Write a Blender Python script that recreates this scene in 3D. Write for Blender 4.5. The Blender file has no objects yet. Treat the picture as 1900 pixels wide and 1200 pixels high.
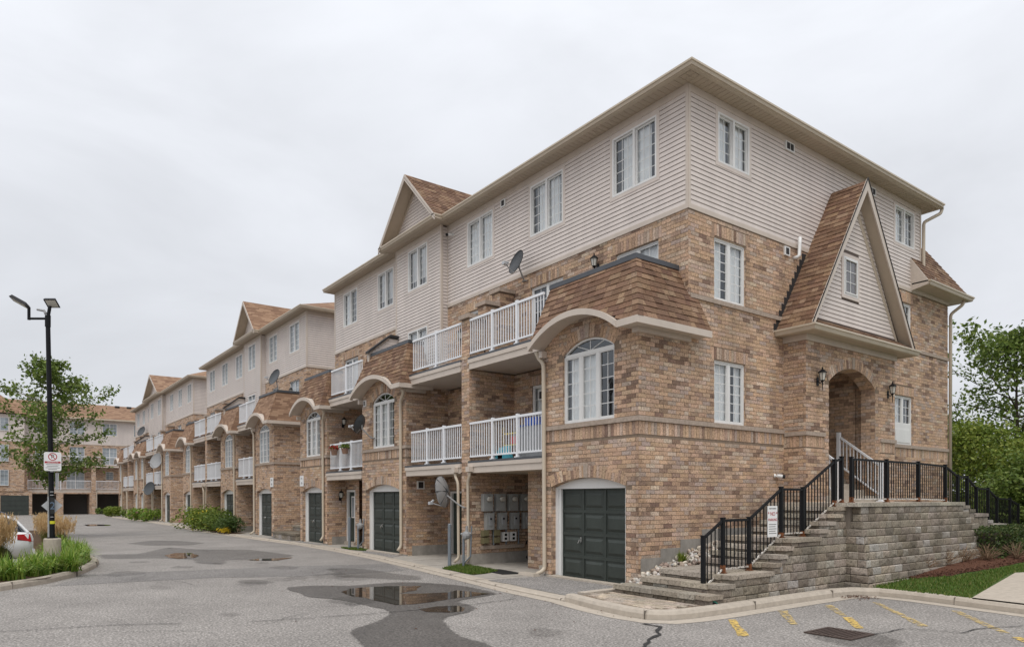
import bpy, bmesh, math, random
from math import radians, sin, cos, pi, sqrt, hypot
from mathutils import Vector, Matrix
random.seed(7)
scene = bpy.context.scene
COL = scene.collection
# ------------------------------------------------------------------ camera
cam_d = bpy.data.cameras.new('camera'); cam = bpy.data.objects.new('camera', cam_d); COL.objects.link(cam)
CAM = Vector((9.853, -12.09, 1.892))
cam.location = CAM
FWD = Vector((-0.8023, 0.597, 0)).normalized()
cam.rotation_euler = FWD.to_track_quat('-Z', 'Y').to_euler()
cam_d.sensor_width = 36; cam_d.lens = 36*1295.5/1900; cam_d.shift_y = 323/1900
cam_d.clip_end = 3000; cam_d.clip_start = 0.05
scene.camera = cam
# ------------------------------------------------------------------ world: overcast sky
SUN_EL, SUN_AZ = radians(62), radians(-42)      # azimuth of the veiled sun in the xy plane
w = bpy.data.worlds.new('World'); scene.world = w; w.use_nodes = True
nt = w.node_tree; nt.nodes.clear()
def wn(t, **k):
    n = nt.nodes.new(t)
    for a, b in k.items(): setattr(n, a, b)
    return n
out = wn('ShaderNodeOutputWorld'); bg = wn('ShaderNodeBackground'); bg.inputs['Strength'].default_value = 1.0
sky = wn('ShaderNodeTexSky', sky_type='NISHITA', sun_disc=False, sun_elevation=SUN_EL, sun_rotation=pi/2-SUN_AZ, dust_density=4.0, air_density=1.0)
skym = wn('ShaderNodeVectorMath', operation='SCALE'); skym.inputs['Scale'].default_value = 0.1
tc = wn('ShaderNodeTexCoord'); sep = wn('ShaderNodeSeparateXYZ')
mx = wn('ShaderNodeMath', operation='MAXIMUM'); mx.inputs[1].default_value = 0.0
g1 = wn('ShaderNodeMath', operation='MULTIPLY_ADD'); g1.inputs[1].default_value = .42; g1.inputs[2].default_value = .20
grad = wn('ShaderNodeMath', operation='MULTIPLY_ADD'); grad.inputs[2].default_value = 0.69   # overcast sky: steadily brighter towards the zenith
nz = wn('ShaderNodeTexNoise'); nz.inputs['Scale'].default_value = 2.1; nz.inputs['Detail'].default_value = 6; nz.inputs['Roughness'].default_value = .52; nz.inputs['Distortion'].default_value = .4
mp = wn('ShaderNodeMapping'); mp.inputs['Scale'].default_value = (1, 1, 2.6)
cr = wn('ShaderNodeMapRange'); cr.inputs[1].default_value = .32; cr.inputs[2].default_value = .68; cr.inputs[3].default_value = .885; cr.inputs[4].default_value = 1.085
mul = wn('ShaderNodeMath', operation='MULTIPLY')
tint = wn('ShaderNodeVectorMath', operation='SCALE'); tint.inputs[0].default_value = (0.955, 0.98, 1.035)
mixc = wn('ShaderNodeMix', data_type='RGBA'); mixc.inputs['Factor'].default_value = 0.07
L = nt.links.new
L(tc.outputs['Generated'], sep.inputs[0]); L(sep.outputs['Z'], mx.inputs[0]); L(mx.outputs[0], g1.inputs[0]); L(mx.outputs[0], grad.inputs[0]); L(g1.outputs[0], grad.inputs[1])
L(tc.outputs['Generated'], mp.inputs[0]); L(mp.outputs[0], nz.inputs['Vector']); L(nz.outputs['Fac'], cr.inputs[0])
L(grad.outputs[0], mul.inputs[0]); L(cr.outputs[0], mul.inputs[1]); L(mul.outputs[0], tint.inputs['Scale'])
L(sky.outputs[0], skym.inputs[0]); L(tint.outputs[0], mixc.inputs[6]); L(skym.outputs[0], mixc.inputs[7])
L(mixc.outputs[2], bg.inputs['Color']); L(bg.outputs[0], out.inputs[0])
sd_ = bpy.data.lights.new('sun', 'SUN'); sd_.energy = 1.45; sd_.angle = radians(30); sd_.color = (1, .97, .92)
sun = bpy.data.objects.new('sun', sd_); COL.objects.link(sun)
sdir = Vector((cos(SUN_AZ)*cos(SUN_EL), sin(SUN_AZ)*cos(SUN_EL), sin(SUN_EL)))
sun.rotation_euler = sdir.to_track_quat('Z', 'Y').to_euler(); sun.location = (20, -20, 40)
scene.view_settings.view_transform = 'Standard'; scene.view_settings.look = 'None'
scene.view_settings.exposure = 0.13; scene.view_settings.gamma = 1
scene.render.engine = 'CYCLES'
scene.cycles.use_denoising = True
scene.cycles.max_bounces = 6; scene.cycles.transparent_max_bounces = 12; scene.cycles.diffuse_bounces = 3
scene.cycles.caustics_reflective = False; scene.cycles.caustics_refractive = False
# ------------------------------------------------------------------ materials
MATS = {}
def newmat(name):
    m = bpy.data.materials.new(name); m.use_nodes = True
    n = m.node_tree; b = n.nodes['Principled BSDF']
    MATS[name] = m
    return m, n, b
def nd(n, t, **k):
    x = n.nodes.new(t)
    for a, b in k.items(): setattr(x, a, b)
    return x
def plain(name, col, rough=.6, spec=.3, metal=0, noise=.12, scale=6.0, bump=0, bscale=60, weather=0.0):
    """a colour with slight uneven wear, optional fine relief and vertical dirt"""
    m, n, b = newmat(name)
    b.inputs['Roughness'].default_value = rough; b.inputs['Specular IOR Level'].default_value = spec; b.inputs['Metallic'].default_value = metal
    g = nd(n, 'ShaderNodeNewGeometry')
    t = nd(n, 'ShaderNodeTexNoise'); t.inputs['Scale'].default_value = scale; t.inputs['Detail'].default_value = 6; t.inputs['Roughness'].default_value = .65
    n.links.new(g.outputs['Position'], t.inputs['Vector'])
    r = nd(n, 'ShaderNodeMapRange'); r.inputs[1].default_value = .25; r.inputs[2].default_value = .75; r.inputs[3].default_value = 1-noise; r.inputs[4].default_value = 1+noise
    n.links.new(t.outputs['Fac'], r.inputs[0])
    v = nd(n, 'ShaderNodeVectorMath', operation='SCALE'); v.inputs[0].default_value = col[:3]
    n.links.new(r.outputs[0], v.inputs['Scale'])
    last = v.outputs[0]
    if weather:
        t2 = nd(n, 'ShaderNodeTexNoise'); t2.inputs['Scale'].default_value = 1.0; t2.inputs['Detail'].default_value = 7; t2.inputs['Roughness'].default_value = .7
        mp_ = nd(n, 'ShaderNodeMapping'); mp_.inputs['Scale'].default_value = (2.2, 2.2, .35)
        n.links.new(g.outputs['Position'], mp_.inputs[0]); n.links.new(mp_.outputs[0], t2.inputs['Vector'])
        r2 = nd(n, 'ShaderNodeMapRange'); r2.inputs[1].default_value = .35; r2.inputs[2].default_value = .75; r2.inputs[3].default_value = 1; r2.inputs[4].default_value = 1-weather
        n.links.new(t2.outputs['Fac'], r2.inputs[0])
        v2 = nd(n, 'ShaderNodeVectorMath', operation='SCALE'); n.links.new(last, v2.inputs[0]); n.links.new(r2.outputs[0], v2.inputs['Scale']); last = v2.outputs[0]
    n.links.new(last, b.inputs['Base Color'])
    if bump:
        t3 = nd(n, 'ShaderNodeTexNoise'); t3.inputs['Scale'].default_value = bscale; t3.inputs['Detail'].default_value = 4
        n.links.new(g.outputs['Position'], t3.inputs['Vector'])
        bp = nd(n, 'ShaderNodeBump'); bp.inputs['Strength'].default_value = bump; bp.inputs['Distance'].default_value = .01
        n.links.new(t3.outputs['Fac'], bp.inputs['Height']); n.links.new(bp.outputs[0], b.inputs['Normal'])
    return m
def pieces_mat(name, mode, rough=.85, flash=.42, scale=34, dirt=.25, speck=24):
    """colour of its own for every piece: 'obj' reads the object's colour, 'attr' the mesh's colour attribute"""
    m, n, b = newmat(name)
    b.inputs['Roughness'].default_value = rough; b.inputs['Specular IOR Level'].default_value = .2
    if mode == 'obj':
        a = nd(n, 'ShaderNodeObjectInfo'); src = a.outputs['Color']
    else:
        a = nd(n, 'ShaderNodeVertexColor', layer_name='Col'); src = a.outputs['Color']
    g = nd(n, 'ShaderNodeNewGeometry')
    t = nd(n, 'ShaderNodeTexNoise'); t.inputs['Scale'].default_value = scale; t.inputs['Detail'].default_value = 5; t.inputs['Roughness'].default_value = .7
    n.links.new(g.outputs['Position'], t.inputs['Vector'])
    r = nd(n, 'ShaderNodeMapRange'); r.inputs[1].default_value = .3; r.inputs[2].default_value = .7; r.inputs[3].default_value = 1-flash; r.inputs[4].default_value = 1+flash
    n.links.new(t.outputs['Fac'], r.inputs[0])
    v = nd(n, 'ShaderNodeVectorMath', operation='SCALE'); n.links.new(src, v.inputs[0]); n.links.new(r.outputs[0], v.inputs['Scale'])
    t2 = nd(n, 'ShaderNodeTexNoise'); t2.inputs['Scale'].default_value = .9; t2.inputs['Detail'].default_value = 6
    n.links.new(g.outputs['Position'], t2.inputs['Vector'])
    r2 = nd(n, 'ShaderNodeMapRange'); r2.inputs[1].default_value = .3; r2.inputs[2].default_value = .7; r2.inputs[3].default_value = 1+dirt*.4; r2.inputs[4].default_value = 1-dirt*.6
    n.links.new(t2.outputs['Fac'], r2.inputs[0])
    v2 = nd(n, 'ShaderNodeVectorMath', operation='SCALE'); n.links.new(v.outputs[0], v2.inputs[0]); n.links.new(r2.outputs[0], v2.inputs['Scale'])
    t4 = nd(n, 'ShaderNodeTexNoise'); t4.inputs['Scale'].default_value = speck; t4.inputs['Detail'].default_value = 2
    n.links.new(g.outputs['Position'], t4.inputs['Vector'])
    r4 = nd(n, 'ShaderNodeMapRange'); r4.inputs[1].default_value = .56; r4.inputs[2].default_value = .70; r4.inputs[3].default_value = 1; r4.inputs[4].default_value = .55
    n.links.new(t4.outputs['Fac'], r4.inputs[0])
    mpz = nd(n, 'ShaderNodeMapping'); mpz.inputs['Scale'].default_value = (1.6, 1.6, .22); n.links.new(g.outputs['Position'], mpz.inputs[0])
    t5 = nd(n, 'ShaderNodeTexNoise'); t5.inputs['Scale'].default_value = 1.3; t5.inputs['Detail'].default_value = 6; n.links.new(mpz.outputs[0], t5.inputs['Vector'])
    r5 = nd(n, 'ShaderNodeMapRange'); r5.inputs[1].default_value = .5; r5.inputs[2].default_value = .75; r5.inputs[3].default_value = 1; r5.inputs[4].default_value = .78
    n.links.new(t5.outputs['Fac'], r5.inputs[0])
    mm = nd(n, 'ShaderNodeMath', operation='MULTIPLY'); n.links.new(r4.outputs[0], mm.inputs[0]); n.links.new(r5.outputs[0], mm.inputs[1])
    v4 = nd(n, 'ShaderNodeVectorMath', operation='SCALE'); n.links.new(v2.outputs[0], v4.inputs[0]); n.links.new(mm.outputs[0], v4.inputs['Scale'])
    n.links.new(v4.outputs[0], b.inputs['Base Color'])
    t3 = nd(n, 'ShaderNodeTexNoise'); t3.inputs['Scale'].default_value = 90; t3.inputs['Detail'].default_value = 3
    n.links.new(g.outputs['Position'], t3.inputs['Vector'])
    bp = nd(n, 'ShaderNodeBump'); bp.inputs['Strength'].default_value = .5; bp.inputs['Distance'].default_value = .006
    n.links.new(t3.outputs['Fac'], bp.inputs['Height']); n.links.new(bp.outputs[0], b.inputs['Normal'])
    return m
BRICKC = [((.545,.372,.253),24),((.575,.398,.275),20),((.515,.352,.24),18),((.535,.395,.302),14),((.455,.352,.287),11),((.40,.275,.20),8),((.265,.175,.128),5),((.33,.225,.162),6),((.615,.48,.362),8)]
SHINGC = [((.19,.112,.072),30),((.22,.133,.085),26),((.16,.093,.062),18),((.265,.17,.108),16),((.30,.20,.13),7)]
STONEC = [((.29,.248,.20),30),((.325,.28,.23),25),((.25,.212,.17),20),((.19,.16,.125),14),((.36,.33,.29),10)]
def pick(pal):
    t = random.uniform(0, sum(w for _, w in pal))
    for c, w_ in pal:
        t -= w_
        if t <= 0: break
    k = random.uniform(.9, 1.1)
    return (c[0]*k*random.uniform(.97,1.03), c[1]*k, c[2]*k*random.uniform(.95,1.05), 1)
def brick_tex():
    m, n, b = newmat('brick_far')
    b.inputs['Roughness'].default_value = .88; b.inputs['Specular IOR Level'].default_value = .2
    g = nd(n, 'ShaderNodeNewGeometry'); s = nd(n, 'ShaderNodeSeparateXYZ'); n.links.new(g.outputs['Position'], s.inputs[0])
    ad = nd(n, 'ShaderNodeMath', operation='ADD'); n.links.new(s.outputs[0], ad.inputs[0]); n.links.new(s.outputs[1], ad.inputs[1])
    c = nd(n, 'ShaderNodeCombineXYZ'); n.links.new(ad.outputs[0], c.inputs[0]); n.links.new(s.outputs[2], c.inputs[1])
    br = nd(n, 'ShaderNodeTexBrick', offset=.5); br.inputs['Scale'].default_value = 1
    br.inputs['Brick Width'].default_value = .267; br.inputs['Row Height'].default_value = .0895; br.inputs['Mortar Size'].default_value = .006; br.inputs['Mortar Smooth'].default_value = .2
    br.inputs['Color1'].default_value = (0,0,0,1); br.inputs['Color2'].default_value = (1,1,1,1); br.inputs['Mortar'].default_value = (.5,.5,.5,1); br.inputs['Bias'].default_value = 0
    n.links.new(c.outputs[0], br.inputs['Vector'])
    ramp = nd(n, 'ShaderNodeValToRGB'); ramp.color_ramp.interpolation = 'CONSTANT'
    tot = sum(w_ for _, w_ in BRICKC); acc = 0; order = [6,2,0,4,1,3,7,5,8]
    els = ramp.color_ramp.elements
    for i, k in enumerate(order):
        col, w_ = BRICKC[k]
        e = els[i] if i < 2 else els.new(acc)
        e.position = acc; e.color = (*col, 1); acc += w_/tot
    n.links.new(br.outputs['Color'], ramp.inputs[0])
    mixm = nd(n, 'ShaderNodeMix', data_type='RGBA'); mixm.inputs[7].default_value = (.30,.225,.165,1)
    n.links.new(br.outputs['Fac'], mixm.inputs[0]); n.links.new(ramp.outputs[0], mixm.inputs[6])
    t = nd(n, 'ShaderNodeTexNoise'); t.inputs['Scale'].default_value = 14; t.inputs['Detail'].default_value = 6
    n.links.new(g.outputs['Position'], t.inputs['Vector'])
    r = nd(n, 'ShaderNodeMapRange'); r.inputs[1].default_value = .3; r.inputs[2].default_value = .7; r.inputs[3].default_value = .72; r.inputs[4].default_value = 1.25
    n.links.new(t.outputs['Fac'], r.inputs[0])
    v = nd(n, 'ShaderNodeVectorMath', operation='SCALE'); n.links.new(mixm.outputs[2], v.inputs[0]); n.links.new(r.outputs[0], v.inputs['Scale'])
    n.links.new(v.outputs[0], b.inputs['Base Color'])
    bp = nd(n, 'ShaderNodeBump', invert=True); bp.inputs['Strength'].default_value = .8; bp.inputs['Distance'].default_value = .01
    n.links.new(br.outputs['Fac'], bp.inputs['Height']); n.links.new(bp.outputs[0], b.inputs['Normal'])
brick_tex()
pieces_mat('brick_piece', 'obj'); pieces_mat('brick_mass', 'attr')
pieces_mat('shingle_piece', 'obj', flash=.22, scale=40, dirt=.12); pieces_mat('shingle_mass', 'attr', flash=.22, scale=40, dirt=.12)
pieces_mat('stone_piece', 'obj', flash=.42, scale=26, dirt=.4)
def shingle_far():
    m, n, b = newmat('shingle_far'); b.inputs['Roughness'].default_value = .9; b.inputs['Specular IOR Level'].default_value = .15
    g = nd(n, 'ShaderNodeNewGeometry'); s = nd(n, 'ShaderNodeSeparateXYZ'); n.links.new(g.outputs['Position'], s.inputs[0])
    ad = nd(n, 'ShaderNodeMath', operation='ADD'); n.links.new(s.outputs[0], ad.inputs[0]); n.links.new(s.outputs[1], ad.inputs[1])
    c = nd(n, 'ShaderNodeCombineXYZ'); n.links.new(ad.outputs[0], c.inputs[0]); n.links.new(s.outputs[2], c.inputs[1])
    br = nd(n, 'ShaderNodeTexBrick', offset=.37); br.inputs['Scale'].default_value = 1
    br.inputs['Brick Width'].default_value = .33; br.inputs['Row Height'].default_value = .09; br.inputs['Mortar Size'].default_value = .004
    br.inputs['Color1'].default_value = (0,0,0,1); br.inputs['Color2'].default_value = (1,1,1,1); br.inputs['Mortar'].default_value = (.3,.3,.3,1)
    n.links.new(c.outputs[0], br.inputs['Vector'])
    ramp = nd(n, 'ShaderNodeValToRGB'); els = ramp.color_ramp.elements
    cols = [(.18,.105,.07),(.23,.14,.09),(.28,.175,.113),(.33,.215,.14)]
    for i, cc in enumerate(cols):
        e = els[i] if i < 2 else els.new(i/3)
        e.position = i/3; e.color = (*cc, 1)
    n.links.new(br.outputs['Color'], ramp.inputs[0]); n.links.new(ramp.outputs[0], b.inputs['Base Color'])
    bp = nd(n, 'ShaderNodeBump', invert=True); bp.inputs['Strength'].default_value = .6; bp.inputs['Distance'].default_value = .01
    n.links.new(br.outputs['Fac'], bp.inputs['Height']); n.links.new(bp.outputs[0], b.inputs['Normal'])
shingle_far()
plain('mortar', (.23,.175,.13), .95, .1, noise=.25, scale=12)
plain('siding', (.70,.625,.575), .5, .3, noise=.05, scale=1.2, weather=.14)
plain('siding_trim', (.66,.58,.52), .5, .3, noise=.05, scale=1.2, weather=.1)
plain('lap_shadow_backing', (.16,.13,.115), .9, .1)  # backing behind siding planks; its dark colour paints the shadow lines in the gaps
plain('trim_beige', (.61,.53,.455), .5, .35, noise=.06, scale=2, weather=.12)
plain('gutter_tan', (.56,.48,.375), .42, .4, noise=.06, scale=2, weather=.10)
plain('soffit_tan', (.50,.42,.33), .6, .3, noise=.06, scale=3)
plain('white_vinyl', (.78,.775,.755), .4, .4, noise=.03, scale=3, weather=.08)
plain('white_metal', (.80,.81,.83), .38, .5, noise=.03, scale=3)
plain('garage_green', (.046,.055,.048), .5, .35, noise=.15, scale=3, weather=.2)
plain('sill_stone', (.40,.325,.265), .9, .2, noise=.25, scale=16, bump=.5, bscale=70)
plain('foundation', (.36,.335,.30), .92, .2, noise=.2, scale=5, bump=.4, weather=.35)
plain('concrete', (.44,.385,.32), .9, .2, noise=.16, scale=9, bump=.35, bscale=120, weather=.0)
plain('concrete_walk', (.36,.33,.29), .9, .2, noise=.2, scale=4, bump=.3, bscale=120)
plain('black_metal', (.008,.0085,.010), .5, .2, noise=.1)
plain('coping_dark', (.085,.09,.10), .45, .5, metal=.3, noise=.15, scale=3)
plain('flashing_dark', (.035,.033,.033), .6, .3)
plain('door_dark', (.03,.045,.038), .4, .4)
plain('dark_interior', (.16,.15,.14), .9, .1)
plain('rust', (.16,.06,.028), .9, .15, noise=.6, scale=30)
def worn(name, a, b_, sc, lo, hi, rough=.8):
    m, n, b = newmat(name); b.inputs['Roughness'].default_value = rough; b.inputs['Specular IOR Level'].default_value = .2
    g = nd(n, 'ShaderNodeNewGeometry'); t = nd(n, 'ShaderNodeTexNoise'); t.inputs['Scale'].default_value = sc; t.inputs['Detail'].default_value = 6; t.inputs['Roughness'].default_value = .7; n.links.new(g.outputs['Position'], t.inputs['Vector'])
    r = nd(n, 'ShaderNodeMapRange'); r.inputs[1].default_value = lo; r.inputs[2].default_value = hi; n.links.new(t.outputs['Fac'], r.inputs[0])
    if b_ is None:
        b.inputs['Base Color'].default_value = (*a, 1); tr = nd(n, 'ShaderNodeBsdfTransparent'); ms = nd(n, 'ShaderNodeMixShader'); n.links.new(r.outputs[0], ms.inputs[0]); n.links.new(b.outputs[0], ms.inputs[1]); n.links.new(tr.outputs[0], ms.inputs[2]); n.links.new(ms.outputs[0], n.nodes['Material Output'].inputs[0])
    else:
        mi = nd(n, 'ShaderNodeMix', data_type='RGBA'); mi.inputs[6].default_value = (*a, 1); mi.inputs[7].default_value = (*b_, 1); n.links.new(r.outputs[0], mi.inputs[0]); n.links.new(mi.outputs[2], b.inputs['Base Color'])
worn('peeled_paint', (.60,.57,.52), (.10,.06,.04), 22, .5, .58)
worn('line_yellow', (.60,.42,.13), None, 14, .46, .62)
worn('line_faded', (.55,.41,.18), None, 9, .40, .58)
worn('foot_rust', (.012,.012,.013), (.20,.075,.03), 28, .38, .5)
plain('rock_base', (.2,.17,.14), .95)
plain('gravel_bed', (.36,.31,.26), .95, .1, noise=.7, scale=26, bump=1, bscale=24)
plain('mulch', (.105,.05,.032), .95, .1, noise=.6, scale=45, bump=1, bscale=60)
plain('soil', (.10,.065,.042), .95, .1, noise=.5, scale=30, bump=1)
plain('meter_grey', (.36,.37,.36), .45, .4)
plain('meter_olive', (.20,.18,.10), .5, .4)
plain('pipe_grey', (.19,.215,.24), .5, .5, metal=.2)
plain('dish_dark', (.06,.065,.07), .5, .4)
plain('dish_grey', (.30,.30,.30), .5, .4)
plain('rubber', (.015,.015,.015), .8)
plain('lamp_glass', (.55,.53,.47), .15, .5)
plain('sign_white', (.80,.80,.79), .45, .4, noise=.03)
plain('sign_red', (.42,.035,.04), .5, .4)
plain('sign_black', (.02,.02,.02), .5, .4)
plain('sign_yellow', (.62,.58,.03), .5, .4)
plain('sign_back', (.52,.53,.54), .5, .4, metal=.3)
plain('number_blue', (.12,.17,.24), .5)
plain('car_white', (.78,.79,.80), .18, .6, noise=.0)
plain('car_blue', (.02,.035,.07), .18, .6, noise=.0)
plain('car_glass', (.02,.024,.028), .05, .7, noise=0)
plain('car_light', (.45,.012,.015), .15, .6, noise=0)
plain('chrome', (.6,.6,.6), .2, .5, metal=.9)
plain('joint_dark', (.20,.175,.15), .9, .1)
plain('crack_tar', (.035,.034,.034), .8, .3)
plain('iron', (.085,.06,.05), .7, .4, metal=.3, noise=.4, scale=30)
plain('bark_grey', (.33,.295,.25), .9, .1, noise=.35, scale=14, bump=.8, bscale=30)
plain('bark_dark', (.085,.07,.055), .9, .1, noise=.35, scale=14)
plain('twig_brown', (.25,.17,.11), .9, .1, noise=.3)
plain('plastic_green', (.02,.18,.13), .5)
plain('terracotta', (.28,.17,.12), .8)
plain('toy_yellow', (.75,.55,.03), .4); plain('toy_blue', (.03,.10,.45), .4); plain('toy_red', (.55,.03,.04), .4); plain('toy_cyan', (.10,.45,.55), .5)
plain('bin_grey', (.38,.39,.40), .5)
def leafmat(name, cols, rough=.5):
    m, n, b = newmat(name); b.inputs['Roughness'].default_value = rough; b.inputs['Specular IOR Level'].default_value = .25
    g = nd(n, 'ShaderNodeNewGeometry'); ramp = nd(n, 'ShaderNodeValToRGB'); els = ramp.color_ramp.elements
    for i, c in enumerate(cols):
        e = els[i] if i < 2 else els.new(i/(len(cols)-1))
        e.position = i/(len(cols)-1); e.color = (*c, 1)
    n.links.new(g.outputs['Random Per Island'], ramp.inputs[0]); n.links.new(ramp.outputs[0], b.inputs['Base Color'])
    tr = nd(n, 'ShaderNodeBsdfTranslucent'); n.links.new(ramp.outputs[0], tr.inputs[0])
    mixs = nd(n, 'ShaderNodeMixShader'); mixs.inputs[0].default_value = .3
    n.links.new(b.outputs[0], mixs.inputs[1]); n.links.new(tr.outputs[0], mixs.inputs[2])
    n.links.new(mixs.outputs[0], n.nodes['Material Output'].inputs[0])
leafmat('leaf_tree', [(.07,.115,.02),(.11,.17,.03),(.16,.225,.045),(.225,.28,.07)])
leafmat('leaf_dark', [(.045,.08,.02),(.07,.115,.03),(.11,.16,.04)])
leafmat('leaf_bush', [(.09,.14,.02),(.15,.21,.03),(.22,.28,.045),(.30,.33,.07)])
leafmat('leaf_hedge', [(.035,.055,.018),(.055,.09,.025),(.085,.13,.035),(.12,.12,.04)])
leafmat('leaf_lily', [(.09,.18,.025),(.17,.29,.04),(.26,.37,.06),(.36,.40,.11)], .4)
leafmat('leaf_lawn', [(.06,.12,.018),(.095,.17,.025),(.14,.21,.04),(.23,.22,.075)], .6)
leafmat('grass_plume', [(.48,.32,.15),(.58,.41,.21),(.66,.49,.28)], .8)
leafmat('grass_blade', [(.10,.13,.03),(.17,.19,.05),(.27,.24,.09)], .6)
leafmat('flower_red', [(.45,.02,.03),(.6,.05,.05),(.3,.02,.03)]); leafmat('flower_yellow', [(.7,.5,.03),(.75,.6,.05)]); leafmat('flower_pink', [(.5,.15,.25),(.6,.3,.35)])
leafmat('mulch_chips', [(.07,.03,.02),(.12,.055,.035),(.19,.10,.065),(.05,.025,.02)], .9)
def glassmat():
    m, n, b = newmat('window_glass'); n.nodes.remove(b)
    gl = nd(n, 'ShaderNodeBsdfGlossy'); gl.inputs['Roughness'].default_value = .015; gl.inputs['Color'].default_value = (.9,.95,1,1)
    tr = nd(n, 'ShaderNodeBsdfTransparent'); tr.inputs[0].default_value = (.93,.95,.96,1)
    lw = nd(n, 'ShaderNodeLayerWeight'); lw.inputs['Blend'].default_value = .5
    fr = nd(n, 'ShaderNodeMath', operation='POWER'); fr.inputs[1].default_value = 4; n.links.new(lw.outputs['Facing'], fr.inputs[0])
    ma = nd(n, 'ShaderNodeMath', operation='MULTIPLY_ADD'); ma.inputs[1].default_value = .8; ma.inputs[2].default_value = .10
    mixs = nd(n, 'ShaderNodeMixShader')
    n.links.new(fr.outputs[0], ma.inputs[0]); n.links.new(ma.outputs[0], mixs.inputs[0]); n.links.new(tr.outputs[0], mixs.inputs[1]); n.links.new(gl.outputs[0], mixs.inputs[2])
    n.links.new(mixs.outputs[0], n.nodes['Material Output'].inputs[0])
glassmat()
plain('glass_far', (.30,.34,.37), .06, .9, noise=.5, scale=.8)
plain('curtain', (.88,.88,.86), .9, .1, noise=.06, scale=3)
def asphalt(name, base, wet):
    m, n, b = newmat(name)
    b.inputs['Specular IOR Level'].default_value = .3
    g = nd(n, 'ShaderNodeNewGeometry')
    def noise(sc, det=4, ro=.6):
        t = nd(n, 'ShaderNodeTexNoise'); t.inputs['Scale'].default_value = sc; t.inputs['Detail'].default_value = det; t.inputs['Roughness'].default_value = ro
        n.links.new(g.outputs['Position'], t.inputs['Vector']); return t.outputs['Fac']
    def rng(s, a, b_, c, d):
        r = nd(n, 'ShaderNodeMapRange'); r.inputs[1].default_value = a; r.inputs[2].default_value = b_; r.inputs[3].default_value = c; r.inputs[4].default_value = d
        n.links.new(s, r.inputs[0]); return r.outputs[0]
    v = nd(n, 'ShaderNodeVectorMath', operation='SCALE'); v.inputs[0].default_value = base
    n.links.new(rng(noise(30, 4, .75), .36, .64, .5, 1.55), v.inputs['Scale'])
    v2 = nd(n, 'ShaderNodeVectorMath', operation='SCALE'); n.links.new(v.outputs[0], v2.inputs[0]); n.links.new(rng(noise(.6, 8, .68), .3, .7, .80, 1.14), v2.inputs['Scale'])
    vor = nd(n, 'ShaderNodeTexVoronoi'); vor.inputs['Scale'].default_value = 30; n.links.new(g.outputs['Position'], vor.inputs['Vector'])
    v3 = nd(n, 'ShaderNodeVectorMath', operation='SCALE'); n.links.new(v2.outputs[0], v3.inputs[0]); n.links.new(rng(vor.outputs['Distance'], .05, .6, 1.28, .74), v3.inputs['Scale'])
    n.links.new(v3.outputs[0], b.inputs['Base Color'])
    b.inputs['Roughness'].default_value = .55 if wet else .92
    bp = nd(n, 'ShaderNodeBump'); bp.inputs['Strength'].default_value = .35 if wet else .6; bp.inputs['Distance'].default_value = .008
    n.links.new(noise(110, 3), bp.inputs['Height']); n.links.new(bp.outputs[0], b.inputs['Normal'])
asphalt('asphalt', (.305,.282,.26), False)
asphalt('asphalt_patch', (.235,.22,.207), False)
asphalt('asphalt_wet', (.14,.128,.117), True)
def feather(name):
    m = MATS[name]; n = m.node_tree; a = nd(n, 'ShaderNodeVertexColor', layer_name='Col'); s = nd(n, 'ShaderNodeSeparateColor'); n.links.new(a.outputs['Color'], s.inputs[0])
    g = nd(n, 'ShaderNodeNewGeometry'); t = nd(n, 'ShaderNodeTexNoise'); t.inputs['Scale'].default_value = 7; t.inputs['Detail'].default_value = 8; t.inputs['Roughness'].default_value = .75; n.links.new(g.outputs['Position'], t.inputs['Vector'])
    ad = nd(n, 'ShaderNodeMath', operation='ADD'); n.links.new(s.outputs[0], ad.inputs[0]); n.links.new(t.outputs['Fac'], ad.inputs[1])
    r = nd(n, 'ShaderNodeMapRange'); r.inputs[1].default_value = .72; r.inputs[2].default_value = 1.02; n.links.new(ad.outputs[0], r.inputs[0])
    mu = nd(n, 'ShaderNodeMath', operation='MULTIPLY'); n.links.new(r.outputs[0], mu.inputs[0]); n.links.new(s.outputs[1], mu.inputs[1])
    tr = nd(n, 'ShaderNodeBsdfTransparent'); ms = nd(n, 'ShaderNodeMixShader'); n.links.new(mu.outputs[0], ms.inputs[0]); n.links.new(tr.outputs[0], ms.inputs[1]); n.links.new(n.nodes['Principled BSDF'].outputs[0], ms.inputs[2]); n.links.new(ms.outputs[0], n.nodes['Material Output'].inputs[0])
feather('asphalt_wet')
asphalt('gravel_apron', (.30,.28,.262), False)
def water():
    m, n, b = newmat('puddle_water'); b.inputs['Base Color'].default_value = (.055,.045,.036,1); b.inputs['Roughness'].default_value = .015
    b.inputs['Specular IOR Level'].default_value = .65
    g = nd(n, 'ShaderNodeNewGeometry'); t = nd(n, 'ShaderNodeTexNoise'); t.inputs['Scale'].default_value = 3; n.links.new(g.outputs['Position'], t.inputs['Vector'])
    bp = nd(n, 'ShaderNodeBump'); bp.inputs['Strength'].default_value = .015; n.links.new(t.outputs['Fac'], bp.inputs['Height']); n.links.new(bp.outputs[0], b.inputs['Normal'])
water()
plain('lawn_ground', (.07,.105,.03), .95, .1, noise=.4, scale=12)
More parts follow.
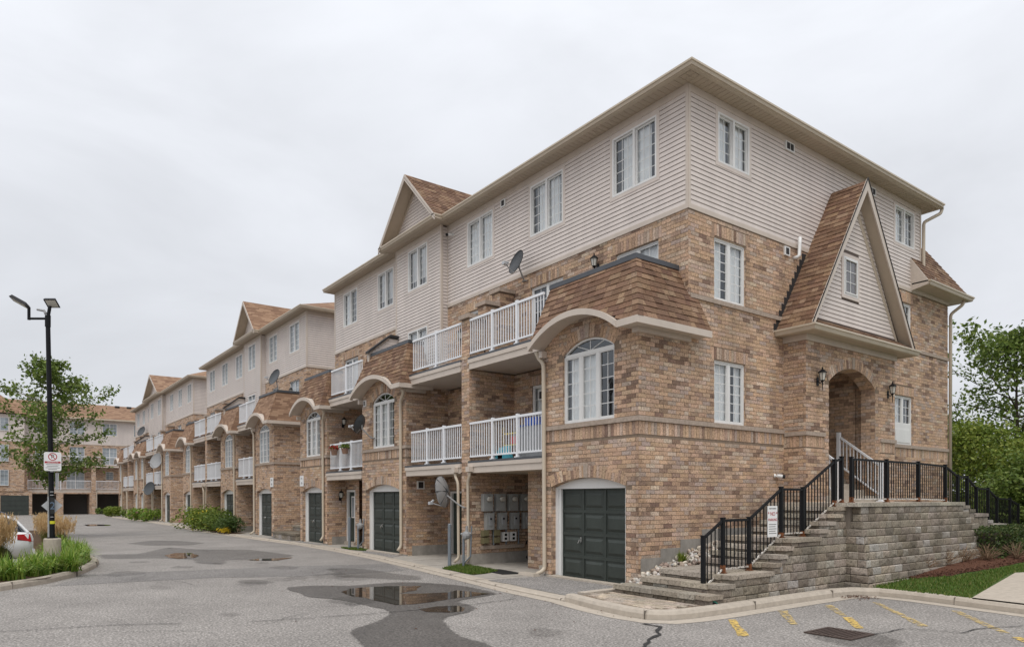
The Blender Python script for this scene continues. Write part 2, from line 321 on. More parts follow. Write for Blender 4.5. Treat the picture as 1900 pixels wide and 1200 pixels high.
# ------------------------------------------------------------------ mesh helpers
class MB:
    def __init__(s): s.v = []; s.f = []; s.c = []
    def poly(s, pts, col=None):
        i = len(s.v); s.v += [tuple(p) for p in pts]; s.f.append(tuple(range(i, i+len(pts)))); s.c.append(col)
    def box(s, x0, x1, y0, y1, z0, z1, col=None):
        s.hexa([(x0,y0,z0),(x1,y0,z0),(x1,y1,z0),(x0,y1,z0)], [(x0,y0,z1),(x1,y0,z1),(x1,y1,z1),(x0,y1,z1)], col)
    def hexa(s, lo, hi, col=None, skip=()):
        i = len(s.v); n = len(lo); s.v += [tuple(p) for p in lo]+[tuple(p) for p in hi]
        fs = [tuple(range(i+n-1, i-1, -1)), tuple(range(i+n, i+2*n))]+[(i+k, i+(k+1) % n, i+n+(k+1) % n, i+n+k) for k in range(n)]
        for k, f in enumerate(fs):
            if k in skip: continue
            s.f.append(f); s.c.append(col)
    def fbox(s, F, u0, u1, w0, w1, z0, z1, col=None):
        P = F.P
        s.hexa([P(u0,w1,z0),P(u1,w1,z0),P(u1,w0,z0),P(u0,w0,z0)], [P(u0,w1,z1),P(u1,w1,z1),P(u1,w0,z1),P(u0,w0,z1)], col)
    def tube(s, path, r, n=8, cap=True, col=None):
        path = [Vector(p) for p in path]; rs = r if isinstance(r, (list, tuple)) else [r]*len(path)
        rings = []
        ref = Vector((0,0,1)); pa = None
        for k, p in enumerate(path):
            d = (path[min(k+1, len(path)-1)]-path[max(k-1, 0)])
            if d.length < 1e-9: d = Vector((0,0,1))
            d.normalize()
            rr = ref if abs(d.dot(ref)) < .95 else Vector((1,0,0))
            a = d.cross(rr).normalized()
            if pa is not None:
                a = pa-d*pa.dot(d); a = a.normalized() if a.length > 1e-4 else d.cross(rr).normalized()
            pa = a; b_ = d.cross(a).normalized()
            i = len(s.v)
            for j in range(n):
                t = 2*pi*j/n; s.v.append(tuple(p+(a*cos(t)+b_*sin(t))*rs[k]))
            rings.append(i)
        for k in range(len(rings)-1):
            for j in range(n):
                s.f.append((rings[k]+j, rings[k]+(j+1) % n, rings[k+1]+(j+1) % n, rings[k+1]+j)); s.c.append(col)
        if cap:
            s.f.append(tuple(rings[0]+j for j in range(n-1, -1, -1))); s.c.append(col)
            s.f.append(tuple(rings[-1]+j for j in range(n))); s.c.append(col)
    def lathe(s, prof, c=(0,0,0), n=16, M=None, col=None):
        rings = []
        for r, z in prof:
            i = len(s.v)
            for j in range(n):
                t = 2*pi*j/n; p = Vector((r*cos(t), r*sin(t), z))
                if M: p = M @ p
                s.v.append(tuple(p+Vector(c)))
            rings.append(i)
        for k in range(len(rings)-1):
            for j in range(n):
                s.f.append((rings[k]+j, rings[k]+(j+1) % n, rings[k+1]+(j+1) % n, rings[k+1]+j)); s.c.append(col)
        s.f.append(tuple(rings[0]+j for j in range(n-1, -1, -1))); s.c.append(col)
        s.f.append(tuple(rings[-1]+j for j in range(n))); s.c.append(col)
    def build(s, name, mat, parent=None, smooth=False, kind=None):
        me = bpy.data.meshes.new(name); me.from_pydata(s.v, [], s.f)
        if any(c is not None for c in s.c):
            a = me.color_attributes.new('Col', 'FLOAT_COLOR', 'CORNER'); arr = []
            for f, c in zip(s.f, s.c): arr += list(c or (1,1,1,1))*len(f)
            a.data.foreach_set('color', arr)
        me.materials.append(MATS[mat])
        if smooth: me.polygons.foreach_set('use_smooth', [True]*len(me.polygons))
        me.update()
        o = bpy.data.objects.new(name, me); COL.objects.link(o)
        if parent is not None:
            o.parent = parent; o.matrix_parent_inverse = Matrix.Translation(-Vector(parent_world(parent)))
        if kind: o['kind'] = kind
        return o
def parent_world(p):
    v = Vector((0,0,0))
    while p is not None:
        v += Vector(p.location); 
        if p.parent is not None: v += p.matrix_parent_inverse.translation
        p = p.parent
    return v
def empty(name, loc, label=None, cat=None, group=None, parent=None):
    o = bpy.data.objects.new(name, None); COL.objects.link(o); o.location = loc; o.empty_display_size = .2
    if label: tag(o, label, cat, group)
    if parent is not None:
        o.parent = parent; o.matrix_parent_inverse = Matrix.Translation(-Vector(parent_world(parent)))
    return o
def tag(o, label, cat, group=None, kind=None):
    o['label'] = label; o['category'] = cat
    if group: o['group'] = group
    if kind: o['kind'] = kind
    return o
class Fr:
    """wall frame: 'S' faces -y on plane y=c with u=x; 'E' faces +x on plane x=c with u=y; w = distance out of the wall"""
    def __init__(s, k, c): s.k = k; s.c = c
    def P(s, u, w_, z): return (u, s.c-w_, z) if s.k == 'S' else (s.c+w_, u, z)
def subtract(iv, cuts):
    out_ = [iv]
    for a, b in cuts:
        nx = []
        for p, q in out_:
            if b <= p or a >= q: nx.append((p, q)); continue
            if a > p: nx.append((p, a))
            if b < q: nx.append((b, q))
        out_ = nx
    return out_
CRS, BL, MJ = .0895, .267, .010
class Block:
    def __init__(s, name, label, loc, detail):
        s.root = empty(name, loc, label, 'building'); s.detail = detail
        s.bricks = []; s.shingles = []; s.planks = []; s.rev = MB(); s.n = 0
# walls ---------------------------------------------------------------
def arch_z(op, u):
    a, b, c, d, rise = op[:5]; m, h = (a+b)/2, (b-a)/2
    R = (h*h+rise*rise)/(2*rise)
    return d+sqrt(max(0, R*R-(u-m)**2))-(R-rise)
def wall(B, F, u0, u1, z0, z1, ops=(), soldiers=(), name='brick_wall', mat=None, rings=True, found=None):
    """a wall with openings (a,b,c,d,rise,reveal); bricks are real pieces on detailed blocks"""
    det = B.detail and mat is None
    m = MB(); ops = list(ops)
    us = sorted({u0, u1} | {x for o in ops for x in o[:2] if u0 < x < u1}); zs = sorted({z0, z1} | {x for o in ops for x in (o[2], o[3], o[3]+o[4]) if z0 < x < z1})
    for i in range(len(us)-1):
        for j in range(len(zs)-1):
            uc, zc = (us[i]+us[i+1])/2, (zs[j]+zs[j+1])/2
            if any(o[0] < uc < o[1] and o[2] < zc < o[3]+o[4] for o in ops): continue
            m.poly([F.P(us[i],0,zs[j]),F.P(us[i+1],0,zs[j]),F.P(us[i+1],0,zs[j+1]),F.P(us[i],0,zs[j+1])])
    revs = []
    for o in ops:
        a, b, c, d, rise, rev = o[:6]; rv = MB(); revs.append(rv)
        if rise > 0:
            N = 14
            for k in range(N):
                p, q = a+(b-a)*k/N, a+(b-a)*(k+1)/N
                m.poly([F.P(p,0,arch_z(o,p)),F.P(q,0,arch_z(o,q)),F.P(q,0,d+rise),F.P(p,0,d+rise)])
                rv.poly([F.P(p,0,arch_z(o,p)),F.P(p,-rev,arch_z(o,p)),F.P(q,-rev,arch_z(o,q)),F.P(q,0,arch_z(o,q))])
        else:
            rv.poly([F.P(a,0,d),F.P(a,-rev,d),F.P(b,-rev,d),F.P(b,0,d)])
        rv.poly([F.P(a,0,c),F.P(a,-rev,c),F.P(a,-rev,d),F.P(a,0,d)]); rv.poly([F.P(b,0,c),F.P(b,0,d),F.P(b,-rev,d),F.P(b,-rev,c)])
        rv.poly([F.P(a,0,c),F.P(b,0,c),F.P(b,-rev,c),F.P(a,-rev,c)])
    wo = m.build(name, mat or ('mortar' if det else 'brick_far'), B.root)
    for rv in revs: rv.build('reveal', mat or 'brick_far', wo)
    if not det: return wo
    t = .28
    row = 0; z = z0+.004
    while z+CRS*.6 < z1:
        za, zb = z, min(z+CRS-MJ, z1); zm = (za+zb)/2; cuts = []
        for o in ops:
            a, b, c, d, rise = o[:5]
            if za < d-.02 and zb > c+.02: cuts.append((a-MJ*.3, b+MJ*.3))
            if rise > 0 and rings:
                if d-.12 < zm < d+rise+t:
                    h = (b-a)/2+t*.75; mm = (a+b)/2; k = (zm-(d-.05))/(rise+t)
                    if k < 1: hw = h*sqrt(max(0, 1-max(0,k))); cuts.append((mm-hw, mm+hw))
            elif rise > 0 and d <= zm < d+rise:
                hw = (b-a)/2*sqrt(1-(zm-d)/rise); cuts.append(((a+b)/2-hw, (a+b)/2+hw))
        for (a, b, c, d) in soldiers:
            if za < d-.02 and zb > c+.02: cuts.append((a, b))
        off = (row % 2)*BL/2
        u = u0-off-(0 if F.k == 'S' else .05)
        while u < u1:
            iv = (max(u, u0), min(u+BL-MJ, u1))
            if iv[1]-iv[0] > .02:
                for p, q in subtract(iv, cuts):
                    if q-p > .025: B.bricks.append((F, wo, p, q, za, zb, random.uniform(.006,.0105), pick(BRICKC)))
            u += BL
        z += CRS; row += 1
    for (a, b, c, d) in soldiers:
        n = max(1, round((b-a)/CRS)); st = (b-a)/n; blk = [o for o in ops]
        for k in range(n):
            p, q = a+k*st+MJ/2, a+(k+1)*st-MJ/2
            if any(o[0] < (p+q)/2 < o[1] and o[2] < (c+d)/2 < o[3] for o in ops): continue
            B.bricks.append((F, wo, p, q, c+MJ/2, d-MJ/2, random.uniform(.006,.011), pick(BRICKC)))
    if rings:
        for o in ops:
            a, b, c, d, rise = o[:5]
            if rise <= 0: continue
            h = (b-a)/2; mm = (a+b)/2; Rr = (h*h+rise*rise)/(2*rise); cz = d+rise-Rr; th = math.asin(min(1, h/Rr)); n = max(3, int(2*th*(Rr+t/2)/.092))
            for k in range(n):
                if abs(k-(n-1)/2) < .9 and rings != 'nokey': continue
                t0, t1 = -th+2*th*(k+.06)/n, -th+2*th*(k+.94)/n; pw = random.uniform(.007,.011)
                q4 = [(mm+r_*sin(t_), cz+r_*cos(t_)) for r_, t_ in ((Rr+.004,t0),(Rr+.004,t1),(Rr+t-.01,t1),(Rr+t-.01,t0))]
                B.bricks.append((F, wo, None, q4, 0, 0, pw, pick(BRICKC)))
            if rings != 'nokey':
                k = MB(); dz = .1
                lo = [F.P(mm-.055,.03,d+rise),F.P(mm+.055,.03,d+rise),F.P(mm+.055,-.02,d+rise),F.P(mm-.055,-.02,d+rise)]
                hi = [F.P(mm-.075,.03,d+rise+t+.02),F.P(mm+.075,.03,d+rise+t+.02),F.P(mm+.075,-.02,d+rise+t+.02),F.P(mm-.075,-.02,d+rise+t+.02)]
                k.hexa(lo, hi); k.build('keystone', 'sill_stone', B.root)
    return wo
def cam_score(c, area):
    d = (Vector(c)-CAM); return area/max(1, d.length_squared)
def finalize(B):
    # bricks: the 300 that show largest are parts of their wall, the rest one joined part
    full = []
    rest = []
    for r in B.bricks:
        F, wo, p, q, za, zb, pw, c = r
        if p is not None and q-p > .2 and (F.k == 'E' or F.c < -1) and za < 5.2: full.append((cam_score(F.P((p+q)/2,0,(za+zb)/2), (q-p)*(zb-za)*(1.0 if F.k == 'E' else 1.0)), r))
        else: rest.append(r)
    full.sort(key=lambda t: -t[0]); rest += [r for _, r in full[300:]]
    cache = {}
    for _, (F, wo, p, q, za, zb, pw, c) in full[:300]:
        key = (round(q-p, 3), round(zb-za, 3))
        if key not in cache:
            m = MB(); a, h = key; m.hexa([(-a/2,-.012,-h/2),(a/2,-.012,-h/2),(a/2,.012,-h/2),(-a/2,.012,-h/2)], [(-a/2,-.012,h/2),(a/2,-.012,h/2),(a/2,.012,h/2),(-a/2,.012,h/2)])
            me = bpy.data.meshes.new('brick'); me.from_pydata(m.v, [], m.f); me.materials.append(MATS['brick_piece']); cache[key] = me
        o = bpy.data.objects.new('brick', cache[key]); COL.objects.link(o); o.parent = wo
        o.location = F.P((p+q)/2, pw-.012, (za+zb)/2); o.rotation_euler[2] = 0 if F.k == 'S' else pi/2; o.color = c
    if rest:
        m = MB()
        for F, wo, p, q, za, zb, pw, c in rest:
            cc = [(p,za),(q,za),(q,zb),(p,zb)] if p is not None else q
            fr_ = [F.P(u,pw,z) for u, z in cc]; bk = [F.P(u,-.002,z) for u, z in cc]
            m.hexa(bk, fr_, c, skip=(0,))
        m.build('brickwork', 'brick_mass', B.root, kind='stuff')
    if B.shingles:
        B.shingles.sort(key=lambda t: -t[0]); k = 300 if B.detail else 0
        for sc, vs, c in B.shingles[:k]:
            m = MB(); m.hexa(vs[:4], vs[4:]); o = m.build('shingle', 'shingle_piece', B.root); o.color = c
        if B.shingles[k:]:
            m = MB()
            for sc, vs, c in B.shingles[k:]: m.hexa(vs[:4], vs[4:], c, skip=(0,))
            m.build('shingle_field', 'shingle_mass', B.root, kind='stuff')
    if B.planks:
        if B.detail:
            for vs, par in B.planks:
                m = MB(); m.hexa(vs[:4], vs[4:]); m.build('siding_plank', 'siding', par)
        else:
            m = MB()
            for vs, par in B.planks: m.hexa(vs[:4], vs[4:], skip=(0,))
            m.build('siding_planks', 'siding', B.root, kind='stuff')
def siding(B, F, u0, u1, z0, z1, ops=(), name='siding_wall', corners=(True, True), frieze=True):
    wo = wall(B, F, u0, u1, z0, z1, ops, (), name, 'lap_shadow_backing')
    c = .107; z = z0+.07; cas = .085
    top = z1-(.16 if frieze else 0)
    k = 0
    n = int((top-z)/c+.5); c = (top-z)/n
    for k in range(n):
        za, zb = z+k*c, z+(k+1)*c
        cuts = [(o[0]-cas, o[1]+cas) for o in ops if za < o[3]+cas-.004 and zb > o[2]-cas+.004]
        for o in ops:
            P = F.P; lo_, hi_ = o[2]-cas, o[3]+cas
            if za+.02 < lo_ < zb-.004: zz = (za+.015, lo_)
            elif za+.004 < hi_ < zb-.02: zz = (hi_, zb)
            else: continue
            p, q = max(u0, o[0]-cas), min(u1, o[1]+cas)
            B.planks.append(([P(p,0,zz[0]),P(q,0,zz[0]),P(q,0,zz[1]),P(p,0,zz[1]),P(p,.015,zz[0]),P(q,.015,zz[0]),P(q,.008,zz[1]),P(p,.008,zz[1])], wo))
        for p, q in subtract((u0+(.05 if corners[0] else 0), u1-(.05 if corners[1] else 0)), cuts):
            if q-p < .03: continue
            P = F.P; g = .012
            vs = [P(p,0,za+g),P(q,0,za+g),P(q,0,zb),P(p,0,zb), P(p,.017,za+g),P(q,.017,za+g),P(q,.006,zb),P(p,.006,zb)]
            B.planks.append((vs, wo))
    t = MB()
    t.fbox(F, u0-.02, u1+.02, -.01, .03, z0-.03, z0+.075)
    if frieze: t.fbox(F, u0, u1, 0, .022, z1-.16, z1)
    t.build('trim_board', 'trim_beige', wo)
    for i, u in enumerate((u0, u1)):
        if corners[i]:
            cp = MB(); cp.fbox(F, u-.055 if i else u-.015, u+.015 if i else u+.055, -.01, .027, z0+.078, z1); cp.build('corner_post', 'trim_beige', wo)
    return wo
def window(B, F, u0, u1, z0, z1, sashes=2, lites=(2, 5), rev=.07, casing=False, rise=0, curtain=1, name='window', parent=None, mat='white_vinyl'):
    far = not B.detail
    gw = -rev+.012
    f = MB(); fb = .042
    w0, w1 = -rev, -rev+.055
    if casing: w0, w1 = -rev+.0, .022
    op = (u0, u1, z0, z1, rise)
    f.fbox(F, u0, u1, w0, w1, z0, z0+fb)
    if rise == 0: f.fbox(F, u0, u1, w0, w1, z1-fb, z1)
    f.fbox(F, u0, u0+fb, w0, w1, z0+fb, z1-(fb if rise == 0 else 0)); f.fbox(F, u1-fb, u1, w0, w1, z0+fb, z1-(fb if rise == 0 else 0))
    ztop = z1
    if rise:
        ztop = z1-.02; f.fbox(F, u0+fb, u1-fb, w0, w1, ztop-.05, ztop+.03)
        N = 16; R = 0
        for k in range(N):
            p, q = u0+(u1-u0)*k/N, u0+(u1-u0)*(k+1)/N
            zp, zq = arch_z(op, p), arch_z(op, q)
            f.hexa([F.P(p,w1,zp-fb*1.0),F.P(q,w1,zq-fb),F.P(q,w0,zq-fb),F.P(p,w0,zp-fb)], [F.P(p,w1,zp-.002),F.P(q,w1,zq-.002),F.P(q,w0,zq-.002),F.P(p,w0,zp-.002)])
    sw = (u1-u0)/sashes
    for k in range(1, sashes): f.fbox(F, u0+k*sw-.035, u0+k*sw+.035, w0, w1-.004, z0+fb, ztop-fb)
    wobj = f.build(name, mat, parent or B.root)
    grid = MB()
    for k in range(sashes):
        a = u0+k*sw+(.035 if k else fb); b = u0+(k+1)*sw-(.035 if k < sashes-1 else fb); za, zb = z0+fb, ztop-fb
        if not far:
            s = MB(); sb = .035
            for q in ((a,a+sb,za,zb),(b-sb,b,za,zb),(a+sb,b-sb,za,za+sb),(a+sb,b-sb,zb-sb,zb)): s.fbox(F, q[0]+.003, q[1]-.003 if q[1] == b else q[1], w0+.005, w0+.045, q[2]+.003 if q[2] == za else q[2], q[3]-.003 if q[3] == zb else q[3])
            s.build('sash', mat, wobj)
            a += sb; b -= sb; za += sb; zb -= sb
            p = MB(); p.poly([F.P(a,gw,za),F.P(b,gw,za),F.P(b,gw,zb),F.P(a,gw,zb)]); p.build('pane', 'window_glass', wobj)
            g = MB(); gr_ = g
        else:
            p = MB(); p.poly([F.P(a,gw,za),F.P(b,gw,za),F.P(b,gw,zb),F.P(a,gw,zb)]); p.build('pane', 'glass_far', wobj)
            gr_ = grid
        for i in range(1, lites[0]): gr_.fbox(F, a+(b-a)*i/lites[0]-.008, a+(b-a)*i/lites[0]+.008, gw-.006, gw+.006, za, zb)
        for i in range(1, lites[1]): gr_.fbox(F, a, b, gw-.005, gw+.005, za+(zb-za)*i/lites[1]-.008, za+(zb-za)*i/lites[1]+.008)
        if not far and gr_.f: g.build('muntin', 'white_vinyl', wobj)
    if far and grid.f: grid.build('muntin', 'white_vinyl', wobj)
    if rise:
        p = MB(); pts = [F.P(u0+fb+(u1-u0-2*fb)*k/14, gw, arch_z(op, u0+fb+(u1-u0-2*fb)*k/14)-.03) for k in range(15)]
        p.poly([F.P(u0+fb,gw,ztop+.03), F.P(u1-fb,gw,ztop+.03)]+pts[::-1]); p.build('pane', 'window_glass' if not far else 'glass_far', wobj)
        m_ = (u0+u1)/2; g = MB()
        for t in (-.62, 0, .62):
            e = (m_+sin(t)*(u1-u0)*.44, ztop+.03+ (arch_z(op, m_+sin(t)*(u1-u0)*.44)-ztop-.08)); g.tube([F.P(m_,gw,ztop+.03), F.P(e[0],gw,e[1])], .011, 5)
        g.build('muntin', 'white_vinyl', wobj)
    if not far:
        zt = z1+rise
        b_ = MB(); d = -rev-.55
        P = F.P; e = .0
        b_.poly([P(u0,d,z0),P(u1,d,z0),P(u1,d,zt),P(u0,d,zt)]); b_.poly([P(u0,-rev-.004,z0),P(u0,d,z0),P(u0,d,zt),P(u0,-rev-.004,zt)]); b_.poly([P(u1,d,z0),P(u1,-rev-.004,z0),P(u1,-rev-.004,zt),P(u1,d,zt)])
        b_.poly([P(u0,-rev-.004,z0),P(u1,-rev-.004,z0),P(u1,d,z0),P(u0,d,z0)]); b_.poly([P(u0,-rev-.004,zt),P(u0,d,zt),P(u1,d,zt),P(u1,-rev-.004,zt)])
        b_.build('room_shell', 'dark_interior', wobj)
        if curtain == 'blind':
            c = MB(); n = int((z1-z0)/.05); zl = z0+.02+(z1-z0)*random.choice((0, 0, .25))
            for k in range(n):
                z_ = z1-.03-k*.05
                if z_ < zl: break
                c.poly([P(u0+.01,-rev-.05,z_),P(u1-.01,-rev-.05,z_),P(u1-.01,-rev-.075,z_-.042),P(u0+.01,-rev-.075,z_-.042)])
            c.build('blind', 'curtain', wobj)
        elif curtain:
            # sheer curtain hanging in folds, with gaps
            c = MB(); n = int((u1-u0)/.035); ph = random.uniform(0, 6); prev = None
            gaps = [] if curtain == 1 else [(u0+(u1-u0)*g0, u0+(u1-u0)*g1) for g0, g1 in curtain]
            for k in range(n+1):
                u = u0+.01+(u1-u0-.02)*k/n; w_ = -rev-.06+.016*sin(k*1.15+ph)+.01*sin(k*.37)
                if prev and not any(a < u < b for a, b in gaps): c.poly([P(prev[0],prev[1],z0+.02),P(u,w_,z0+.02),P(u,w_,z1-.02),P(prev[0],prev[1],z1-.02)])
                prev = (u, w_)
            if c.f: c.build('curtain', 'curtain', wobj)
    if casing:
        c = MB(); k = .085
        c.fbox(F, u0-k, u1+k, -.01, .0185, z1, z1+k); c.fbox(F, u0-k, u1+k, -.01, .0185, z0-k, z0); c.fbox(F, u0-k, u0, -.01, .0185, z0, z1); c.fbox(F, u1, u1+k, -.01, .0185, z0, z1)
        c.build('casing', 'siding_trim', wobj)
    return wobj
def garage(B, F, a, b, zs, rise, rev):
    far = not B.detail
    t = MB(); jw = .14
    t.fbox(F, a, a+jw*.55, -rev, -rev+.12, 0.005, zs); t.fbox(F, a+jw*.55, a+jw, -rev, -rev+.07, 0.005, zs); t.fbox(F, b-jw, b, -rev, -rev+.12, 0.005, zs)
    N = 12; op = (a, b, 0, zs, rise)
    zl = 2.1
    for k in range(N):
        p, q = a+(b-a)*k/N, a+(b-a)*(k+1)/N
        zp, zq = arch_z(op, p)-.003, arch_z(op, q)-.003; z_ = min(zl, zs)-.0
        t.hexa([F.P(p,-rev+.10,z_),F.P(q,-rev+.10,z_),F.P(q,-rev,z_),F.P(p,-rev,z_)], [F.P(p,-rev+.10,zp),F.P(q,-rev+.10,zq),F.P(q,-rev,zq),F.P(p,-rev,zp)])
    fo = t.build('garage_frame', 'white_vinyl', B.root)
    d = MB(); d.fbox(F, a+jw, b-jw, -rev-.06, -rev+.0, .02, zl-.001)
    do = d.build('garage_door', 'garage_green', B.root)
    cols, rows = 3, 4; W = (b-a-2*jw)/cols; Hh = (zl-.03)/rows
    allp = MB()
    for i in range(cols):
        for j in range(rows):
            p = MB() if not far else allp
            u0, u1, z0, z1 = a+jw+i*W+.06, a+jw+(i+1)*W-.06, .03+j*Hh+.085, .03+(j+1)*Hh-.085; e = .06; w1 = -rev+.028
            lo = [F.P(u0,-rev,z0),F.P(u1,-rev,z0),F.P(u1,-rev,z1),F.P(u0,-rev,z1)]; hi = [F.P(u0+e,w1,z0+e),F.P(u1-e,w1,z0+e),F.P(u1-e,w1,z1-e),F.P(u0+e,w1,z1-e)]
            p.hexa(lo, hi)
            if not far: p.build('panel', 'garage_green', do)
    st = MB()
    for j in range(rows+1):
        z_ = .03+j*Hh; st.fbox(F, a+jw, b-jw, -rev, -rev+.02, z_-.035 if j else .02, z_+.035 if j < rows else zl-.003)
    for i in range(cols+1):
        u = a+jw+i*W
        for j in range(rows): st.fbox(F, max(a+jw,u-.035), min(b-jw,u+.035), -rev, -rev+.018, .03+j*Hh+.036, .03+(j+1)*Hh-.036)
    st.build('door_rails', 'garage_green', do)
    if far: allp.build('panels', 'garage_green', do)
    h = MB(); u = a+jw+W*.93
    h.fbox(F, u-.02, u+.02, -rev+.02, -rev+.045, .88, 1.0); h.tube([F.P(u,-rev+.05,.95), F.P(u,-rev+.09,.93), F.P(u-.05,-rev+.09,.86)], .012, 6); h.build('handle', 'chrome', do)
def railing(B, xa, xb, y, zf, h=1.0, name='balcony_railing', posts=None):
    r = MB(); zt = zf+h+.06; zb = zf+.12
    r.box(xa, xb, y-.028, y+.028, zt-.06, zt); r.box(xa, xb, y-.02, y+.02, zb-.02, zb+.025)
    ro = r.build(name, 'white_metal', B.root)
    n = max(1, round((xb-xa)/1.15)); ps = [xa+(xb-xa)*k/n for k in range(1, n)]
    al = MB()
    for p in ps:
        m = MB() if B.detail else al
        m.box(p-.036, p+.036, y-.036, y+.036, zf+.003, zt+.035); m.box(p-.065, p+.065, y-.065, y+.065, zf+.003, zf+.03)
        if B.detail: m.build('post', 'white_metal', ro)
    k = int((xb-xa)/.11)
    for i in range(k+1):
        x = xa+.02+(xb-xa-.04)*i/k
        if any(abs(x-p) < .045 for p in ps): continue
        m = MB() if B.detail else al
        m.box(x-.011, x+.011, y-.011, y+.011, zb+.02, zt-.055)
        if B.detail: m.build('baluster', 'white_metal', ro)
    if not B.detail: al.build('balusters', 'white_metal', ro, kind='stuff')
    return ro
def shingle_slope(B, A, Bp, C, D, row=.145, tab=.26, keep=None, under='flashing_dark'):
    """shingles on the quad A,Bp (eave) - D,C (top): A->Bp eave left to right, D above A, C above Bp"""
    A, Bp, C, D = map(Vector, (A, Bp, C, D))
    n = (Bp-A).cross(D-A).normalized()
    if n.z < 0 and abs(n.z) > 1e-3: n = -n
    up = (D-A)-(Bp-A).normalized()*((D-A).dot((Bp-A).normalized())); Ls = up.length; nr = max(1, round(Ls/row)); 
    dk = MB(); 
    if keep is None: dk.poly([A-n*.006, Bp-n*.006, C-n*.006, D-n*.006])
    e = (Bp-A).normalized(); up_n = up.normalized()
    def pt(s, t): # s metres along eave direction from A, t 0..1 up
        return A+e*s+up*t
    Lb = (Bp-A).length; sD = (D-A).dot(e); sC = (C-A).dot(e)
    for r in range(nr):
        t0, t1 = r/nr, min(1, (r+1.25)/nr); s = -random.uniform(0, tab)
        l0, l1 = sD*t0, Lb+(sC-Lb)*t0; m0, m1 = sD*t1, Lb+(sC-Lb)*t1
        while s < max(l1, m1):
            wd = random.choice((.16,.2,.24,.3,.34))*tab/.26
            a, b = s, s+wd-.004; s += wd
            if b <= min(l0, m0) or a >= max(l1, m1): continue
            p = [(max(a,l0),t0),(min(b,l1),t0),(min(b,m1),t1),(max(a,m0),t1)]
            if p[1][0]-p[0][0] < .01 and p[2][0]-p[3][0] < .01: continue
            if p[1][0] < p[0][0]: p[1] = p[0] = ((p[0][0]+p[1][0])/2, t0)
            if p[2][0] < p[3][0]: p[2] = p[3] = ((p[2][0]+p[3][0])/2, t1)
            pts = [pt(*q) for q in p]
            if keep:
                pts2 = [keep(q, up) for q in pts]
                if pts2[2] is None or pts2[3] is None: continue
                if any(q is None for q in pts2): continue
                pts = pts2
            lift = random.choice((.014,.014,.022))
            hi = [pts[0]+n*(lift+.004), pts[1]+n*(lift+.004), pts[2]+n*.003, pts[3]+n*.003]
            lo = [q-n*.002 for q in pts]
            c = sum(hi, Vector())/4; facing = max(0.02, (CAM-c).normalized().dot(n))
            B.shingles.append((cam_score(c, (pts[1]-pts[0]).length*row*facing), [tuple(q) for q in lo+hi], pick(SHINGC)))
    if dk.f: dk.build('roof_deck', under, B.root)
